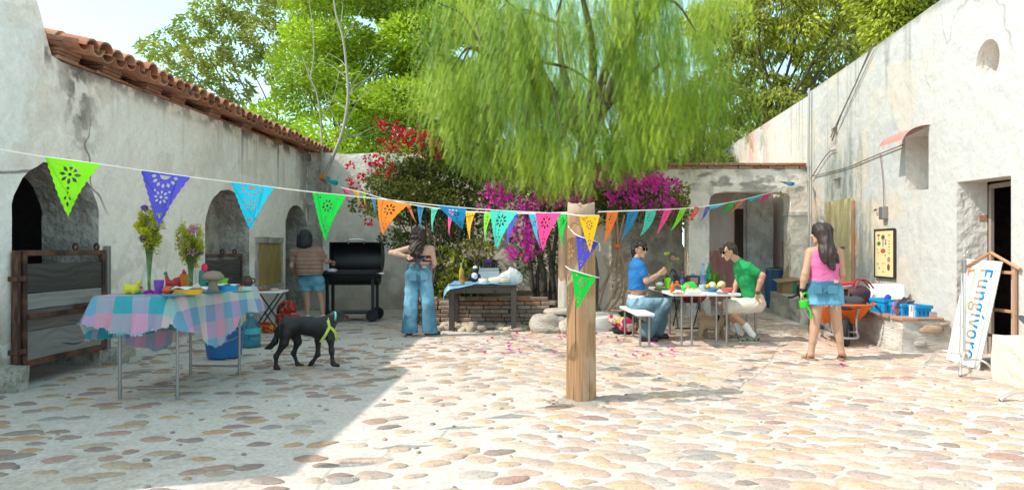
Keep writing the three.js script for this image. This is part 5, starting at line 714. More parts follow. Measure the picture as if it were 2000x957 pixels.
// ---------- dogs ----------
{
  const d = 7.66, b = P(595, 720, d); b.y = 0; const j = (x, y, dz = 0) => { const p = P(x, y, d + dz).sub(b); return [p.x, p.y, p.z]; };
  const g = thing('dog', 'black dog in a yellow harness walking past the checked table', 'dog', b);
  const cap = (a, c, ra, rb) => [a, c, ra, rb];
  const pr = [cap(j(630, 640), j(600, 638), 0.115, 0.098), cap(j(636, 634), j(626, 648), 0.098, 0.1), cap(j(600, 637), j(575, 636), 0.098, 0.085), cap(j(575, 636), j(560, 635), 0.09, 0.085), cap(j(605, 628), j(560, 627), 0.05, 0.05), cap(j(560, 640, -0.05), j(556, 652, -0.07), 0.085, 0.062), cap(j(566, 640, 0.05), j(572, 652, 0.07), 0.08, 0.06),
    // hind legs: thigh, shank, hock, foot
    cap(j(557, 650, -0.07), j(554, 670, -0.08), 0.066, 0.046), cap(j(554, 670, -0.08), j(538.5, 696, -0.08), 0.042, 0.024), cap(j(538.5, 696, -0.08), j(538, 716, -0.08), 0.024, 0.02), cap(j(538, 719, -0.08), j(544, 720, -0.09), 0.022, 0.02),
    cap(j(577, 652, 0.08), j(581, 668, 0.09), 0.06, 0.04), cap(j(581, 668, 0.09), j(572.5, 690, 0.1), 0.036, 0.023), cap(j(572.5, 690, 0.1), j(580, 711, 0.11), 0.023, 0.019), cap(j(581, 713, 0.11), j(591, 714, 0.11), 0.022, 0.018),
    // fore legs
    cap(j(640, 642, -0.06), j(645, 662, -0.08), 0.07, 0.044), cap(j(645, 662, -0.08), j(647, 686, -0.08), 0.038, 0.026), cap(j(647, 686, -0.08), j(649, 708, -0.08), 0.025, 0.021), cap(j(650, 712, -0.08), j(660, 714, -0.09), 0.022, 0.019),
    cap(j(632, 645, 0.07), j(621, 664, 0.09), 0.062, 0.038), cap(j(621, 664, 0.09), j(620, 692, 0.09), 0.034, 0.024), cap(j(620, 692, 0.09), j(609, 708, 0.09), 0.023, 0.02), cap(j(608, 709, 0.09), j(603, 714, 0.09), 0.02, 0.017),
    // neck, head turned away
    cap(j(641, 631), j(653, 621, 0.06), 0.08, 0.066), cap(j(655, 619, 0.08), j(662, 618, 0.12), 0.062, 0.062), cap(j(664, 618, 0.14), j(676, 621, 0.24), 0.04, 0.027), cap(j(664, 623, 0.14), j(675, 624, 0.23), 0.028, 0.02),
    // ears
    cap(j(652, 613, 0.06), j(645, 617, 0.02), 0.022, 0.012), cap(j(661, 611, 0.15), j(668, 616, 0.12), 0.02, 0.012),
    // tail
    cap(j(551, 632), j(543, 645, -0.02), 0.034, 0.032), cap(j(543, 645, -0.02), j(536, 668, -0.03), 0.032, 0.03), cap(j(536, 668, -0.03), j(527, 677, -0.03), 0.03, 0.026), cap(j(527, 677, -0.03), j(517, 681, -0.03), 0.026, 0.012)];
  part(g, 'body', sdf(pr, { c: 0.0085, k: 0.035 }), M([0.0045, 0.0042, 0.005], 0.5, { ...bump(14, 0.002) }));
  part(g, 'nose', sph(0.014, ...j(679, 619.5, 0.265)), mats.black);
  const hm = M('#fff', 0.8, { map: tex(64, 64, (u, v) => { const k = Math.sin(u * 40) * Math.sin(v * 40 + u * 9); return k > 0.35 ? [0.12, 0.28, 0.3] : [0.72, 0.78, 0.03]; }) }); hm.map.repeat.set(5, 1);
  const strap = (pts, w = 0.015) => { const c = new THREE.CatmullRomCurve3(pts.map((p) => V(...p))); return sheet(24, 2, (u, v) => { const p = c.getPoint(u), t = c.getTangent(u), s = V(0, 0, 1).cross(t).normalize(); return [p.x + s.x * (v - 0.5) * 2 * w, p.y + s.y * (v - 0.5) * 2 * w, p.z - (v === 0.5 ? 0.006 : 0), u, v]; }); };
  const hg = new THREE.Group(); hg.name = 'harness'; g.add(hg);
  part(hg, 'strap', strap([j(638.5, 621, -0.06), j(641, 630, -0.115), j(643, 639, -0.13)]), hm); part(hg, 'strap', strap([j(643, 638, -0.135), j(636, 652, -0.135), j(625, 669, -0.085)]), hm); part(hg, 'strap', strap([j(643, 638, -0.135), j(651, 645, -0.13), j(657, 657, -0.09), j(656, 666, -0.05)]), hm);
  part(g, 'collar', tube([...Array(11).keys()].map((i) => { const a = i / 10 * 6.283, o = j(650, 624, 0.045); return [o[0] + Math.cos(a) * 0.05 * 0.75 + Math.sin(a) * 0.02, o[1] + Math.sin(a) * 0.083, o[2] + Math.cos(a) * 0.06]; }), 0.011, 30, 6), M([0.08, 0.45, 0.42], 0.7));
}
{
  const d = 10.15, b = P(1388, 660, d); b.y = 0; const j = (x, y, dz = 0) => { const p = P(x, y, d + dz).sub(b); return [p.x, p.y, p.z]; };
  const g = thing('dog', 'small fawn curly tailed dog standing under the white table', 'dog', b), c = (...a) => a;
  const leg = (x0, x1, z, y0 = 638) => [c(j(x0, y0, z), j(lerp(x0, x1, 0.5), 650, z), 0.05, 0.032), c(j(lerp(x0, x1, 0.5), 650, z), j(x1, 659, z), 0.03, 0.026), c(j(x1, 661, z), j(x1 + 4, 662, z), 0.026, 0.022)];
  part(g, 'body', sdf([c(j(1399, 632), j(1374, 630), 0.118, 0.098), c(j(1402, 630), j(1407, 627), 0.095, 0.085), ...leg(1402, 1401, -0.07), ...leg(1408, 1410, 0.07), ...leg(1372, 1367, -0.06), ...leg(1376, 1379, 0.07), c(j(1408, 626), j(1412, 626, 0.02), 0.09, 0.085), c(j(1371, 623), j(1366, 614), 0.028, 0.026), c(j(1366, 614), j(1373, 609), 0.026, 0.026), c(j(1373, 609), j(1378, 615), 0.026, 0.022)], { c: 0.0085, k: 0.03, disp: (x, y, z) => 0.004 * Math.sin(x * 120 + fbm(x * 20, y * 20, 2) * 9) * Math.sin(y * 110) }), M([0.42, 0.31, 0.2], 0.9, { ...bump(10, 0.006) }));
  part(g, 'muzzle', sdf([c(j(1413, 629, -0.03), j(1417, 631, -0.05), 0.048, 0.038), c(j(1417, 627, -0.07), j(1417, 627, -0.08), 0.014, 0.014)], { c: 0.007, k: 0.02 }), mats.soot);
  part(g, 'ear', sdf([c(j(1403, 619, -0.075), j(1401, 629, -0.1), 0.03, 0.016)], { c: 0.006, k: 0.01 }), mats.soot); part(g, 'ear', sdf([c(j(1415, 619, -0.0), j(1417, 627, -0.0), 0.028, 0.014)], { c: 0.006, k: 0.01 }), mats.soot);
}
// ---------- bunting ----------
const petalHole = (cx, cy, a, r0, r1, w) => { const c = Math.cos(a), s = Math.sin(a), q = (r, o) => [cx + c * r - s * o, cy + s * r + c * o]; return [q(r0, 0), q(lerp(r0, r1, 0.45), w), q(lerp(r0, r1, 0.75), w * 0.75), q(r1, 0), q(lerp(r0, r1, 0.75), -w * 0.75), q(lerp(r0, r1, 0.45), -w)]; };
function pennantShape(style) {
  const W = 0.145, H = 0.34, pts = [[-W, 0], [W, 0]], n = 17;
  for (let i = 1; i < n; i++) { const t = i / n; pts.push([lerp(W, 0, t) + (i % 2 ? 0.004 : -0.002), -H * t]); } pts.push([0, -H]); for (let i = n - 1; i > 0; i--) { const t = i / n; pts.push([-lerp(W, 0, t) - (i % 2 ? 0.004 : -0.002), -H * t]); }
  const s = poly(pts), add = (p) => s.holes.push(hole(p)), circ = (x, y, r, m = 8) => add([...Array(m).keys()].map((i) => [x + Math.cos(i / m * 6.283) * r, y + Math.sin(i / m * 6.283) * r]));
  if (style === 1) { for (let i = 0; i < 7; i++) add(petalHole(0, -0.012, Math.PI * (1.05 + 0.9 * i / 6), 0.05, 0.082, 0.011)); add([[-0.035, -0.012], [0.035, -0.012], [0.022, -0.032], [0, -0.04], [-0.022, -0.032]]); for (let i = 0; i < 8; i++) add(petalHole(0, -0.15, i / 8 * 6.283, 0.018, 0.046, 0.008)); circ(0, -0.15, 0.01); circ(0.045, -0.112, 0.008); circ(-0.045, -0.112, 0.008); add(petalHole(0, -0.25, 4.71, 0, 0.035, 0.01)); add(petalHole(0, -0.245, 3.9, 0.006, 0.03, 0.006)); add(petalHole(0, -0.245, 5.5, 0.006, 0.03, 0.006)); }
  else { for (let i = 0; i < 8; i++) add(petalHole(0, -0.085, i / 8 * 6.283 + 0.39 * (style === 2 ? 1 : 0), 0.02, style === 2 ? 0.05 : 0.062, 0.0105)); circ(0, -0.085, 0.011); for (const q of [3.6, 5.82]) { add(petalHole(0, -0.165, q + 0.9 * (q > 4.7 ? -1 : 1) - (q > 4.7 ? 0.1 : -0.1), 0.012, 0.05, 0.008)); add(petalHole(0, -0.205, q + 0.6 * (q > 4.7 ? -1 : 1), 0.012, 0.042, 0.007)); } circ(0, -0.168, 0.009); add(petalHole(0, -0.245, 4.71, 0, 0.036, 0.009)); if (style === 2) { circ(0.075, -0.03, 0.009); circ(-0.075, -0.03, 0.009); } }
  return new THREE.ExtrudeGeometry(s, { depth: 0.0024, bevelEnabled: false });
}
const pennants = [0, 1, 2].map(pennantShape);
const felt = {}; const FC = { lime: [0.22, 0.66, 0.015], indigo: [0.085, 0.085, 0.50], cyan: [0.02, 0.50, 0.68], green: [0.01, 0.55, 0.06], orange: [0.86, 0.24, 0.03], blue: [0.015, 0.24, 0.48], mint: [0.07, 0.60, 0.47], pink: [0.80, 0.07, 0.28], yellow: [0.82, 0.50, 0.015], red: [0.72, 0.09, 0.06], teal: [0.03, 0.45, 0.50] };
for (const k in FC) felt[k] = M(FC[k], 1, { phys: 1, transmission: 0.26, thickness: 0, ior: 1.2, ...bump(12, 0.0006) });
function pennant(colour, label, TL, TR, TIP, d, o = {}) {
  const a = P(TL[0], TL[1], d), b = P(TR[0], TR[1], d), tip = P(TIP[0], TIP[1], d + (o.tipz ?? 0)), w = a.distanceTo(b), full = 0.29, dz = w < full ? Math.sqrt(full * full - w * w) * 0.5 * (o.turn ?? 1) * (o.flat ? 0.2 : 1) : 0;
  a.z -= dz; b.z += dz;
  const m = a.clone().add(b).multiplyScalar(0.5), U = b.clone().sub(a).divideScalar(0.29), D = tip.clone().sub(m).divideScalar(-0.34), N = U.clone().cross(D).normalize();
  const g = pennants[o.style ?? 0].clone(), p = g.attributes.position, c = o.curl ?? 0.03;
  for (let i = 0; i < p.count; i++) { const x = p.getX(i), y = p.getY(i), t = -y / 0.34, z = p.getZ(i) + c * (Math.sin(t * 2.6) + (x / 0.145) * t * 1.2) + (o.wave ?? 0.0015) * Math.sin(x * 40 + t * 5); const v = U.clone().multiplyScalar(x).addScaledVector(D, y).addScaledVector(N, z); p.setXYZ(i, v.x, v.y, v.z); }
  g.computeVertexNormals();
  const fl = single('pennant', label, 'bunting flag', g, felt[colour], m, 0, 'cut out felt pennants on the bunting strings');
  return fl;
}
pennant('lime', 'lime green pennant, first from the left on the near string, above the large gate', [88, 307], [194, 321], [135, 424], 3.85);
pennant('indigo', 'indigo pennant above the tall bottle of flowers on the checked table', [275, 333], [370, 346], [312, 444], 4.25, { style: 1 });
pennant('cyan', 'bright cyan pennant in front of the second arch', [451, 356], [534, 366], [490, 451], 4.75, { style: 1 });
pennant('green', 'large green pennant above the person in the striped shirt', [607, 375], [679, 383], [637, 472], 5.1, { style: 2 });
pennant('orange', 'large pale orange pennant blown sideways, left of the curly haired head', [735, 388], [801, 399], [750, 461], 5.45, { curl: 0.05 });
pennant('blue', 'plain dark blue pennant folded over on the near string beside the yellow one', [853, 401], [911, 408], [904, 448], 5.65, { flat: 1, curl: 0.02 });
pennant('mint', 'mint pennant with a flower, hanging before the indigo one over the dark table', [957, 411], [1011, 415], [973, 488], 5.85);
pennant('pink', 'hot pink pennant on the near string just left of the wooden post', [1047, 415], [1095, 417], [1063, 492], 5.92);
pennant('yellow', 'yellow pennant hanging in front of the top of the wooden post', [1131, 421], [1171, 421], [1153, 494], 5.72, { style: 2, flat: 1, curl: 0.01 });
pennant('indigo', 'indigo pennant wrapped on the wooden post under the yellow one', [1126, 459], [1169, 474], [1131, 532], 5.76, { style: 2, flat: 1, curl: 0.01 });
pennant('green', 'green pennant lowest on the wooden post', [1117, 527], [1164, 541], [1127, 605], 5.76, { style: 2, flat: 1, curl: 0.01 });
const Bs = [['pink', 'small pink pennant, first on the far string left of the bush', 666, 366, 683, 371, 681, 398, 13], ['yellow', 'small yellow pennant second on the far string from the wall corner', 685, 370, 704, 375, 708, 400, 12.3], ['lime', 'narrow lime pennant third on the far string from the wall corner', 704, 375, 718, 380, 720, 411, 11.6], ['blue', 'narrow deep blue pennant left of the large orange one', 721, 381, 737, 387, 735, 421, 10.9], ['teal', 'teal pennant mostly hidden behind the large orange one', 742, 386, 757, 390, 752, 428, 10.4], ['green', 'green pennant peeking out behind the large orange one', 770, 393, 785, 397, 791, 424, 9.9], ['orange', 'dark orange narrow pennant left of the curly hair', 789, 397, 804, 400, 815, 437, 9.4], ['blue', 'curled blue pennant hanging over the curly haired head', 812, 402, 831, 405, 825, 450, 8.9], ['mint', 'narrow turquoise pennant right of the curly haired head', 840, 405, 859, 407, 849, 457, 8.5], ['pink', 'narrow pink pennant half behind the folded dark blue one', 873, 410, 889, 414, 878, 462, 8.1], ['yellow', 'yellow pennant over the left end of the dark table', 908, 413, 930, 415, 920, 470, 7.7], ['lime', 'narrow lime pennant between the yellow and mint ones', 945, 414, 965, 415, 953, 477, 7.2], ['indigo', 'indigo pennant half behind the mint one over the dark table', 992, 416, 1014, 417, 992, 480, 6.9], ['cyan', 'cyan pennant half behind the hot pink one', 1034, 416, 1051, 417, 1058, 482, 6.6], ['green', 'green pennant touching the left side of the post top', 1090, 416, 1113, 415, 1105, 486, 6.3], ['orange', 'orange pennant, first right of the wooden post', 1182, 413, 1212, 412, 1179, 477, 6.6], ['blue', 'bright blue pennant, second right of the wooden post', 1223, 412, 1252, 411, 1213, 466, 7.2], ['mint', 'mint pennant, third right of the wooden post above the seated head', 1258, 412, 1286, 411, 1248, 460, 7.8], ['pink', 'pink pennant, fourth right of the wooden post', 1293, 411, 1317, 409, 1282, 458, 8.4], ['lime', 'lime pennant, fifth right of the wooden post beside the portico column', 1324, 409, 1346, 406, 1309, 450, 9], ['red', 'red pennant blown flat before the left portico column', 1353, 404, 1372, 404, 1340, 431, 9.6], ['indigo', 'indigo pennant right of the red one, before the portico opening', 1374, 405, 1393, 402, 1369, 432, 10.2], ['cyan', 'cyan pennant blown level with the string before the portico opening', 1378, 403, 1420, 398, 1385, 410, 10.5], ['green', 'dark green pennant blown sideways before the portico opening', 1422, 395, 1443, 392, 1405, 417, 11], ['orange', 'orange pennant blown sideways over the leaning person', 1444, 391, 1461, 388, 1424, 418, 11.4], ['teal', 'teal pennant stretched along the string in the portico opening', 1464, 388, 1499, 378, 1463, 396, 11.9], ['pink', 'pink pennant blown sideways, right part of the portico opening', 1487, 383, 1511, 376, 1480, 395, 12.4], ['lime', 'lime pennant hanging crooked near the right portico column', 1518, 372, 1530, 376, 1542, 398, 12.9], ['red', 'small red pennant beside the crooked lime one', 1532, 370, 1542, 366, 1539, 388, 13.2], ['blue', 'small blue pennant blown flat near the right end of the far string', 1523, 354, 1553, 356, 1548, 363, 13.4], ['green', 'green pennant at the right end of the far string by the downpipe', 1572, 353, 1584, 350, 1577, 376, 13.7]];
Bs.forEach(([c, l, a, b, x, y, tx, ty, d], i) => pennant(c, l, [a, b], [x, y], [tx, ty], d, { style: [2, 0][i % 2], turn: i > 14 ? -1 : 1, curl: 0.012 + 0.012 * (i % 3), tipz: 0.05 * ((i % 3) - 1) }));
const pp = (a) => a.map(([x, y, d]) => P(x, y, d));
single('bunting_string', 'white cord of the near bunting, running from the left edge to the post', 'string', tube(pp([[-60, 285, 3.3], [0, 293, 3.55], [88, 307, 3.85], [194, 321, 3.95], [275, 333, 4.25], [370, 346, 4.35], [451, 356, 4.75], [607, 375, 5.1], [735, 388, 5.45], [853, 401, 5.65], [957, 410, 5.85], [1047, 415, 5.92], [1110, 418, 5.9], [1131, 421, 5.72], [1170, 421, 5.75]]), 0.0045, 90, 5), mats.cord);
single('bunting_string', 'white cord looped round the post between the two lower pennants', 'string', tube(pp([[1110, 442, 5.92], [1118, 452, 5.82], [1128, 460, 5.76], [1168, 474, 5.76], [1172, 490, 5.9]]), 0.0045, 24, 5), mats.cord);
single('bunting_string', 'white cord holding the lowest green pennant to the post', 'string', tube(pp([[1105, 520, 5.92], [1116, 527, 5.78], [1164, 541, 5.76], [1171, 542, 5.9]]), 0.0045, 24, 5), mats.cord);
single('bunting_string', 'far bunting cord from the wall corner to the post', 'string', tube(pp([[640, 358, 14.6], [666, 366, 13], [704, 375, 11.7], [742, 386, 10.4], [789, 397, 9.4], [840, 405, 8.5], [908, 413, 7.7], [992, 416, 6.9], [1052, 417, 6.4], [1113, 415, 6.15]]), 0.006, 60, 5), mats.cord);
single('bunting_string', 'far bunting cord from the post to the portico corner', 'string', tube(pp([[1168, 414, 6.15], [1252, 411, 7.2], [1324, 408, 9], [1372, 404, 9.8], [1443, 392, 11], [1499, 378, 12], [1541, 366, 13.2], [1584, 350, 13.8]]), 0.006, 60, 5), mats.cord);
{ const t = single('ribbon', 'teal and blue ribbon ends tied at the wall corner where the far string starts', 'ribbon', [sheet(8, 2, (u, v) => { const p = P(648 + u * 18, 362 - u * 22 + Math.sin(u * 6) * 2, 14.4); return [p.x + (v - 0.5) * 0.06, p.y + (v - 0.5) * 0.07, p.z + Math.sin(u * 7) * 0.03]; }), sheet(6, 2, (u, v) => { const p = P(655 - u * 22, 360 - u * 12, 14.4); return [p.x, p.y + (v - 0.5) * 0.1 * (1 - u * 0.4), p.z + Math.sin(u * 5) * 0.03]; }), rock(0.07, 0.06, 0.05, P(653, 357, 14.4).x, P(653, 357, 14.4).y, -14.4, 3)], felt.teal); single('ribbon_knot', 'small orange cloth knot at the wall corner under the bare tree', 'ribbon', rock(0.07, 0.055, 0.05, 0, 0, 0, 5, 0.3), felt.orange, P(629, 346, 14.5)); }
// ---------- posts ----------
{ const t = thing('wooden_post', 'thick weathered wooden post standing in the middle of the yard', 'post', V(0.612, 0, -6.02));
  const m = tex(512, 1024, (u, v) => { const w = fbm(u * 4, v * 3, 4, 301, 4) * 0.5, f = n2(u * 60 + w * 2.5, v * 5, 302, 0), f2 = n2(u * 170 + w * 3, v * 14, 303, 0); let k = mix3([0.46, 0.265, 0.13], [0.26, 0.14, 0.07], f * 0.7 + f2 * 0.3); k = mix3(k, [0.50, 0.37, 0.24], sm(0.55, 0.8, fbm(u * 5, v * 6, 4, 306)) * 0.6); k = mix3(k, [0.07, 0.04, 0.025], sm(0.84, 0.95, n2(u * 46 + w * 2.2, v * 2.4, 304, 0)) * 0.9); k = mix3(k, [0.5, 0.45, 0.38], sm(0.93, 1, v) * 0.6); return k; });
  const g = new THREE.CylinderGeometry(0.121, 0.134, 1.74, 48, 24), p = g.attributes.position; for (let i = 0; i < p.count; i++) { const a = Math.atan2(p.getZ(i), p.getX(i)), y = p.getY(i), ca = Math.cos(a), sa = Math.sin(a), k = 1 + 0.045 * (n2(ca * 5 + 20 + y * 0.3, sa * 5 + 10, 5) - 0.5) + 0.035 * (fbm(ca + 3, sa + y * 0.5 + 3, 3) - 0.5) - 0.025 * sm(0.7, 0.9, n2(ca * 4 + 30, sa * 4 + 9 + y * 0.2, 7)); p.setX(i, p.getX(i) * k); p.setZ(i, p.getZ(i) * k); if (y > 0.86) p.setY(i, y + 0.02 * Math.sin(a * 3) + 0.012 * Math.sin(a * 7)); }
  g.computeVertexNormals(); g.translate(0, 0.86, 0); part(t, 'shaft', g, M('#fff', 0.88, { map: m, bumpMap: m, bumpScale: 0.012 })); part(t, 'footing', rough(lathe([[0.12, 0.03], [0.15, 0.028], [0.21, 0.012], [0.26, -0.01]], 0, 0, 0, 30), 0.02, 9), M([0.5, 0.44, 0.37], 0.95, bump(6, 0.01))); part(t, 'staple', bar([-0.06, 1.66, 0.128], [-0.06, 1.58, 0.132], 0.005), mats.steel); }
{ const t = thing('wooden_post', 'thinner post with a whitewashed foot, behind the thick post', 'post', P(1101, 628, 11.3).setY(0)); part(t, 'shaft', rough(cyl(0.1, 0.085, 1.75, 0, 0.87, 0, 20), 0.015, 4), M('#fff', 0.9, { map: tex(64, 256, (u, v) => mix3(v < 0.42 + 0.1 * n2(u * 9, 1) ? [0.72, 0.66, 0.58] : [0.42, 0.26, 0.16], [0.3, 0.2, 0.13], n2(u * 26, v * 6, 3) * 0.6)) })); }

// ---------- left table with the checked cloth ----------
const TH = 0.94;
{
  const b = LW(5.9, 0, 0); b.set(-3.27, 0, -5.9); const turn = Math.atan2(1, 0.078), t = thing('folding_table', 'tall folding table under the checked cloth, left side', 'table', b, turn), L = 1.55, W = 0.72;
  const leg = (x, z) => part(t, 'leg', [bar([x, 0.03, z], [x, TH - 0.06, z], 0.014), bar([x, 0.0, z], [x, 0.12, z], 0.017), bar([x, 0.45, z], [x, 0.47, z], 0.017)], mats.steel);
  for (const x of [0.2, 1.36]) { for (const z of [-0.27, 0.27]) leg(x, z); part(t, 'crossbar', bar([x, 0.1, -0.27], [x, 0.1, 0.27], 0.011), mats.steel); part(t, 'crossbar', bar([x, 0.62, -0.27], [x, 0.62, 0.27], 0.012), mats.steel); }
  part(t, 'tabletop', rbox(L, 0.035, W, 0.012, L / 2, TH - 0.03, 0), mats.white);
  const plaid = tex(512, 512, (u, v) => { const F = [[0.66, 0.36, 0.56], [0.01, 0.34, 0.44], [0.62, 0.70, 0.56], [0.26, 0.34, 0.60], [0.72, 0.34, 0.46], [0.04, 0.42, 0.50]], i = Math.floor(u * 6) % 6, k = Math.floor(v * 6) % 6, th = n2(u * 170, v * 170, 9) * 0.12; const a = F[i], c = F[k], m = mix3(a, c, 0.5 + 0.12 * Math.sign(Math.sin(u * 400) * Math.sin(v * 400))); return m.map((x, q) => clamp(lerp(x, 0.72, 0.05) * (0.95 + th) * (a === c ? 0.92 : 1))); });
  // cloth: top plus four sides that hang by different lengths
  const drop = (s, p) => { const w = 0.012 * Math.sin(p * 23); return s === 0 ? 0.22 + 0.1 * Math.sin(p * 3.14) + w : s === 1 ? 0.2 + 0.32 * Math.exp(-Math.pow((p - 0.42) / 0.26, 2)) + w : s === 2 ? 0.2 + w : 0.5 + 0.12 * Math.sin(p * 5) + w; };
  const corners = [[-0.012, -W / 2], [-0.012, W / 2], [L + 0.01, W / 2], [L + 0.01, -W / 2]]; // near-left, near-right, far-right, far-left
  const NP = 36, rim = []; for (let s = 0; s < 4; s++) for (let i = 0; i < NP; i++) { const a = corners[s], c = corners[(s + 1) % 4], q = i / NP; rim.push({ x: lerp(a[0], c[0], q), z: lerp(a[1], c[1], q), s, q, nx: [-1, 0, 1, 0][s], nz: [0, 1, 0, -1][s] }); }
  rim.forEach((r, i) => { const prev = rim[(i - 3 + rim.length) % rim.length], nxt = rim[(i + 3) % rim.length]; r.ex = prev.nx + r.nx + nxt.nx; r.ez = prev.nz + r.nz + nxt.nz; const l = Math.hypot(r.ex, r.ez); r.ex /= l; r.ez /= l; const e = Math.min(r.q, 1 - r.q) * 6; r.c = Math.exp(-e * e); r.d = drop(r.s, r.q) + r.c * (r.s === 0 || r.s === 3 ? 0.0 : 0.06); });
  const pos = [], uv = [], ix = [], NR = 12, TU = 0.95; const pushV = (x, y, z, u, v) => { pos.push(x, y, z); uv.push(u, v); };
  pushV(L / 2, TH - 0.003, 0, L / 2 / TU, 0);
  for (let r = 0; r <= NR; r++) rim.forEach((p, i) => {
    if (r === 0) return pushV(p.x, TH - 0.003, p.z, p.x / TU, p.z / TU);
    const q = r / NR, dr = p.d * q, fl = 0.014 + 0.04 * q * (1 + 1.2 * p.c) + 0.015 * q * Math.sin(i * 1.25 + p.s * 2 + q * 2) + 0.012 * q * Math.sin(i * 0.63 + 1), zig = r === NR ? 0.005 * Math.sin(i * 3.9) : 0;
    pushV(p.x + p.ex * fl, TH - 0.006 - dr - zig, p.z + p.ez * fl, (p.x + p.ex * dr) / TU, (p.z + p.ez * dr) / TU);
  });
  const N = rim.length; for (let i = 0; i < N; i++) ix.push(0, 1 + (i + 1) % N, 1 + i);
  for (let r = 0; r < NR; r++) for (let i = 0; i < N; i++) { const a = 1 + r * N + i, c = 1 + r * N + (i + 1) % N, d2 = a + N, e = c + N; ix.push(a, c, e, a, e, d2); }
  const g = new THREE.BufferGeometry(); g.setAttribute('position', new THREE.Float32BufferAttribute(pos, 3)); g.setAttribute('uv', new THREE.Float32BufferAttribute(uv, 2)); g.setIndex(ix); g.computeVertexNormals();
  const cl = thing('tablecloth', 'pastel pink, teal and lilac checked cloth draped over the tall folding table', 'tablecloth', b, turn);
  part(cl, 'cloth', g, M('#fff', 0.95, { map: plaid, phys: 1, transmission: 0.18, thickness: 0, ior: 1.2, ...bump(10, 0.002) }));
  rs(909); const S = new Soup(); rim.forEach((p, i) => { const q = 1 + NR * N + i, o = [pos[q * 3], pos[q * 3 + 1], pos[q * 3 + 2]], k = [[0.1, 0.45, 0.5], [0.62, 0.45, 0.62], [0.66, 0.6, 0.62]][Math.floor(i / 4) % 3]; for (let e = 0; e < 5; e++) S.leaf([o[0] + R(-0.012, 0.012), o[1] + 0.006, o[2] + R(-0.012, 0.012)], nrm([p.ex * 0.3 + R(-0.4, 0.4), -1, p.ez * 0.3 + R(-0.4, 0.4)]), [Math.abs(p.nz), 0, Math.abs(p.nx)], R(0.012, 0.024), 0.003, k); });
  part(cl, 'fringe', S.geo(), M('#fff', 0.95, { vertexColors: true })).userData.kind = 'stuff';
}
const onT = (px, py) => P(px, py, FL * (EYE - TH) / (py - CY)).setY(TH); // a point on that table
const onR = (px, py) => P(px, py, FL * (EYE - 0.745) / (py - CY)).setY(0.745), onB = (px, py) => P(px, py, FL * (EYE - 0.765) / (py - CY)).setY(0.765);
const sc = (p) => -p.z / FL; // metres per pixel there
// flowers: stems and heads in a vase
function bouquet(name, label, pos, H, W, tones, sd, stemsY = 0.12) {
  rs(sd); const t = thing(name, label, 'flowers', pos), leaf = new Soup();
  for (let i = 0; i < 34; i++) { const a = R(6.28), q = Math.sqrt(R()) * W, h = stemsY + (H - stemsY) * R(0.35, 1), e = [Math.cos(a) * q * (h / H), h, Math.sin(a) * q * (h / H)], k = tones[Math.floor(R(tones.length))];
    part(t, 'stem', tube([[R(-0.01, 0.01), 0.02, R(-0.01, 0.01)], [e[0] * 0.4, stemsY + (h - stemsY) * 0.4, e[2] * 0.4], e], 0.0028, 6, 5), mats.gstem);
    const S = new Soup(), m = k[3] ?? 0; if (m === 2) for (let q2 = 0; q2 < 90; q2++) { const dd = rdir(), hh = R(-0.14, 0.06); S.leaf([e[0] + dd[0] * 0.02, e[1] + hh, e[2] + dd[2] * 0.02], nrm([dd[0], 0.5, dd[2]]), nrm(crs(dd, [0, 1, 0.1])), 0.028, 0.01, k); } else for (let q2 = 0; q2 < 60; q2++) { const dd = rdir(); S.leaf(add(e, dd, 0.006), nrm(add(dd, [0, 0.5, 0])), nrm(crs(dd, rdir())), 0.036 + 0.014 * m, 0.012, k.map((x) => x * R(0.8, 1.2))); }
    part(t, 'flower', S.geo(), mats.leafy);
    for (let q2 = 0; q2 < 10; q2++) { const f = R(0.3, 0.95), dd = rdir(); leaf.leaf([e[0] * f, stemsY + (h - stemsY) * f, e[2] * f], nrm([dd[0], 0.4, dd[2]]), nrm(crs(dd, [0, 1, 0])), R(0.03, 0.06), 0.008, [0.12, 0.2, 0.03]); } }
  part(t, 'leaves', leaf.geo(), mats.leafy); return t;
}
const vaseG = (r, h, neck) => lathe([[0.001, 0.004], [r * 0.9, 0.004], [r, 0.02], [r, h * 0.5], [r * 0.92, h * 0.58], [neck, h * 0.82], [neck, h * 0.98], [neck * 1.15, h], [neck * 0.9, h]]);
const C = (c, r = 0.6) => M(c, r);
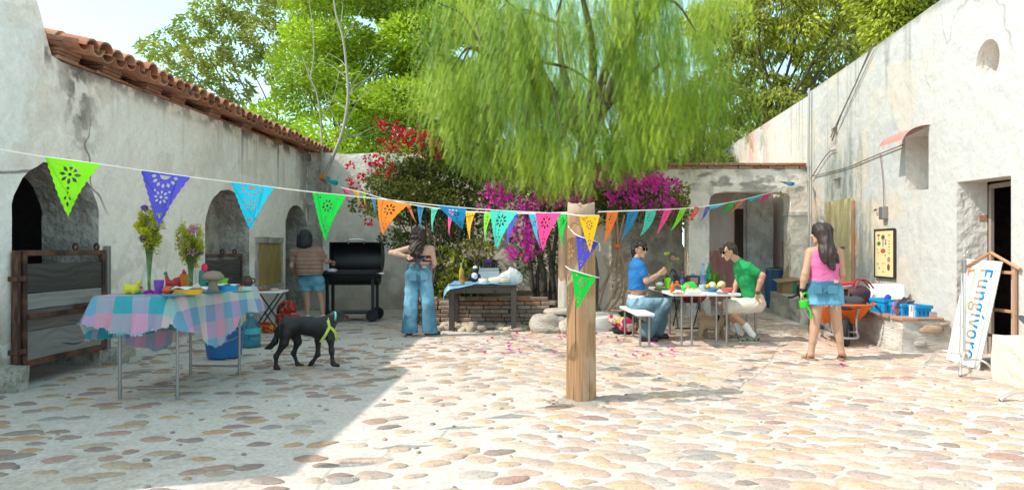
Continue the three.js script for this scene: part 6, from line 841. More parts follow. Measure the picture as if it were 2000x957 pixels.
{
  const v1 = onT(290, 572); single('glass_bottle', 'tall clear glass bottle holding the tallest bouquet, on the checked table', 'bottle', vaseG(0.062, 0.30, 0.02), mats.glass, v1);
  bouquet('flower_bouquet', 'tall bouquet of yellow and purple flowers in the glass bottle', v1, 0.78, 0.12, [[0.55, 0.55, 0.02, 2], [0.5, 0.52, 0.03, 2], [0.58, 0.56, 0.04, 2], [0.32, 0.2, 0.5, 0], [0.66, 0.66, 0.02, 1], [0.6, 0.55, 0.5, 0]], 31, 0.3);
  const v2 = onT(372, 566); single('glass_jar', 'glass jar with the rounder bouquet, behind the orange cup', 'jar', vaseG(0.05, 0.2, 0.04), mats.glass, v2);
  bouquet('flower_bouquet', 'round bouquet of pale pink, white and yellow flowers behind the orange cup', v2, 0.62, 0.16, [[0.66, 0.4, 0.48, 1], [0.7, 0.62, 0.58, 1], [0.55, 0.55, 0.05, 2], [0.42, 0.28, 0.55, 0], [0.62, 0.62, 0.03, 1], [0.6, 0.58, 0.4, 0], [0.58, 0.56, 0.06, 2]], 37, 0.2);
  // small yellow animal figure
  let p = onT(256, 574); let t = thing('toy_figure', 'lumpy yellow animal figure at the left end of the checked table', 'figurine', p); part(t, 'body', sdf([[[-0.035, 0.045, 0], [0.03, 0.04, 0], 0.042, 0.04], [[0.03, 0.06, 0], [0.065, 0.105, 0], 0.022, 0.018], [[-0.05, 0.06, 0], [-0.055, 0.085, 0], 0.018, 0.012], ...[[-0.04, 0.03], [0.03, 0.03], [-0.04, -0.03], [0.03, -0.03]].map(([x, z]) => [[x, 0.04, z], [x, 0.012, z], 0.016, 0.014])], { c: 0.005, k: 0.012 }), C([0.62, 0.58, 0.03], 0.5));
  p = onT(273, 573); t = thing('trinket_jar', 'tiny pink lidded jar beside the yellow figure', 'jar', p); part(t, 'jar', lathe([[0.001, 0], [0.022, 0], [0.026, 0.03], [0.02, 0.045]]), C([0.7, 0.35, 0.4])); part(t, 'lid', lathe([[0.021, 0.045], [0.016, 0.06], [0.001, 0.068]]), C([0.6, 0.06, 0.08]));
  p = onT(309, 574); t = thing('stacked_cups', 'purple cups stacked together beside the glass bottle', 'cup', p); for (let i = 0; i < 2; i++) part(t, 'cup', lathe([[0.001, 0.003], [0.032, 0.003], [0.042, 0.1], [0.045, 0.102], [0.04, 0.1], [0.031, 0.008]], 0, i * 0.022, 0), C([0.2, 0.06, 0.42]));
  p = onT(291, 577); { rs(44); const S = new Soup(); for (let i = 0; i < 60; i++) { const dd = rdir(); S.leaf([dd[0] * 0.03, 0.012 + Math.abs(dd[1]) * 0.012, dd[2] * 0.02], nrm([dd[0], Math.abs(dd[1]) + 0.2, dd[2]]), nrm(crs(dd, rdir())), 0.03, 0.011, [0.5, 0.03, 0.5]); } single('flower', 'loose magenta flower lying at the foot of the glass bottle', 'flower', S.geo(), mats.leafy, p); }
  p = onT(327, 575); t = thing('tomato', 'red orange tomato with a green stalk on the checked table', 'vegetable', p); part(t, 'flesh', sph(0.05, 0, 0.036, 0, 1.05, 0.75, 1), C([0.62, 0.08, 0.02], 0.3)); part(t, 'stalk', rock(0.012, 0.012, 0.012, 0.045, 0.05, 0.01, 3), C([0.1, 0.25, 0.04]));
  p = onT(367, 575); t = thing('paper_tray', 'orange yellow tray lined with white paper, front of the checked table', 'tray', p); part(t, 'tray', lathe([[0.001, 0.004], [0.1, 0.004], [0.125, 0.05], [0.13, 0.05], [0.103, 0]], 0, 0, 0, 28), C([0.80, 0.42, 0.02])); part(t, 'paper', sheet(8, 8, (u, v) => [(u - 0.5) * 0.26, 0.045 + 0.06 * Math.abs(u - 0.3) * v + 0.02 * Math.sin(u * 9 + v * 5), (v - 0.5) * 0.22]), C([0.75, 0.75, 0.74], 0.9));
  p = onT(362, 563); single('orange_cup', 'bright orange plastic cup in front of the round bouquet', 'cup', lathe([[0.001, 0.003], [0.046, 0.003], [0.058, 0.12], [0.062, 0.122], [0.056, 0.119], [0.044, 0.008]], 0, 0, 0, 24), C([0.85, 0.24, 0.01], 0.4), p.setY(TH + 0.02));
  p = onT(333, 567); t = thing('rooster_ornament', 'painted red rooster ornament with a green tail in a small basket', 'figurine', p); part(t, 'basket', lathe([[0.001, 0.003], [0.045, 0.003], [0.06, 0.05], [0.056, 0.05], [0.042, 0.01]]), C([0.3, 0.17, 0.08])); part(t, 'body', sdf([[[-0.02, 0.07, 0], [0.03, 0.065, 0], 0.032, 0.034], [[-0.03, 0.08, 0], [-0.045, 0.13, 0], 0.022, 0.016]], { c: 0.005, k: 0.015 }), C([0.5, 0.03, 0.03])); part(t, 'tail', sdf([[[-0.045, 0.14, 0], [-0.05, 0.175, 0], 0.014, 0.01], [[-0.05, 0.15, 0], [-0.07, 0.165, 0], 0.012, 0.008]], { c: 0.005, k: 0.01 }), C([0.02, 0.22, 0.1]));
  p = onT(349, 562); t = thing('hen_ornament', 'red hen ornament with a raised comb behind the tray', 'figurine', p); part(t, 'body', sdf([[[-0.03, 0.06, 0], [0.03, 0.07, 0], 0.045, 0.05], [[0.03, 0.09, 0], [0.05, 0.15, 0], 0.028, 0.02], [[0.05, 0.155, 0], [0.045, 0.185, 0], 0.014, 0.01], [[0, 0.03, 0], [0, 0.012, 0], 0.03, 0.035]], { c: 0.006, k: 0.02 }), C([0.5, 0.02, 0.05]));
  p = onT(415, 570); t = thing('clay_mushroom', 'grey brown clay mushroom ornament on the checked table', 'ornament', p); const clay = M([0.27, 0.2, 0.145], 0.9, bump(8, 0.002)); part(t, 'stem', lathe([[0.001, 0], [0.055, 0], [0.042, 0.06], [0.036, 0.12]]), clay); part(t, 'cap', lathe([[0.001, 0.1], [0.085, 0.112], [0.1, 0.13], [0.095, 0.155], [0.06, 0.19], [0.001, 0.2]], 0, 0, 0, 24), clay);
  p = onT(394, 566); t = thing('cactus_ornament', 'dark green cactus ornament with a red flower, left of the clay mushroom', 'ornament', p); part(t, 'stem', sdf([[[0, 0.02, 0], [0, 0.17, 0], 0.036, 0.03], [[0.02, 0.06, 0], [0.045, 0.08, 0], 0.018, 0.016], [[0.045, 0.08, 0], [0.045, 0.11, 0], 0.016, 0.014]], { c: 0.006, k: 0.012 }), C([0.02, 0.2, 0.16])); part(t, 'flower', rock(0.028, 0.045, 0.025, 0.02, 0.215, 0, 4, 0.15), C([0.68, 0.02, 0.06]));
  p = onT(431, 563); single('green_bowl', 'small lime green bowl behind the clay mushroom', 'bowl', lathe([[0.001, 0.003], [0.04, 0.003], [0.07, 0.07], [0.074, 0.07], [0.044, 0]], 0, 0, 0, 24), C([0.2, 0.55, 0.02]), p.setY(TH + 0.03));
  p = onT(443, 568); t = thing('blue_tray', 'bright blue plastic tray right of the clay mushroom', 'tray', p); part(t, 'tray', lathe([[0.001, 0.004], [0.1, 0.004], [0.115, 0.055], [0.12, 0.055], [0.104, 0]], 0, 0, 0, 4).rotateY(0.8).scale(1.15, 1, 1), C([0.01, 0.28, 0.6])); part(t, 'napkin', sheet(6, 6, (u, v) => [(u - 0.5) * 0.2, 0.05 + 0.02 * Math.sin(u * 6 + v * 4), (v - 0.5) * 0.15]), C([0.7, 0.7, 0.7]));
  p = onT(462, 567); single('orange_slice_dish', 'little orange dish at the right end of the checked table', 'dish', lathe([[0.001, 0.003], [0.03, 0.003], [0.05, 0.035], [0.053, 0.035], [0.034, 0]]), C([0.85, 0.3, 0.03]), p);
  for (const [x, y, l, c, r] of [[470, 571, 'teal plate under the right end of the table items', [0.03, 0.3, 0.33], 0.1], [340, 579, 'blue and white scalloped plate at the front edge under the tray', [0.1, 0.25, 0.4], 0.12], [415, 573, 'dark teal plate under the clay mushroom', [0.02, 0.16, 0.2], 0.12]]) single('plate', l, 'plate', lathe([[0.001, 0.003], [r * 0.6, 0.003], [r, 0.014], [r * 1.02, 0.012], [r * 0.6, 0]], 0, 0, 0, 28), C(c, 0.4), onT(x, y));
}
// ---------- by the stable wall ----------
{
  const b = G(452, 697); b.set(b.x, 0, b.z); let t = thing('bucket', 'big blue plastic tub under the checked table', 'bucket', P(437, 700, 8.4).setY(0)); part(t, 'tub', lathe([[0.001, 0.01], [0.18, 0.01], [0.2, 0.03], [0.235, 0.34], [0.25, 0.345], [0.245, 0.36], [0.225, 0.355], [0.19, 0.04]], 0, 0, 0, 32), C([0.012, 0.13, 0.34], 0.45)); part(t, 'handle', tube([[-0.24, 0.33, 0], [-0.17, 0.25, 0.2], [0, 0.22, 0.26], [0.17, 0.25, 0.2], [0.24, 0.33, 0]], 0.006), mats.steel);
  t = thing('water_jug', 'clear bluish water jug standing beside the blue tub', 'jug', P(489, 676, 9.3).setY(0)); part(t, 'bottle', lathe([[0.001, 0.01], [0.115, 0.01], [0.13, 0.03], [0.13, 0.13], [0.122, 0.15], [0.13, 0.17], [0.13, 0.3], [0.06, 0.38], [0.03, 0.4], [0.03, 0.43]], 0, 0, 0, 28), new THREE.MeshPhysicalMaterial({ color: '#6fc2d6', roughness: 0.08, transmission: 0.85, thickness: 0, side: THREE.DoubleSide })); part(t, 'cap', cyl(0.034, 0.034, 0.03, 0, 0.44, 0), C([0.03, 0.35, 0.5])); part(t, 'label', lathe([[0.1325, 0.19], [0.1325, 0.27]], 0, 0, 0, 28), C([0.05, 0.4, 0.45]));
  // small folding table
  const o = P(524, 650, 10.9).setY(0); t = thing('side_table', 'small white folding table with crossed black legs, near the narrow door', 'table', o, 0.1); part(t, 'tabletop', rbox(0.52, 0.03, 0.5, 0.02, 0, 0.66, 0), mats.white); for (const z of [-0.2, 0.2]) { part(t, 'leg', bar([-0.22, 0.02, z], [0.2, 0.64, z], 0.012), mats.black); part(t, 'leg', bar([0.22, 0.02, z + 0.03], [-0.2, 0.64, z + 0.03], 0.012), mats.black); } for (const x of [-0.22, 0.22]) part(t, 'foot_bar', bar([x, 0.015, -0.24], [x, 0.015, 0.26], 0.013), mats.black);
  single('clay_plate', 'terracotta plate on the small white side table', 'plate', lathe([[0.001, 0.004], [0.09, 0.004], [0.13, 0.03], [0.135, 0.028], [0.095, 0]], 0, 0, 0, 28), C([0.42, 0.15, 0.07]), V(o.x - 0.08, 0.676, o.z + 0.05)); single('bread_roll', 'pale bread rolls resting on the side table', 'bread', rock(0.07, 0.025, 0.05, 0, 0.02, 0, 5, 0.15), C([0.6, 0.42, 0.25]), V(o.x + 0.12, 0.676, o.z + 0.05));
  t = thing('clay_jug', 'small dark reddish clay jug beside the checked table corner', 'jug', V(o.x - 0.3, 0.676, o.z + 0.0)); t.position.copy(P(483, 562, 10.2)); t.position.y = 0.78; part(t, 'body', lathe([[0.001, 0], [0.045, 0], [0.075, 0.06], [0.06, 0.11], [0.04, 0.135], [0.052, 0.155], [0.046, 0.155], [0.035, 0.135]], 0, 0, 0, 24), C([0.1, 0.04, 0.03], 0.45)); part(t, 'handle', tube([[0.055, 0.12, 0], [0.1, 0.11, 0], [0.1, 0.06, 0], [0.068, 0.05, 0]], 0.01), C([0.1, 0.04, 0.03], 0.45));
  t = thing('wall_shelf', 'little stone shelf on the stable wall under the clay jug', 'shelf', V(0, 0, 0)); { const q = P(483, 562, 10.2); part(t, 'slab', jbox(0.34, 0.06, 0.22, q.x - 0.12, 0.748, q.z, 0.06, 0.008), plainMat); part(t, 'support', jbox(0.16, 0.74, 0.16, q.x - 0.14, 0.36, q.z, 0.08, 0.012), plainMat); }
  const bag = (name, label, px, py, d, w, h, dp, cols, sd, lay) => { const q = P(px, py, d).setY(0), m = M('#fff', 0.35, { map: tex(128, 128, (u, v) => { const k = fbm(u * 5, v * 4, 3, sd); return k < 0.44 ? cols[0] : k < 0.54 ? cols[1] : k < 0.6 ? cols[2] : cols[0]; }) }); const g = thing(name, label, 'bag', q, R(-0.3, 0.3)); part(g, 'sack', sdf([[[-w * 0.3, h * 0.3, 0], [w * 0.3, h * 0.28, 0], h * 0.3, h * 0.3], [[-w * 0.28, h * 0.7, 0], [w * 0.25, h * 0.74, 0.02], dp, dp * 0.8], ...(lay ? [] : [[[-w * 0.15, h * 0.95, 0], [w * 0.2, h, 0.02], dp * 0.5, dp * 0.4]])], { c: 0.01, k: 0.06, disp: (x, y, z) => 0.02 * (fbm(x * 14 + 9, y * 14 + z * 9 + 9, 3, sd) - 0.5), us: 3 }), m); return g; };
  bag('charcoal_bag', 'red and black charcoal bag standing by the narrow door', 561, 632, 11.8, 0.34, 0.42, 0.1, [[0.5, 0.02, 0.015], [0.015, 0.013, 0.013], [0.6, 0.35, 0.2]], 61);
  bag('snack_bag', 'glossy red bag with yellow spots lying under the side table', 520, 652, 10.9, 0.5, 0.16, 0.06, [[0.55, 0.02, 0.015], [0.6, 0.36, 0.03], [0.3, 0.01, 0.01]], 67, 1);
}
// ---------- barrel grill ----------
{
  const b = P(688, 627, 12.75).setY(0), t = thing('barrel_grill', 'large black barrel grill with its lid open, against the back wall', 'grill', b), L = 0.98, r = 0.27, y0 = 0.93, g = mats.grill;
  const half = (a0, a1, R0, cy, cz) => { const sh = new THREE.Shape(); const n = 20; for (let i = 0; i <= n; i++) { const a = lerp(a0, a1, i / n); sh[i ? 'lineTo' : 'moveTo'](Math.cos(a) * R0, Math.sin(a) * R0); } for (let i = n; i >= 0; i--) { const a = lerp(a0, a1, i / n); sh.lineTo(Math.cos(a) * (R0 - 0.012), Math.sin(a) * (R0 - 0.012)); } sh.closePath(); return new THREE.ExtrudeGeometry(sh, { depth: L, bevelEnabled: false }).translate(0, 0, -L / 2).rotateY(-Math.PI / 2).translate(0, cy, cz); };
  const disc = (a0, a1, R0, cy, cz, x) => { const sh = new THREE.Shape(); for (let i = 0; i <= 20; i++) { const a = lerp(a0, a1, i / 20); sh[i ? 'lineTo' : 'moveTo'](Math.cos(a) * R0, Math.sin(a) * R0); } sh.closePath(); return new THREE.ExtrudeGeometry(sh, { depth: 0.02, bevelEnabled: false }).translate(0, 0, -0.01).rotateY(-Math.PI / 2).translate(x, cy, cz); };
  part(t, 'barrel', [half(Math.PI, Math.PI * 2, r, y0, 0), disc(Math.PI, Math.PI * 2, r, y0, 0, -L / 2), disc(Math.PI, Math.PI * 2, r, y0, 0, L / 2)], g);
  const lid = part(t, 'lid', [half(-Math.PI * 0.5, Math.PI * 0.5, r + 0.01, 1.19, -0.25).applyMatrix4(new THREE.Matrix4().makeTranslation(0, 0, 0)), disc(-Math.PI * 0.5, Math.PI * 0.5, r + 0.01, 1.19, -0.25, -L / 2 - 0.005), disc(-Math.PI * 0.5, Math.PI * 0.5, r + 0.01, 1.19, -0.25, L / 2 + 0.005)], g);
  lid.geometry.translate(0, -1.19, 0.25); lid.geometry.rotateY(0); lid.position.set(0, 1.19, -0.25);
  { const p = lid.geometry.attributes.position, n = lid.geometry.attributes.normal; void n; let s = 0; for (let i = 0; i < p.count; i++) s += p.getZ(i); if (s > 0) lid.geometry.rotateY(Math.PI); }
  part(t, 'lid_handle', tube([[-0.15, 1.44, -0.3], [-0.15, 1.51, -0.28], [-0.1, 1.52, -0.28], [0.1, 1.52, -0.28], [0.15, 1.51, -0.28], [0.15, 1.44, -0.3]], 0.011), mats.chrome);
  const gr = new THREE.Group(); gr.name = 'grate'; gr.position.y = y0 + 0.005; t.add(gr); for (let i = 0; i < 24; i++) part(gr, 'rod', bar([-0.46 + i * 0.04, 0, -0.24], [-0.46 + i * 0.04, 0, 0.24], 0.004, 5), mats.steel);
  part(t, 'warming_rack', [bar([-0.42, 1.08, -0.1], [0.42, 1.08, -0.1], 0.006), bar([-0.42, 1.08, -0.22], [0.42, 1.08, -0.22], 0.006), bar([0.42, 1.08, -0.1], [0.42, 0.95, -0.1], 0.005)], mats.rust);
  part(t, 'front_shelf', rbox(L, 0.02, 0.2, 0.006, 0, y0 - 0.03, 0.36), g);
  for (const [x, z] of [[-0.42, 0.2], [-0.42, -0.2], [0.42, 0.2], [0.42, -0.2]]) part(t, 'leg', rbox(0.055, z < 0 && x > 0 ? 0.72 : 0.75, 0.055, 0.008, x, 0.44, z), g);
  part(t, 'lower_shelf', rbox(1.0, 0.035, 0.46, 0.008, -0.04, 0.16, 0), g);
  for (const z of [0.26, -0.26]) { const w = part(t, 'wheel', new THREE.TorusGeometry(0.09, 0.028, 10, 24), mats.rubber); w.position.set(0.42, 0.118, z); part(w, 'hub', cyl(0.07, 0.07, 0.03, 0, 0, 0, 18, Math.PI / 2), g); }
  part(t, 'side_knob', cyl(0.018, 0.018, 0.12, L / 2 + 0.05, y0 - 0.05, 0.05, 10, 0, 0, Math.PI / 2), mats.chrome); part(t, 'chimney_flange', cyl(0.05, 0.05, 0.03, L / 2 + 0.02, 0.84, 0.02, 16, 0, 0, Math.PI / 2), g);
  const mb = P(655, 538, 12.3); single('meat_package', 'plastic wrapped pack of meat on the grill front shelf', 'package', rock(0.1, 0.035, 0.06, 0, 0.04, 0, 6, 0.25, 14), M('#fff', 0.3, { map: tex(64, 64, (u, v) => mix3([0.5, 0.55, 0.6], [0.5, 0.17, 0.11], sm(0.45, 0.55, fbm(u * 5, v * 5, 3, 3)))) }), V(b.x - 0.28, y0 - 0.02, b.z + 0.36));
}
// ---------- dark table ----------
{
  const t = thing('dark_table', 'dark brown wooden table under the blue plastic sheet, before the planter', 'table', V(0, 0, 0)), m = M('#fff', 0.6, { map: grain([0.05, 0.036, 0.03], [0.075, 0.055, 0.045], [3, 24], 120) });
  const A = [-1.03, -11.05], xw = 1.11, zd = 0.95;
  for (const [x, z] of [[0.05, 0.05], [xw - 0.05, 0.05], [0.05, zd - 0.05], [xw - 0.05, zd - 0.05]]) part(t, 'leg', rbox(0.09, 0.72, 0.09, 0.006, A[0] + x, 0.36, A[1] - z), m);
  part(t, 'tabletop', rbox(xw, 0.035, zd, 0.008, A[0] + xw / 2, 0.742, A[1] - zd / 2), m); part(t, 'apron', rbox(xw - 0.18, 0.1, 0.03, 0.004, A[0] + xw / 2, 0.67, A[1] - 0.04), m); part(t, 'apron', rbox(0.03, 0.1, zd - 0.18, 0.004, A[0] + xw - 0.04, 0.67, A[1] - zd / 2), m);
  const cl = sheet(40, 26, (u, v) => { const x = lerp(-0.1, xw + 0.07, u), z = lerp(-0.02 - 0.0 * u, zd + 0.1, v), over = x < 0 ? -x : x > xw ? x - xw : 0; let y = 0.764 + 0.012 * Math.max(0, Math.sin(u * 17 + v * 3) * Math.sin(v * 11 + u * 5)) + 0.03 * Math.exp(-Math.pow((u - 0.62) / 0.07, 2) - Math.pow((v - 0.1) / 0.12, 2)); y -= over * 1.3; const fz = z < 0.02 && u < 0.4 ? (0.4 - u) * 0.28 * (1 - v * 10) : 0; y -= Math.max(0, fz); return [A[0] + clamp(x, -0.08, xw + 0.03), y, A[1] - z + (fz > 0 ? 0.02 : 0)]; });
  single('plastic_sheet', 'light blue plastic sheet spread over the dark wooden table', 'tablecloth', cl, M([0.22, 0.47, 0.68], 0.35, { phys: 1, transmission: 0.15, thickness: 0 }));
  let q = onB(901, 549), g = thing('oil_bottle', 'yellow oil bottle at the left end of the dark table', 'bottle', q); const bt = (h, r, n = 0.35) => lathe([[0.001, 0], [r, 0], [r, h * 0.62], [r * n, h * 0.82], [r * n, h]]); part(g, 'bottle', bt(0.3, 0.045), C([0.5, 0.42, 0.05], 0.2)); part(g, 'cap', cyl(0.018, 0.018, 0.03, 0, 0.31, 0), C([0.25, 0.5, 0.6]));
  q = onB(903, 555); g = thing('brown_bottle', 'small brown glass bottle in front of the oil bottle', 'bottle', q); part(g, 'bottle', bt(0.2, 0.036), C([0.28, 0.1, 0.03], 0.12)); part(g, 'neck_label', cyl(0.0365, 0.0365, 0.06, 0, 0.05, 0), C([0.4, 0.2, 0.1]));
  q = onB(951, 549); g = thing('white_carton', 'white carton box in the middle of the dark table', 'box', q); part(g, 'box', rbox(0.44, 0.18, 0.3, 0.01, 0, 0.09, -0.12), C([0.72, 0.68, 0.64])); part(g, 'flap', rbox(0.42, 0.006, 0.1, 0.002, 0, 0.2, 0.04, -0.6), C([0.72, 0.68, 0.64]));
  q = onB(944, 555); g = thing('white_tub', 'small white tub with a red lid patch in front of the carton', 'tub', q); part(g, 'tub', lathe([[0.001, 0], [0.07, 0], [0.08, 0.09], [0.001, 0.095]]), C([0.74, 0.74, 0.76])); part(g, 'sticker', cyl(0.04, 0.04, 0.004, 0.02, 0.098, 0), C([0.7, 0.2, 0.12]));
  q = onB(926, 552); g = thing('stuffed_toy', 'black and white stuffed toy sitting on the dark table', 'toy', q); part(g, 'body', sdf([[[0, 0.08, 0], [0.01, 0.15, 0], 0.075, 0.06], [[0.02, 0.2, 0], [0.03, 0.23, 0], 0.06, 0.055], [[-0.06, 0.12, 0.02], [-0.09, 0.06, 0.04], 0.03, 0.025], [[0.08, 0.12, 0.02], [0.1, 0.06, 0.04], 0.03, 0.025], [[0.06, 0.28, 0], [0.09, 0.34, 0], 0.025, 0.015]], { c: 0.008, k: 0.02 }), C([0.02, 0.02, 0.035], 0.9)); part(g, 'belly', sph(0.055, 0.01, 0.11, 0.045, 1, 1.2, 0.7), C([0.7, 0.68, 0.66], 0.9)); part(g, 'head_patch', sph(0.045, 0.02, 0.255, 0.02, 1, 0.7, 1), C([0.7, 0.66, 0.55], 0.9));
  q = onB(957, 545); q.y += 0.19; g = thing('crate', 'dark slatted crate with coloured packets standing on the carton', 'crate', q); for (let i = 0; i < 6; i++) part(g, 'slat', rbox(0.025, 0.1, 0.012, 0.003, -0.11 + i * 0.048, 0.05, 0.02), C([0.03, 0.04, 0.09])); part(g, 'rim', rbox(0.3, 0.02, 0.16, 0.004, 0.01, 0.1, -0.05), C([0.03, 0.04, 0.09])); for (const [x, c] of [[-0.12, [0.02, 0.3, 0.4]], [-0.06, [0.65, 0.2, 0.05]], [0.12, [0.45, 0.3, 0.1]]]) part(g, 'packet', rbox(0.05, 0.09, 0.05, 0.008, x, 0.05, -0.04), C(c));
  q = onB(954, 545); q.y += 0.3; single('purple_basket', 'round purple plastic basket on top of the crate', 'basket', lathe([[0.001, 0.003], [0.07, 0.003], [0.095, 0.075], [0.1, 0.078], [0.092, 0.072], [0.066, 0.01]], 0, 0, 0, 24), C([0.3, 0.13, 0.45]), q);
  q = onB(997, 554); g = thing('plastic_bag', 'crumpled translucent white plastic bag at the right end of the dark table', 'bag', q); part(g, 'bag', sdf([[[-0.11, 0.09, 0], [0.11, 0.09, -0.02], 0.1, 0.11], [[-0.02, 0.15, 0], [0.06, 0.17, 0], 0.09, 0.08], [[0.02, 0.22, 0], [0.0, 0.25, 0], 0.03, 0.03]], { c: 0.011, k: 0.05, disp: (x, y, z) => 0.05 * (Math.abs(fbm(x * 13 + 9, y * 13 + z * 11 + 9, 3, 5) - 0.5)) }), M([0.72, 0.76, 0.76], 0.3, { phys: 1, transmission: 0.35, thickness: 0 })); part(g, 'contents', rock(0.09, 0.05, 0.07, -0.09, 0.05, 0.04, 7, 0.3), C([0.5, 0.45, 0.3]));
  q = onB(968, 554); single('cloth_heap', 'heap of cream coloured cloth beside the plastic bag', 'cloth', rock(0.12, 0.06, 0.08, 0, 0.05, 0, 15, 0.35, 16), C([0.68, 0.6, 0.5], 0.95), q);
}
// ---------- white folding tables and benches ----------
{
  const m = M([0.74, 0.74, 0.73], 0.5, bump(8, 0.001));
  const mk = (label, x0, x1) => { const d0 = 9.22, L = 1.62, w = x1 - x0 - 0.006, t = thing('folding_table', label, 'table', V((x0 + x1) / 2, 0, -d0 - L / 2), 0.0, undefined); t.rotation.y = 0.0;
    part(t, 'tabletop', rbox(w, 0.042, L, 0.014, 0, 0.722, 0), m);
    for (const z of [L / 2 - 0.12, -L / 2 + 0.2]) { for (const x of [-0.07, 0.07]) part(t, 'leg', bar([x, 0.02, z], [x, 0.7, z], 0.015), mats.steel); part(t, 'foot_bar', bar([-0.17, 0.014, z], [0.17, 0.014, z], 0.014), mats.steel); part(t, 'brace', bar([0, 0.4, z], [0, 0.7, z + (z > 0 ? -0.3 : 0.3)], 0.009), mats.steel); } return t; };
  mk('white folding table laden with food, left one of the pair by the seated person', 2.16, 2.63); mk('white folding table, right one of the pair, under the leaning person', 2.636, 3.11);
  const bench = (label, x, d0, L, turn, w = 0.25) => { const t = thing('folding_bench', label, 'bench', V(x, 0, -d0 - L / 2), turn); part(t, 'seat', rbox(w, 0.04, L, 0.014, 0, 0.45, 0), m); for (const z of [L / 2 - 0.08, -L / 2 + 0.12]) { for (const q of [-0.062, 0.062]) part(t, 'leg', bar([q, 0.02, z], [q, 0.44, z], 0.016), mats.steel); part(t, 'foot_bar', bar([-0.12, 0.014, z], [0.12, 0.014, z], 0.015), mats.steel); } };
  bench('white folding bench carrying the person in the blue t-shirt', 1.79, 9.2, 1.25, 0.03, 0.25); bench('white folding bench under the person in green', 3.47, 9.8, 1.4, 0, 0.27);
}
{ // food and drink
  const K = (c, r = 0.5) => M(c, r), put = (name, label, cat, px, py) => thing(name, label, cat, onR(px, py));
  let t = put('green_cup', 'lime green tumbler in front of the seated person', 'cup', 1304, 565); part(t, 'cup', lathe([[0.001, 0.004], [0.04, 0.004], [0.052, 0.17], [0.055, 0.172], [0.049, 0.168], [0.038, 0.01]], 0, 0, 0, 24), K([0.25, 0.62, 0.01], 0.35));
  const vp = onR(1311, 562); single('flower_vase', 'narrow glass vase holding a yellow and a pink flower', 'vase', vaseG(0.045, 0.24, 0.018), mats.glass, vp);
  t = thing('cut_flower', 'yellow and pink flowers held over the vase by the seated person', 'flower', vp.clone()); { const q = (x, y) => { const p = P(x, y, -vp.z).sub(vp); return [p.x, p.y, 0]; }; part(t, 'stem', tube([q(1308, 562), q(1307, 530), q(1304, 498)], 0.005, 10, 6), mats.gstem); part(t, 'stem', tube([q(1307, 530), q(1312, 515), q(1318, 508)], 0.004, 8, 6), mats.gstem); rs(15); const S = new Soup(), S2 = new Soup(), c = q(1303, 496), e = q(1314, 504), h = q(1321, 506); for (let i = 0; i < 60; i++) { const d = rdir(); S.leaf(add(c, [d[0] * 0.02, d[1] * 0.008, d[2] * 0.02]), nrm([d[0], 0.35 * d[1] + 0.2, d[2]]), nrm(crs(d, rdir())), 0.03, 0.01, [0.5, 0.62, 0.01]); S2.leaf(add(e, d, 0.01), d, nrm(crs(d, rdir())), 0.032, 0.011, [0.66, 0.36, 0.42]); if (i % 2) S2.leaf(add(h, [d[0] * 0.03 + i * 0.0006, d[1] * 0.012 - i * 0.0004, d[2] * 0.02]), d, nrm(crs(d, rdir())), 0.028, 0.008, [0.45, 0.5, 0.08]); } part(t, 'yellow_flower', S.geo(), mats.leafy); part(t, 'pink_flower', S2.geo(), mats.leafy); }
  const bottle = (name, label, px, py, h, r, c, cap, o = {}) => { const q = put(name, label, 'bottle', px, py); part(q, 'bottle', lathe([[0.001, 0], [r, 0.003], [r, h * 0.58], [r * 0.8, h * 0.7], [r * 0.32, h * 0.86], [r * 0.32, h * 0.95]], 0, 0, 0, 20), o.glass ? new THREE.MeshPhysicalMaterial({ color: new THREE.Color(...c), roughness: 0.06, transmission: 0.85, thickness: 0, side: THREE.DoubleSide }) : K(c, 0.3)); part(q, 'cap', cyl(r * 0.4, r * 0.4, h * 0.07, 0, h * 0.97, 0), K(cap)); if (o.lab) part(q, 'label', lathe([[r * 1.015, h * 0.25], [r * 1.015, h * 0.5]], 0, 0, 0, 20), K(o.lab)); return q; };
  bottle('sauce_bottle', 'small orange sauce bottle with a blue cap at the table corner', 1314, 573, 0.16, 0.03, [0.65, 0.14, 0.04], [0.03, 0.35, 0.6]);
  bottle('red_capped_bottle', 'dark sauce bottle with a wide red cap behind the fruit', 1333, 560, 0.24, 0.035, [0.05, 0.05, 0.12], [0.7, 0.1, 0.02], { lab: [0.1, 0.15, 0.35] });
  bottle('water_bottle', 'clear water bottle with a blue cap and blue label, before the column', 1374, 559, 0.36, 0.052, [0.7, 0.82, 0.95], [0.03, 0.35, 0.65], { glass: 1, lab: [0.1, 0.25, 0.5] });
  bottle('soda_bottle', 'green soda bottle right of the clear water bottle', 1386, 555, 0.36, 0.054, [0.1, 0.6, 0.25], [0.02, 0.35, 0.15], { glass: 1, lab: [0.05, 0.4, 0.06] });
  bottle('thin_bottle', 'slim dark bottle with a white label left of the green pack', 1334, 568, 0.15, 0.02, [0.03, 0.04, 0.04], [0.2, 0.02, 0.05], { lab: [0.6, 0.6, 0.62] });
  t = put('green_jar', 'tall green ribbed glass jar beside the soda bottle', 'jar', 1398, 560); part(t, 'jar', lathe([[0.001, 0.004], [0.058, 0.004], [0.07, 0.2], [0.073, 0.202], [0.066, 0.2], [0.055, 0.012]], 0, 0, 0, 18), new THREE.MeshPhysicalMaterial({ color: '#5a8c10', roughness: 0.15, transmission: 0.55, thickness: 0, side: THREE.DoubleSide }));
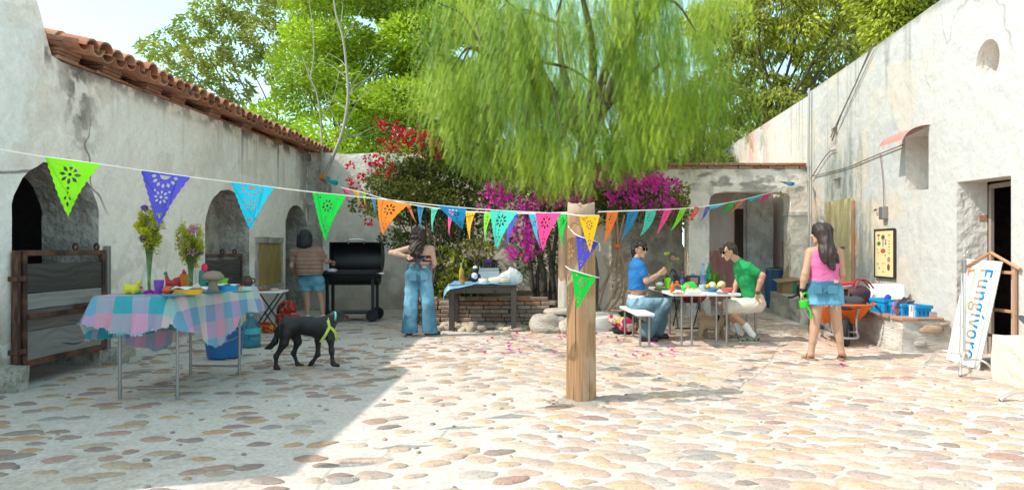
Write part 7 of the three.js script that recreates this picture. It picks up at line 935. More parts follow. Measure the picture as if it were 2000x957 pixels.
  t = put('green_pack', 'bright green snack pack with an orange emblem standing on the left table', 'package', 1348, 571); part(t, 'pack', sdf([[[-0.06, 0.06, 0], [0.06, 0.07, 0], 0.055, 0.05], [[-0.04, 0.11, 0], [0.04, 0.12, 0], 0.03, 0.03]], { c: 0.008, k: 0.03 }), K([0.02, 0.5, 0.05], 0.3)); part(t, 'emblem', cyl(0.028, 0.028, 0.006, -0.045, 0.085, 0.054, 16, Math.PI / 2 - 0.1), K([0.75, 0.3, 0.12]));
  t = put('lunch_box', 'black and maroon soft cooler with a blue cap behind the green pack', 'bag', 1354, 560); part(t, 'body', rbox(0.2, 0.18, 0.14, 0.03, 0, 0.09, 0), K([0.06, 0.03, 0.035], 0.8)); part(t, 'panel', rbox(0.12, 0.09, 0.012, 0.004, 0.0, 0.1, 0.071), K([0.3, 0.14, 0.13])); part(t, 'cap', cyl(0.035, 0.03, 0.03, 0, 0.195, 0), K([0.02, 0.3, 0.55])); part(t, 'handle', tube([[-0.1, 0.15, 0.03], [-0.13, 0.12, 0.05], [-0.11, 0.06, 0.06]], 0.01), mats.black);
  t = put('white_tub', 'pale white food tub in the middle of the pair of tables', 'tub', 1374, 569); part(t, 'tub', lathe([[0.001, 0.003], [0.055, 0.003], [0.07, 0.09], [0.074, 0.092], [0.067, 0.09], [0.05, 0.01]], 0, 0, 0, 4).rotateY(0.785), K([0.6, 0.7, 0.76], 0.4));
  t = put('food_tray', 'white foam tray of pastries at the front of the tables', 'tray', 1355, 574); part(t, 'tray', rbox(0.19, 0.05, 0.13, 0.012, 0, 0.027, 0), K([0.74, 0.73, 0.72])); for (let i = 0; i < 4; i++) part(t, 'pastry', rock(0.035, 0.022, 0.03, -0.06 + i * 0.04, 0.055, 0.02 * (i % 2), i, 0.2, 8), K([0.62, 0.4, 0.26]));
  t = put('nut_plate', 'plate of pale shelled snacks beside the sauce bottle', 'plate', 1325, 574); part(t, 'plate', lathe([[0.001, 0.003], [0.07, 0.003], [0.1, 0.014], [0.102, 0.012], [0.07, 0]], 0, 0, 0, 24), K([0.5, 0.4, 0.25])); rs(8); for (let i = 0; i < 16; i++) part(t, 'snack', rock(0.018, 0.012, 0.018, R(-0.06, 0.06), 0.02, R(-0.05, 0.05), i, 0.2, 7), K([[0.66, 0.45, 0.33], [0.6, 0.5, 0.4]][i % 2]));
  t = put('vegetable_dish', 'dish of peppers and an avocado behind the snacks', 'dish', 1324, 565); part(t, 'dish', lathe([[0.001, 0.003], [0.06, 0.003], [0.085, 0.03], [0.088, 0.028], [0.062, 0]], 0, 0, 0, 24), K([0.2, 0.22, 0.2])); part(t, 'pepper', rock(0.05, 0.03, 0.035, -0.02, 0.06, 0, 3, 0.2), K([0.78, 0.25, 0.02])); part(t, 'avocado', rock(0.05, 0.028, 0.035, 0.03, 0.045, 0.035, 5, 0.15), K([0.2, 0.24, 0.03])); part(t, 'tomato', rock(0.032, 0.025, 0.03, -0.01, 0.1, -0.01, 6, 0.1), K([0.6, 0.12, 0.05]));
  t = put('cutting_board', 'dark chopping board with greens at the left table edge', 'board', 1292, 566); part(t, 'board', rbox(0.2, 0.018, 0.15, 0.008, 0, 0.009, 0), K([0.12, 0.1, 0.06])); part(t, 'greens', rock(0.06, 0.02, 0.04, -0.02, 0.03, 0, 3, 0.35), K([0.25, 0.32, 0.06]));
  t = put('glass_bowl', 'clear glass bowl near the far left of the white tables', 'bowl', 1289, 560); part(t, 'bowl', lathe([[0.001, 0.004], [0.05, 0.004], [0.085, 0.075], [0.088, 0.075], [0.052, 0]], 0, 0, 0, 24), mats.glass); part(t, 'contents', rock(0.05, 0.03, 0.05, 0, 0.04, 0, 4, 0.2), K([0.55, 0.45, 0.42]));
  t = put('blue_bowl', 'shallow blue bowl of citrus fruit on the right table', 'bowl', 1391, 570); part(t, 'bowl', lathe([[0.001, 0.004], [0.05, 0.004], [0.1, 0.05], [0.103, 0.05], [0.055, 0]], 0, 0, 0, 28), K([0.01, 0.22, 0.48], 0.4)); part(t, 'melon', sph(0.055, 0.01, 0.085, -0.01), K([0.72, 0.68, 0.4])); part(t, 'orange', sph(0.034, -0.055, 0.075, 0.01), K([0.85, 0.38, 0.01])); part(t, 'lemon', sph(0.035, 0.07, 0.06, -0.01, 1.2, 1, 1), K([0.75, 0.5, 0.06]));
  single('melon', 'pale yellow melon behind the red bowl', 'fruit', sph(0.055, 0, 0.055, 0, 1.15, 1, 1, 18), K([0.75, 0.62, 0.32]), onR(1410, 563));
  single('red_bowl', 'coral red bowl at the right end of the white tables', 'bowl', lathe([[0.001, 0.004], [0.05, 0.004], [0.088, 0.06], [0.092, 0.06], [0.055, 0]], 0, 0, 0, 28), K([0.60, 0.11, 0.08], 0.4), onR(1421, 571));
  single('phone', 'dark phone lying flat on the right white table', 'phone', rbox(0.14, 0.012, 0.07, 0.005, 0, 0.006, 0), K([0.03, 0.03, 0.035], 0.2), onR(1411, 574));
}
{ // behind the table: folding chair with red and black bags, flowered bag, black bag
  const q = P(1342, 640, 11.6).setY(0), t = thing('folding_chair', 'black framed folding chair holding bags, behind the white tables', 'chair', q); part(t, 'seat', rbox(0.42, 0.03, 0.4, 0.01, 0, 0.45, 0), mats.black); for (const [x, s] of [[-0.2, 1], [0.2, 1]]) { part(t, 'leg', bar([x, 0.01, 0.22], [x, 0.85, -0.2], 0.012), mats.black); part(t, 'leg', bar([x * 0.9, 0.01, -0.22], [x * 0.9, 0.46, 0.15], 0.012), mats.black); } part(t, 'backrest', rbox(0.42, 0.2, 0.02, 0.008, 0, 0.76, -0.16, -0.2), mats.black); part(t, 'foot_bar', bar([-0.25, 0.015, 0.22], [0.25, 0.015, 0.22], 0.014), mats.black);
  const bag = (name, label, pos, w, h, dp, mat, sd) => { const g = thing(name, label, 'bag', pos); part(g, 'body', sdf([[[-w * 0.3, h * 0.35, 0], [w * 0.3, h * 0.35, 0], dp, dp], [[-w * 0.25, h * 0.7, 0], [w * 0.25, h * 0.68, 0], dp * 0.8, dp * 0.8]], { c: 0.012, k: 0.06, disp: (x, y, z) => 0.03 * (fbm(x * 10 + 9, y * 10 + z * 8 + 9, 3, sd) - 0.5), us: 1 }), mat); return g; };
  let g = bag('red_backpack', 'red backpack slumped on the folding chair behind the tables', V(q.x + 0.1, 0.46, q.z + 0.06), 0.34, 0.3, 0.12, M([0.45, 0.015, 0.025], 0.8), 3); part(g, 'strap', tube([[-0.08, 0.24, 0.1], [-0.12, 0.1, 0.17], [-0.06, -0.1, 0.16]], 0.018), mats.black);
  g = bag('black_bag', 'black bag hanging over the chair back behind the flowers', V(q.x - 0.24, 0.5, q.z + 0.02), 0.3, 0.42, 0.12, M([0.018, 0.018, 0.022], 0.8), 5); part(g, 'strap', tube([[-0.1, 0.28, 0.06], [0, 0.5, 0], [0.1, 0.3, 0.06]], 0.014), mats.black);
  const fm = M('#fff', 0.9, { map: tex(256, 256, (u, v) => { const k = fbm(u * 7, v * 7, 2, 401), e = fbm(u * 9 + 3, v * 9, 2, 402); return k > 0.6 ? [0.66, 0.5, 0.45] : e > 0.62 ? [0.5, 0.42, 0.1] : e < 0.36 ? [0.3, 0.01, 0.08] : [0.52, 0.015, 0.10]; }) }); fm.map.repeat.set(2, 2);
  g = thing('flowered_bag', 'crumpled crimson flower print bag lying beside the tree basin', 'bag', P(1219, 655, 10.7).setY(0)); part(g, 'body', sdf([[[-0.16, 0.22, 0], [0.0, 0.16, 0.02], 0.07, 0.11], [[0, 0.14, 0], [0.16, 0.08, 0.02], 0.12, 0.08], [[-0.2, 0.27, 0], [-0.1, 0.22, 0], 0.035, 0.05]], { c: 0.012, k: 0.06, disp: (x, y, z) => 0.06 * (fbm(x * 9 + 9, y * 9 + z * 8 + 9, 3, 4) - 0.5) }), fm); part(g, 'lining', rock(0.2, 0.07, 0.12, 0.02, 0.055, -0.02, 5, 0.2), mats.soot);
  single('dark_bundle', 'dark cloth bundle against the trunk behind the flowered bag', 'cloth', rock(0.18, 0.14, 0.15, 0, 0.14, 0, 8, 0.3, 14), M([0.02, 0.025, 0.02], 0.9), P(1222, 615, 11.7).setY(0));
}
// ---------- portico: barrel, cardboard ----------
{
  const b = P(1521, 600, 15.6).setY(0), t = thing('barrel', 'blue plastic drum standing inside the portico', 'barrel', b); part(t, 'drum', lathe([[0.001, 0], [0.25, 0], [0.27, 0.05], [0.28, 0.3], [0.292, 0.32], [0.28, 0.34], [0.285, 0.6], [0.292, 0.62], [0.28, 0.64], [0.27, 0.86], [0.25, 0.9], [0.24, 0.88], [0.001, 0.88]], 0, 0, 0, 32), M([0.012, 0.085, 0.22], 0.5)); part(t, 'lid_ring', lathe([[0.275, 0.86], [0.29, 0.875], [0.275, 0.89]], 0, 0, 0, 32), mats.steel);
  const cb = M('#fff', 0.9, { map: tex(128, 128, (u, v) => mix3([0.30, 0.2, 0.115], [0.38, 0.27, 0.16], fbm(u * 4, v * 14, 3, 5))) });
  const c = thing('cardboard_box', 'open cardboard box with loose flaps on the ledge by the drum', 'box', V(5.72, 0.43, -14.0)); part(c, 'box', rbox(0.44, 0.26, 0.3, 0.006, 0, 0.13, 0), cb); part(c, 'flap', rbox(0.5, 0.01, 0.24, 0.003, -0.12, 0.28, 0.12, 0.25, 0.1, 0.1), cb); part(c, 'flap', rbox(0.3, 0.45, 0.012, 0.003, 0.1, 0.45, -0.12, -0.15, 0.0, -0.5), cb); part(c, 'tape', rbox(0.09, 0.262, 0.304, 0.003, 0.04, 0.13, 0), M([0.05, 0.2, 0.14], 0.6));
  single('timber', 'reddish plank leaning behind the cardboard box', 'plank', rbox(0.14, 1.1, 0.03, 0.005, 0, 0.55, 0, -0.1), M([0.3, 0.14, 0.08], 0.9), V(5.88, 0.4, -14.6));
  const h = thing('black_hat', 'dark cloth bag on the ledge behind the hand of the person in pink', 'bag', V(5.45, 0.43, -12.6)); part(h, 'body', rock(0.16, 0.15, 0.14, 0, 0.14, 0, 3, 0.25, 14), M([0.03, 0.025, 0.03], 0.9)); part(h, 'strap', tube([[-0.1, 0.15, 0.1], [-0.3, 0.03, 0.12], [-0.36, 0.02, 0.05]], 0.02), mats.black);
}
// ---------- wheelbarrow and its load ----------
const wbP = V(4.66, 0, -9.78);
{
  const t = thing('wheelbarrow', 'orange wheelbarrow loaded with bags, behind the person in pink', 'wheelbarrow', wbP, -0.22), om = M([0.75, 0.13, 0.01], 0.45, bump(5, 0.001));
  // tub: hollow tapered tray, near end slopes forward
  const ring = (y, x, zn, zf) => [[-x, y, zf], [x, y, zf], [x, y, zn], [-x, y, zn]]; const top = ring(0.58, 0.34, 0.5, -0.55), bot = ring(0.3, 0.22, 0.22, -0.42), inn = bot.map(([a, b, c]) => [a * 0.96, b + 0.02, c * 0.96]), ti = top.map(([a, b, c]) => [a * 0.965, b + 0.004, c * 0.97]);
  const pos = [], quad = (a, b, c, d) => pos.push(...a, ...b, ...c, ...a, ...c, ...d); for (let i = 0; i < 4; i++) { const j = (i + 1) % 4; quad(bot[i], bot[j], top[j], top[i]); quad(inn[j], inn[i], ti[i], ti[j]); quad(top[i], top[j], ti[j], ti[i]); } quad(bot[0], bot[3], bot[2], bot[1]); quad(inn[0], inn[1], inn[2], inn[3]);
  const g = new THREE.BufferGeometry(); g.setAttribute('position', new THREE.Float32BufferAttribute(pos, 3)); g.computeVertexNormals(); part(t, 'tub', g, om); part(t, 'rim', tube([...top, top[0]].map((p) => p), 0.014, 60, 6), om);
  const w = part(t, 'wheel', new THREE.TorusGeometry(0.155, 0.05, 12, 30), mats.rubber); w.position.set(0.02, 0.205, 0.42); w.rotation.y = Math.PI / 2 - 0.35; part(w, 'rim', lathe([[0.02, -0.04], [0.09, -0.03], [0.115, -0.035], [0.115, 0.035], [0.09, 0.03], [0.02, 0.04]], 0, 0, 0, 20).rotateX(Math.PI / 2), mats.steel); part(w, 'axle', cyl(0.014, 0.014, 0.28, 0, 0, 0, 10, Math.PI / 2), mats.steel);
  for (const s of [-1, 1]) { part(t, 'handle', tube([[s * 0.16, 0.2, 0.44], [s * 0.2, 0.27, 0.2], [s * 0.28, 0.29, -0.4], [s * 0.3, 0.45, -0.9], [s * 0.3, 0.5, -1.1]], 0.018, 24), mats.steel); part(t, 'leg', tube([[s * 0.25, 0.28, -0.2], [s * 0.27, 0.02, -0.28], [s * 0.27, 0.02, -0.42], [s * 0.26, 0.28, -0.55]], 0.016, 20), mats.black); part(t, 'strut', tube([[s * 0.17, 0.54, 0.49], [s * 0.16, 0.4, 0.42], [s * 0.15, 0.2, 0.45]], 0.017, 12), mats.steel); }
  part(t, 'nose_guard', tube([[-0.15, 0.2, 0.45], [-0.1, 0.15, 0.64], [0.1, 0.15, 0.66], [0.16, 0.2, 0.45]], 0.017, 24), mats.steel);
  const at = (x, y, z) => V(wbP.x + x, y, wbP.z + z), K = (c, r = 0.7) => M(c, r);
  let g2 = thing('cooler_lid', 'red box with white and blue stripes tilted on the wheelbarrow load', 'box', at(0.08, 0.72, -0.12), 0.2); part(g2, 'body', rbox(0.36, 0.15, 0.3, 0.02, 0, 0.06, 0, 0, 0, 0.06), K([0.55, 0.02, 0.02], 0.5)); part(g2, 'white_stripe', rbox(0.365, 0.035, 0.305, 0.012, 0, 0.085, 0, 0, 0, 0.06), K([0.74, 0.74, 0.76])); part(g2, 'blue_stripe', rbox(0.368, 0.014, 0.308, 0.005, 0, 0.088, 0, 0, 0, 0.06), K([0.2, 0.35, 0.6]));
  g2 = thing('carton', 'brown open carton lying on its side in the wheelbarrow', 'box', at(-0.06, 0.58, 0.1), 0.15); for (const [w2, h2, x, y] of [[0.28, 0.014, 0, 0.2], [0.28, 0.014, 0, 0], [0.014, 0.2, -0.14, 0.1], [0.014, 0.2, 0.14, 0.1]]) part(g2, 'panel', rbox(w2, h2, 0.2, 0.004, x, y, 0, 0, 0, 0), K([0.28, 0.16, 0.09])); part(g2, 'panel', rbox(0.27, 0.19, 0.012, 0.004, 0, 0.1, -0.1), K([0.2, 0.12, 0.07]));
  single('dark_clothes', 'heap of dark grey clothes in the front of the wheelbarrow', 'clothes', rock(0.24, 0.11, 0.16, 0, 0, 0, 5, 0.4, 20), K([0.045, 0.05, 0.06], 0.95), at(0.04, 0.58, 0.3)); single('blue_cloth', 'small navy cloth at the left of the wheelbarrow load', 'cloth', rock(0.12, 0.06, 0.1, 0, 0, 0, 9, 0.35, 14), K([0.02, 0.03, 0.12], 0.95), at(-0.14, 0.6, 0.34));
  g2 = thing('red_handled_bag', 'dark bag with two red handles leaning out of the wheelbarrow', 'bag', at(0.3, 0.58, 0.0), 0.2); part(g2, 'body', rock(0.18, 0.13, 0.14, 0, 0.1, 0, 6, 0.25, 16), K([0.06, 0.025, 0.035])); for (const z of [0, 0.08]) part(g2, 'handle', tube([[-0.1, 0.2, z], [-0.02, 0.32, z], [0.1, 0.3, z], [0.2, 0.2, z]], 0.011, 20), K([0.35, 0.015, 0.03]));
  single('foam_sheet', 'pale blue white bag propped between the wheelbarrow and the crates', 'bag', rbox(0.5, 0.42, 0.12, 0.06, 0, 0.2, 0, -0.25, -0.3).translate(0, 0, 0), K([0.66, 0.7, 0.73], 0.6), V(5.42, 0.43, -9.85)).geometry.scale(1, 1, 1);
  single('white_sack', 'white plastic bag bulging behind the red handles', 'bag', rock(0.18, 0.16, 0.14, 0, 0.15, 0, 11, 0.2, 18), K([0.72, 0.72, 0.72], 0.5), V(5.3, 0.45, -10.5));
}
// ---------- things on the ledge ----------
{
  const K = (c, r = 0.55) => M(c, r), bl = K([0.01, 0.30, 0.64], 0.4);
  const crate = (label, x, d, w, h, dp, turn, tall) => { const t = thing('plastic_crate', label, 'crate', V(x, 0.445, -d), turn); for (const s of [-1, 1]) { part(t, 'side', rbox(w, h, 0.012, 0.004, 0, h / 2, s * dp / 2), bl); part(t, 'end', rbox(0.012, h, dp, 0.004, s * w / 2, h / 2, 0), bl); } part(t, 'base', rbox(w, 0.012, dp, 0.004, 0, 0.01, 0), bl); part(t, 'rim', [rbox(w + 0.04, 0.045, 0.02, 0.006, 0, h, dp / 2 + 0.012), rbox(w + 0.04, 0.045, 0.02, 0.006, 0, h, -dp / 2 - 0.012), rbox(0.02, 0.045, dp + 0.004, 0.006, w / 2 + 0.01, h + 0.001, 0), rbox(0.02, 0.045, dp + 0.004, 0.006, -w / 2 - 0.01, h + 0.001, 0)], bl); for (let i = 0; i < 3; i++) { part(t, 'slot', rbox(0.016, h * 0.45, 0.006, 0.002, -w * 0.28 + i * w * 0.28, h * 0.42, dp / 2 + 0.006), K([0.004, 0.1, 0.25])); part(t, 'slot', rbox(0.006, h * 0.45, 0.016, 0.002, -w / 2 - 0.006, h * 0.42, -dp * 0.28 + i * dp * 0.28), K([0.004, 0.1, 0.25])); } return t; };
  crate('tall blue plastic crate with a blue cloth in it, left on the ledge', 5.22, 9.55, 0.24, 0.18, 0.3, 0.15); crate('middle blue plastic crate partly behind the white carton, on the ledge', 5.25, 9.14, 0.2, 0.15, 0.22, 0.1); crate('low blue plastic crate at the right end of the row on the ledge', 5.36, 8.98, 0.2, 0.14, 0.2, 0.05);
  let t = thing('milk_carton', 'white carton with print standing before the blue crates', 'carton', V(5.26, 0.445, -8.92), 0.1); part(t, 'box', rbox(0.085, 0.16, 0.07, 0.004, 0, 0.08, 0), M('#fff', 0.6, { map: tex(64, 64, (u, v) => n2(u * 7, v * 9, 4) > 0.72 ? [0.45, 0.25, 0.2] : [0.74, 0.74, 0.73]) })); part(t, 'side_strip', rbox(0.02, 0.15, 0.072, 0.003, 0.055, 0.075, 0), K([0.5, 0.3, 0.12]));
  t = thing('grey_cloth', 'mauve grey cloth with a pink edge hanging over the crates', 'cloth', V(5.17, 0.45, -9.2)); part(t, 'drape', sheet(14, 8, (u, v) => [lerp(-0.08, 0.2, u) , 0.2 + 0.05 * Math.sin(u * 3.1) - v * lerp(0.24, 0.04, u) + 0.012 * Math.sin(u * 20 + v * 3), 0.16 - 0.05 * u + 0.02 * Math.sin(v * 9 + u * 5)]), K([0.24, 0.15, 0.18], 0.95)); part(t, 'trim', tube([[-0.1, 0.19, 0.17], [-0.12, 0.1, 0.18], [-0.08, 0.04, 0.17]], 0.012), K([0.6, 0.1, 0.22]));
  single('blue_rag', 'bunched royal blue cloth rising out of the tall crate', 'cloth', rock(0.05, 0.08, 0.045, 0, 0.2, 0, 4, 0.4, 14), K([0.01, 0.07, 0.4], 0.9), V(5.24, 0.42, -9.5)); single('yellow_rag', 'pale yellow cloth in the crate behind the blue cloth', 'cloth', rock(0.09, 0.05, 0.07, 0, 0.2, 0, 9, 0.3, 12), K([0.66, 0.52, 0.25], 0.9), V(5.32, 0.42, -9.5));
  single('green_bag', 'small green plastic bag at the left foot of the tall crate', 'bag', rock(0.08, 0.06, 0.07, 0, 0.05, 0, 7, 0.3, 12), K([0.03, 0.28, 0.05], 0.5), V(5.17, 0.44, -9.58));
  single('small_brick', 'short pinkish brick standing at the right end of the ledge', 'brick', rbox(0.1, 0.07, 0.06, 0.006, 0, 0.036, 0), K([0.5, 0.38, 0.34], 0.9), V(5.49, 0.452, -8.9));
  // on the block at the right edge
  t = thing('blue_bag', 'turquoise bag with a red and white emblem on the stone block, right edge', 'bag', V(5.12, 0.47, -6.45), -0.3); part(t, 'body', sdf([[[-0.1, 0.09, 0], [0.3, 0.1, 0], 0.09, 0.1], [[-0.14, 0.05, 0.03], [0.2, 0.05, 0.02], 0.05, 0.06]], { c: 0.012, k: 0.05, disp: (x, y, z) => 0.02 * (fbm(x * 12 + 9, y * 12 + z * 9 + 9, 3, 4) - 0.5) }), K([0.01, 0.32, 0.5])); part(t, 'emblem', new THREE.TorusGeometry(0.06, 0.018, 8, 24).translate(0.12, 0.11, 0.105), K([0.6, 0.03, 0.03])); part(t, 'emblem_centre', cyl(0.05, 0.05, 0.01, 0.12, 0.11, 0.1, 18, Math.PI / 2), K([0.74, 0.74, 0.72]));
  single('grey_jacket', 'dark grey folded jacket lying over the turquoise bag', 'clothes', sheet(18, 8, (u, v) => [lerp(-0.24, 0.5, u), 0.13 + 0.14 * u + 0.07 * Math.sin(u * 7 + v * 2) * v + 0.02 * Math.sin(u * 25), lerp(0.1, -0.2, v) + 0.03 * Math.sin(u * 9)]), K([0.06, 0.065, 0.075], 0.95), V(5.12, 0.49, -6.45), -0.3); single('grey_hat', 'round grey hat on top of the folded jacket', 'hat', rock(0.14, 0.08, 0.12, 0, 0.05, 0, 5, 0.12, 16), K([0.09, 0.095, 0.1], 0.95), V(5.3, 0.74, -6.6));
}
{ // green watering can in the hand of the woman in pink
  const f = P(1571, 590, 8.2), t = thing('watering_can', 'bright green toy watering can held by the person in pink', 'watering can', f), m = M([0.02, 0.50, 0.02], 0.4); part(t, 'body', lathe([[0.001, -0.07], [0.05, -0.07], [0.055, -0.06], [0.055, 0.01], [0.04, 0.03], [0.001, 0.03]], 0, 0, 0, 20).rotateZ(0.15), m); part(t, 'handle', tube([[0.04, 0.02, 0], [0.05, 0.09, 0.02], [0.0, 0.11, 0.03], [-0.04, 0.05, 0.02]], 0.012), m); part(t, 'spout', tube([[0.02, -0.05, 0.04], [0.05, -0.1, 0.06], [0.06, -0.2, 0.07]], 0.012), m);
}
// ---------- poster, banner, stands ----------
{
  const pt = tex(256, 384, (u, v) => mix3([0.70, 0.60, 0.36], [0.78, 0.70, 0.46], fbm(u * 3, v * 3, 3, 5)));
  const cv = document.createElement('canvas'); cv.width = 256; cv.height = 384; const c = cv.getContext('2d'); c.fillStyle = '#e6d9a6'; c.fillRect(0, 0, 256, 384);
  const el = (x, y, rx, ry, f) => { c.fillStyle = f; c.beginPath(); c.ellipse(x, y, rx, ry, 0, 0, 6.2832); c.fill(); };
  const mush = (x, y, w, h, a, b2) => { c.fillStyle = b2; c.fillRect(x - w * 0.14, y, w * 0.28, h); c.fillStyle = a; c.beginPath(); c.ellipse(x, y, w * 0.5, h * 0.45, 0, Math.PI, 6.2832); c.fill(); };
  el(112, 62, 24, 20, '#5d5f68'); c.fillStyle = '#a79fa8'; c.fillRect(102, 78, 20, 60); mush(50, 50, 44, 34, '#b2402f', '#c98a4e'); el(55, 112, 24, 18, '#4f7a2b'); el(112, 172, 32, 19, '#d4473e'); mush(194, 50, 32, 22, '#cf6a5b', '#d8b890'); el(145, 88, 11, 9, '#77716a'); el(145, 112, 11, 12, '#6d6863'); for (let i = 0; i < 5; i++) mush(192, 96 + i * 24, 26, 16, ['#b08a50', '#c4703e', '#a4694a', '#b9835f', '#96744f'][i], '#c8a876'); mush(142, 210, 22, 24, '#c44b3d', '#d9a07c'); el(188, 240, 20, 22, '#a58a5e'); el(184, 302, 18, 28, '#8e4a31'); mush(40, 280, 34, 18, '#c75f38', '#d9b07a'); el(60, 312, 7, 7, '#4a3a2a'); el(112, 340, 9, 6, '#54402c'); mush(112, 282, 44, 46, '#dcbf82', '#e2cc94'); mush(44, 190, 20, 30, '#b8905a', '#cfae74'); mush(116, 232, 22, 22, '#e5dcb8', '#ddd0a4'); el(34, 158, 6, 6, '#5f7a3c');
  const tx = new THREE.CanvasTexture(cv); tx.colorSpace = THREE.SRGBColorSpace; void pt;
  const t = thing('framed_poster', 'black framed cream poster with rows of mushroom drawings on the right wall', 'poster', RW(10.6, 1.27, 0.03), RT); t.rotation.z = 0; const w = 0.68, h = 0.77; part(t, 'print', new THREE.PlaneGeometry(w - 0.03, h - 0.03).translate(0, 0, 0.004), M('#fff', 0.5, { map: tx })); part(t, 'frame', [rbox(w, 0.028, 0.03, 0.005, 0, h / 2 - 0.014, 0), rbox(w, 0.028, 0.03, 0.005, 0, -h / 2 + 0.014, 0), rbox(0.028, h - 0.056, 0.03, 0.005, w / 2 - 0.014, 0, 0), rbox(0.028, h - 0.056, 0.03, 0.005, -w / 2 + 0.014, 0, 0)], M([0.03, 0.022, 0.016], 0.4)); part(t, 'backing', box(w - 0.03, h - 0.03, 0.012, 0, 0, -0.008), mats.black);
  single('hanging_cord', 'thin reddish cord hanging from the poster to the ledge', 'cord', tube([RW(10.75, 0.88, 0.03), RW(10.8, 0.75, 0.04), RW(10.95, 0.55, 0.05)], 0.006, 10, 6), M([0.3, 0.1, 0.06], 0.8));
}
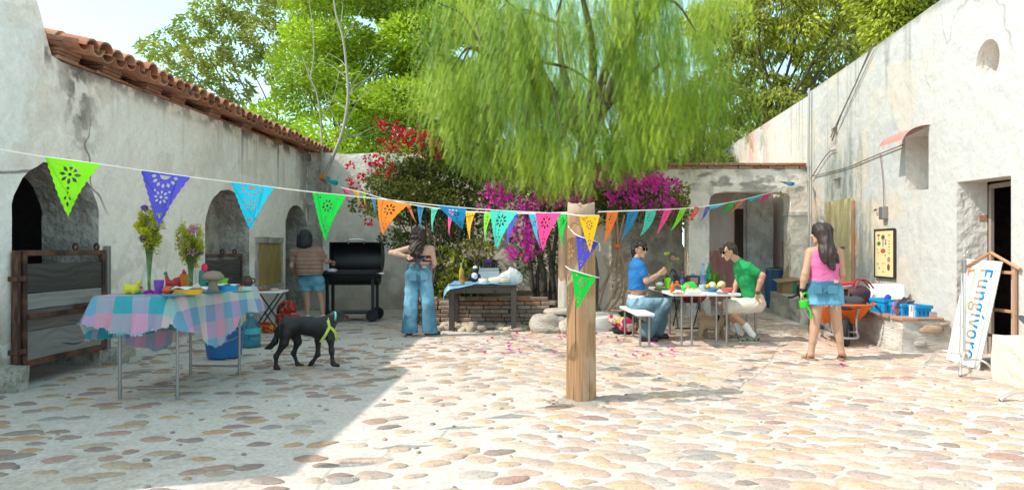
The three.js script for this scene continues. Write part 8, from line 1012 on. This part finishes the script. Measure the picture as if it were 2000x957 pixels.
{
  const cv = document.createElement('canvas'); cv.width = 560; cv.height = 1000; const c = cv.getContext('2d'); c.fillStyle = '#f6f8f7'; c.fillRect(0, 0, 560, 1000); c.strokeStyle = '#c9d3d3'; c.lineWidth = 3; c.strokeRect(8, 8, 544, 984);
  const vert = (text, x, y, len, size, font, fill) => { c.save(); c.translate(x, y); c.rotate(Math.PI / 2); c.font = font.replace('SZ', size + 'px'); const w = c.measureText(text).width || size * text.length * 0.6; c.scale(len / w, 1); c.fillStyle = fill; c.fillText(text, 0, 0); c.restore(); };
  const gr = c.createLinearGradient(0, -205, 0, 0); gr.addColorStop(0, '#0a74ae'); gr.addColorStop(0.55, '#0c7db8'); gr.addColorStop(0.6, '#a89a80'); gr.addColorStop(1, '#9f927a');
  vert('Fungívoro', 262, 60, 890, 285, 'bold SZ sans-serif', gr); vert('GRANJA DE HONGOS', 160, 70, 600, 66, 'bold SZ sans-serif', '#6fae22');
  c.fillStyle = '#2b3a63'; for (let i = 0; i < 9; i++) c.fillRect(70 + 6 * (i % 2), 640 + i * 12, 14, 7); c.fillStyle = '#c0432f'; for (let i = 0; i < 6; i++) c.fillRect(100, 600 + i * 13, 11, 8); c.fillStyle = '#8cc63f'; for (let i = 0; i < 7; i++) c.fillRect(60, 860 + i * 14, 22, 9);
  const tx = new THREE.CanvasTexture(cv); tx.colorSpace = THREE.SRGBColorSpace; tx.anisotropy = 8;
  const a = P(1850, 704, 8.22), b = P(1914, 725, 7.5), e = P(1959, 513, 7.62), f = P(1890.5, 508, 8.34); a.y = 0.015; b.y = 0.015;
  const o = a.clone(), t = thing('banner', 'white printed banner with blue vertical lettering leaning against the rack', 'banner', o), L = (p) => [p.x - o.x, p.y - o.y, p.z - o.z];
  const n = b.clone().sub(a).cross(f.clone().sub(a)).normalize(), q = (off) => sheet(8, 12, (u, v) => { const p = a.clone().lerp(b, u).lerp(f.clone().lerp(e, u), v); return [...L(p.addScaledVector(n, off + 0.012 * Math.sin(v * 3.1) * Math.sin(u * 3.1))), u, v]; });
  part(t, 'sheet', q(0), M('#fff', 0.6, { map: tx })); part(t, 'board', q(-0.008), M([0.55, 0.55, 0.5], 0.8)); part(t, 'top_rail', bar(L(f), L(e), 0.012), mats.white);
  // wooden rack with a gabled top
  const k = (px, py, d) => P(px, py, d), wr = thing('wooden_rack', 'house shaped pinkish wooden rack standing in the doorway behind the banner', 'rack', V(5.52, 0, -7.9)), wl = (x, y, z) => [x, y, z], wd = wood.pale;
  const z0 = 0.42, z1 = -0.32; for (const z of [z0, z1]) { part(wr, 'post', rbox(0.035, 1.12, 0.035, 0.006, 0, 0.56, z), wd); }
  part(wr, 'rafter', bar([0, 1.12, z0 + 0.08], [0, 1.3, (z0 + z1) / 2], 0.02, 6), wd); part(wr, 'rafter', bar([0, 1.12, z1 - 0.08], [0, 1.3, (z0 + z1) / 2], 0.02, 6), wd); for (const y of [0.35, 0.65, 1.08]) part(wr, 'rail', rbox(0.025, 0.035, z0 - z1, 0.006, 0, y, (z0 + z1) / 2), wd); part(wr, 'king_post', rbox(0.03, 0.2, 0.03, 0.006, 0, 1.18, (z0 + z1) / 2), wd); void k; void wl;
}
{ // metal stand before the banner
  const d = 7.55, b = P(1884, 690, d).setY(0), q = (x, y, dz = 0) => { const p = P(x, y, d + dz).sub(b); return [p.x, Math.max(0.012, p.y), p.z]; }, t = thing('metal_stand', 'silver pole stand with three bent feet in front of the banner', 'stand', b);
  part(t, 'pole', bar(q(1885, 690), q(1885, 520), 0.016), mats.chrome); part(t, 'sleeve', bar(q(1885, 533), q(1885, 508), 0.024), mats.steel); part(t, 'rod', bar(q(1876, 690), q(1880, 535), 0.008), mats.chrome);
  part(t, 'foot', tube([q(1882, 692), q(1850, 686, 0.1), q(1832, 686, 0.2), q(1818, 706, 0.25), q(1808, 720, 0.3)], 0.015, 24), mats.chrome); part(t, 'foot', tube([q(1884, 700), q(1878, 705, -0.2), q(1877, 722, -0.35), q(1877, 745, -0.4)], 0.015, 20), mats.chrome); part(t, 'foot', tube([q(1886, 702), q(1915, 703, -0.05), q(1932, 712, -0.1), q(1942, 730, -0.1)], 0.015, 20), mats.chrome); part(t, 'joint', rock(0.04, 0.05, 0.035, ...q(1885, 696), 4, 0.2, 10), mats.chrome);
  for (let i = 0; i < 4; i++) { const m = part(t, 'wire_loop', new THREE.TorusGeometry(0.025 + 0.006 * (i % 2), 0.003, 5, 14), mats.chrome); m.position.set(...q(1885 + (i % 2) * 3, 500 - i * 9)); m.rotation.set(1.2 + i * 0.5, i, 0); } part(t, 'wire', tube([q(1885, 508), q(1883, 490), q(1886, 470)], 0.004, 10, 5), mats.chrome);
  const d2 = 6.0, b2 = P(1985, 790, d2).setY(0), q2 = (x, y, dz = 0) => { const p = P(x, y, d2 + dz).sub(b2); return [p.x, Math.max(0.012, p.y), p.z]; }; single('metal_stand', 'bent silver metal foot entering the picture low at the right edge', 'stand', tube([q2(1955, 794), q2(1966, 774), q2(1985, 766), q2(2020, 765), q2(2080, 762)], 0.016, 24), mats.chrome, b2);
}
renderer.render(scene, camera);
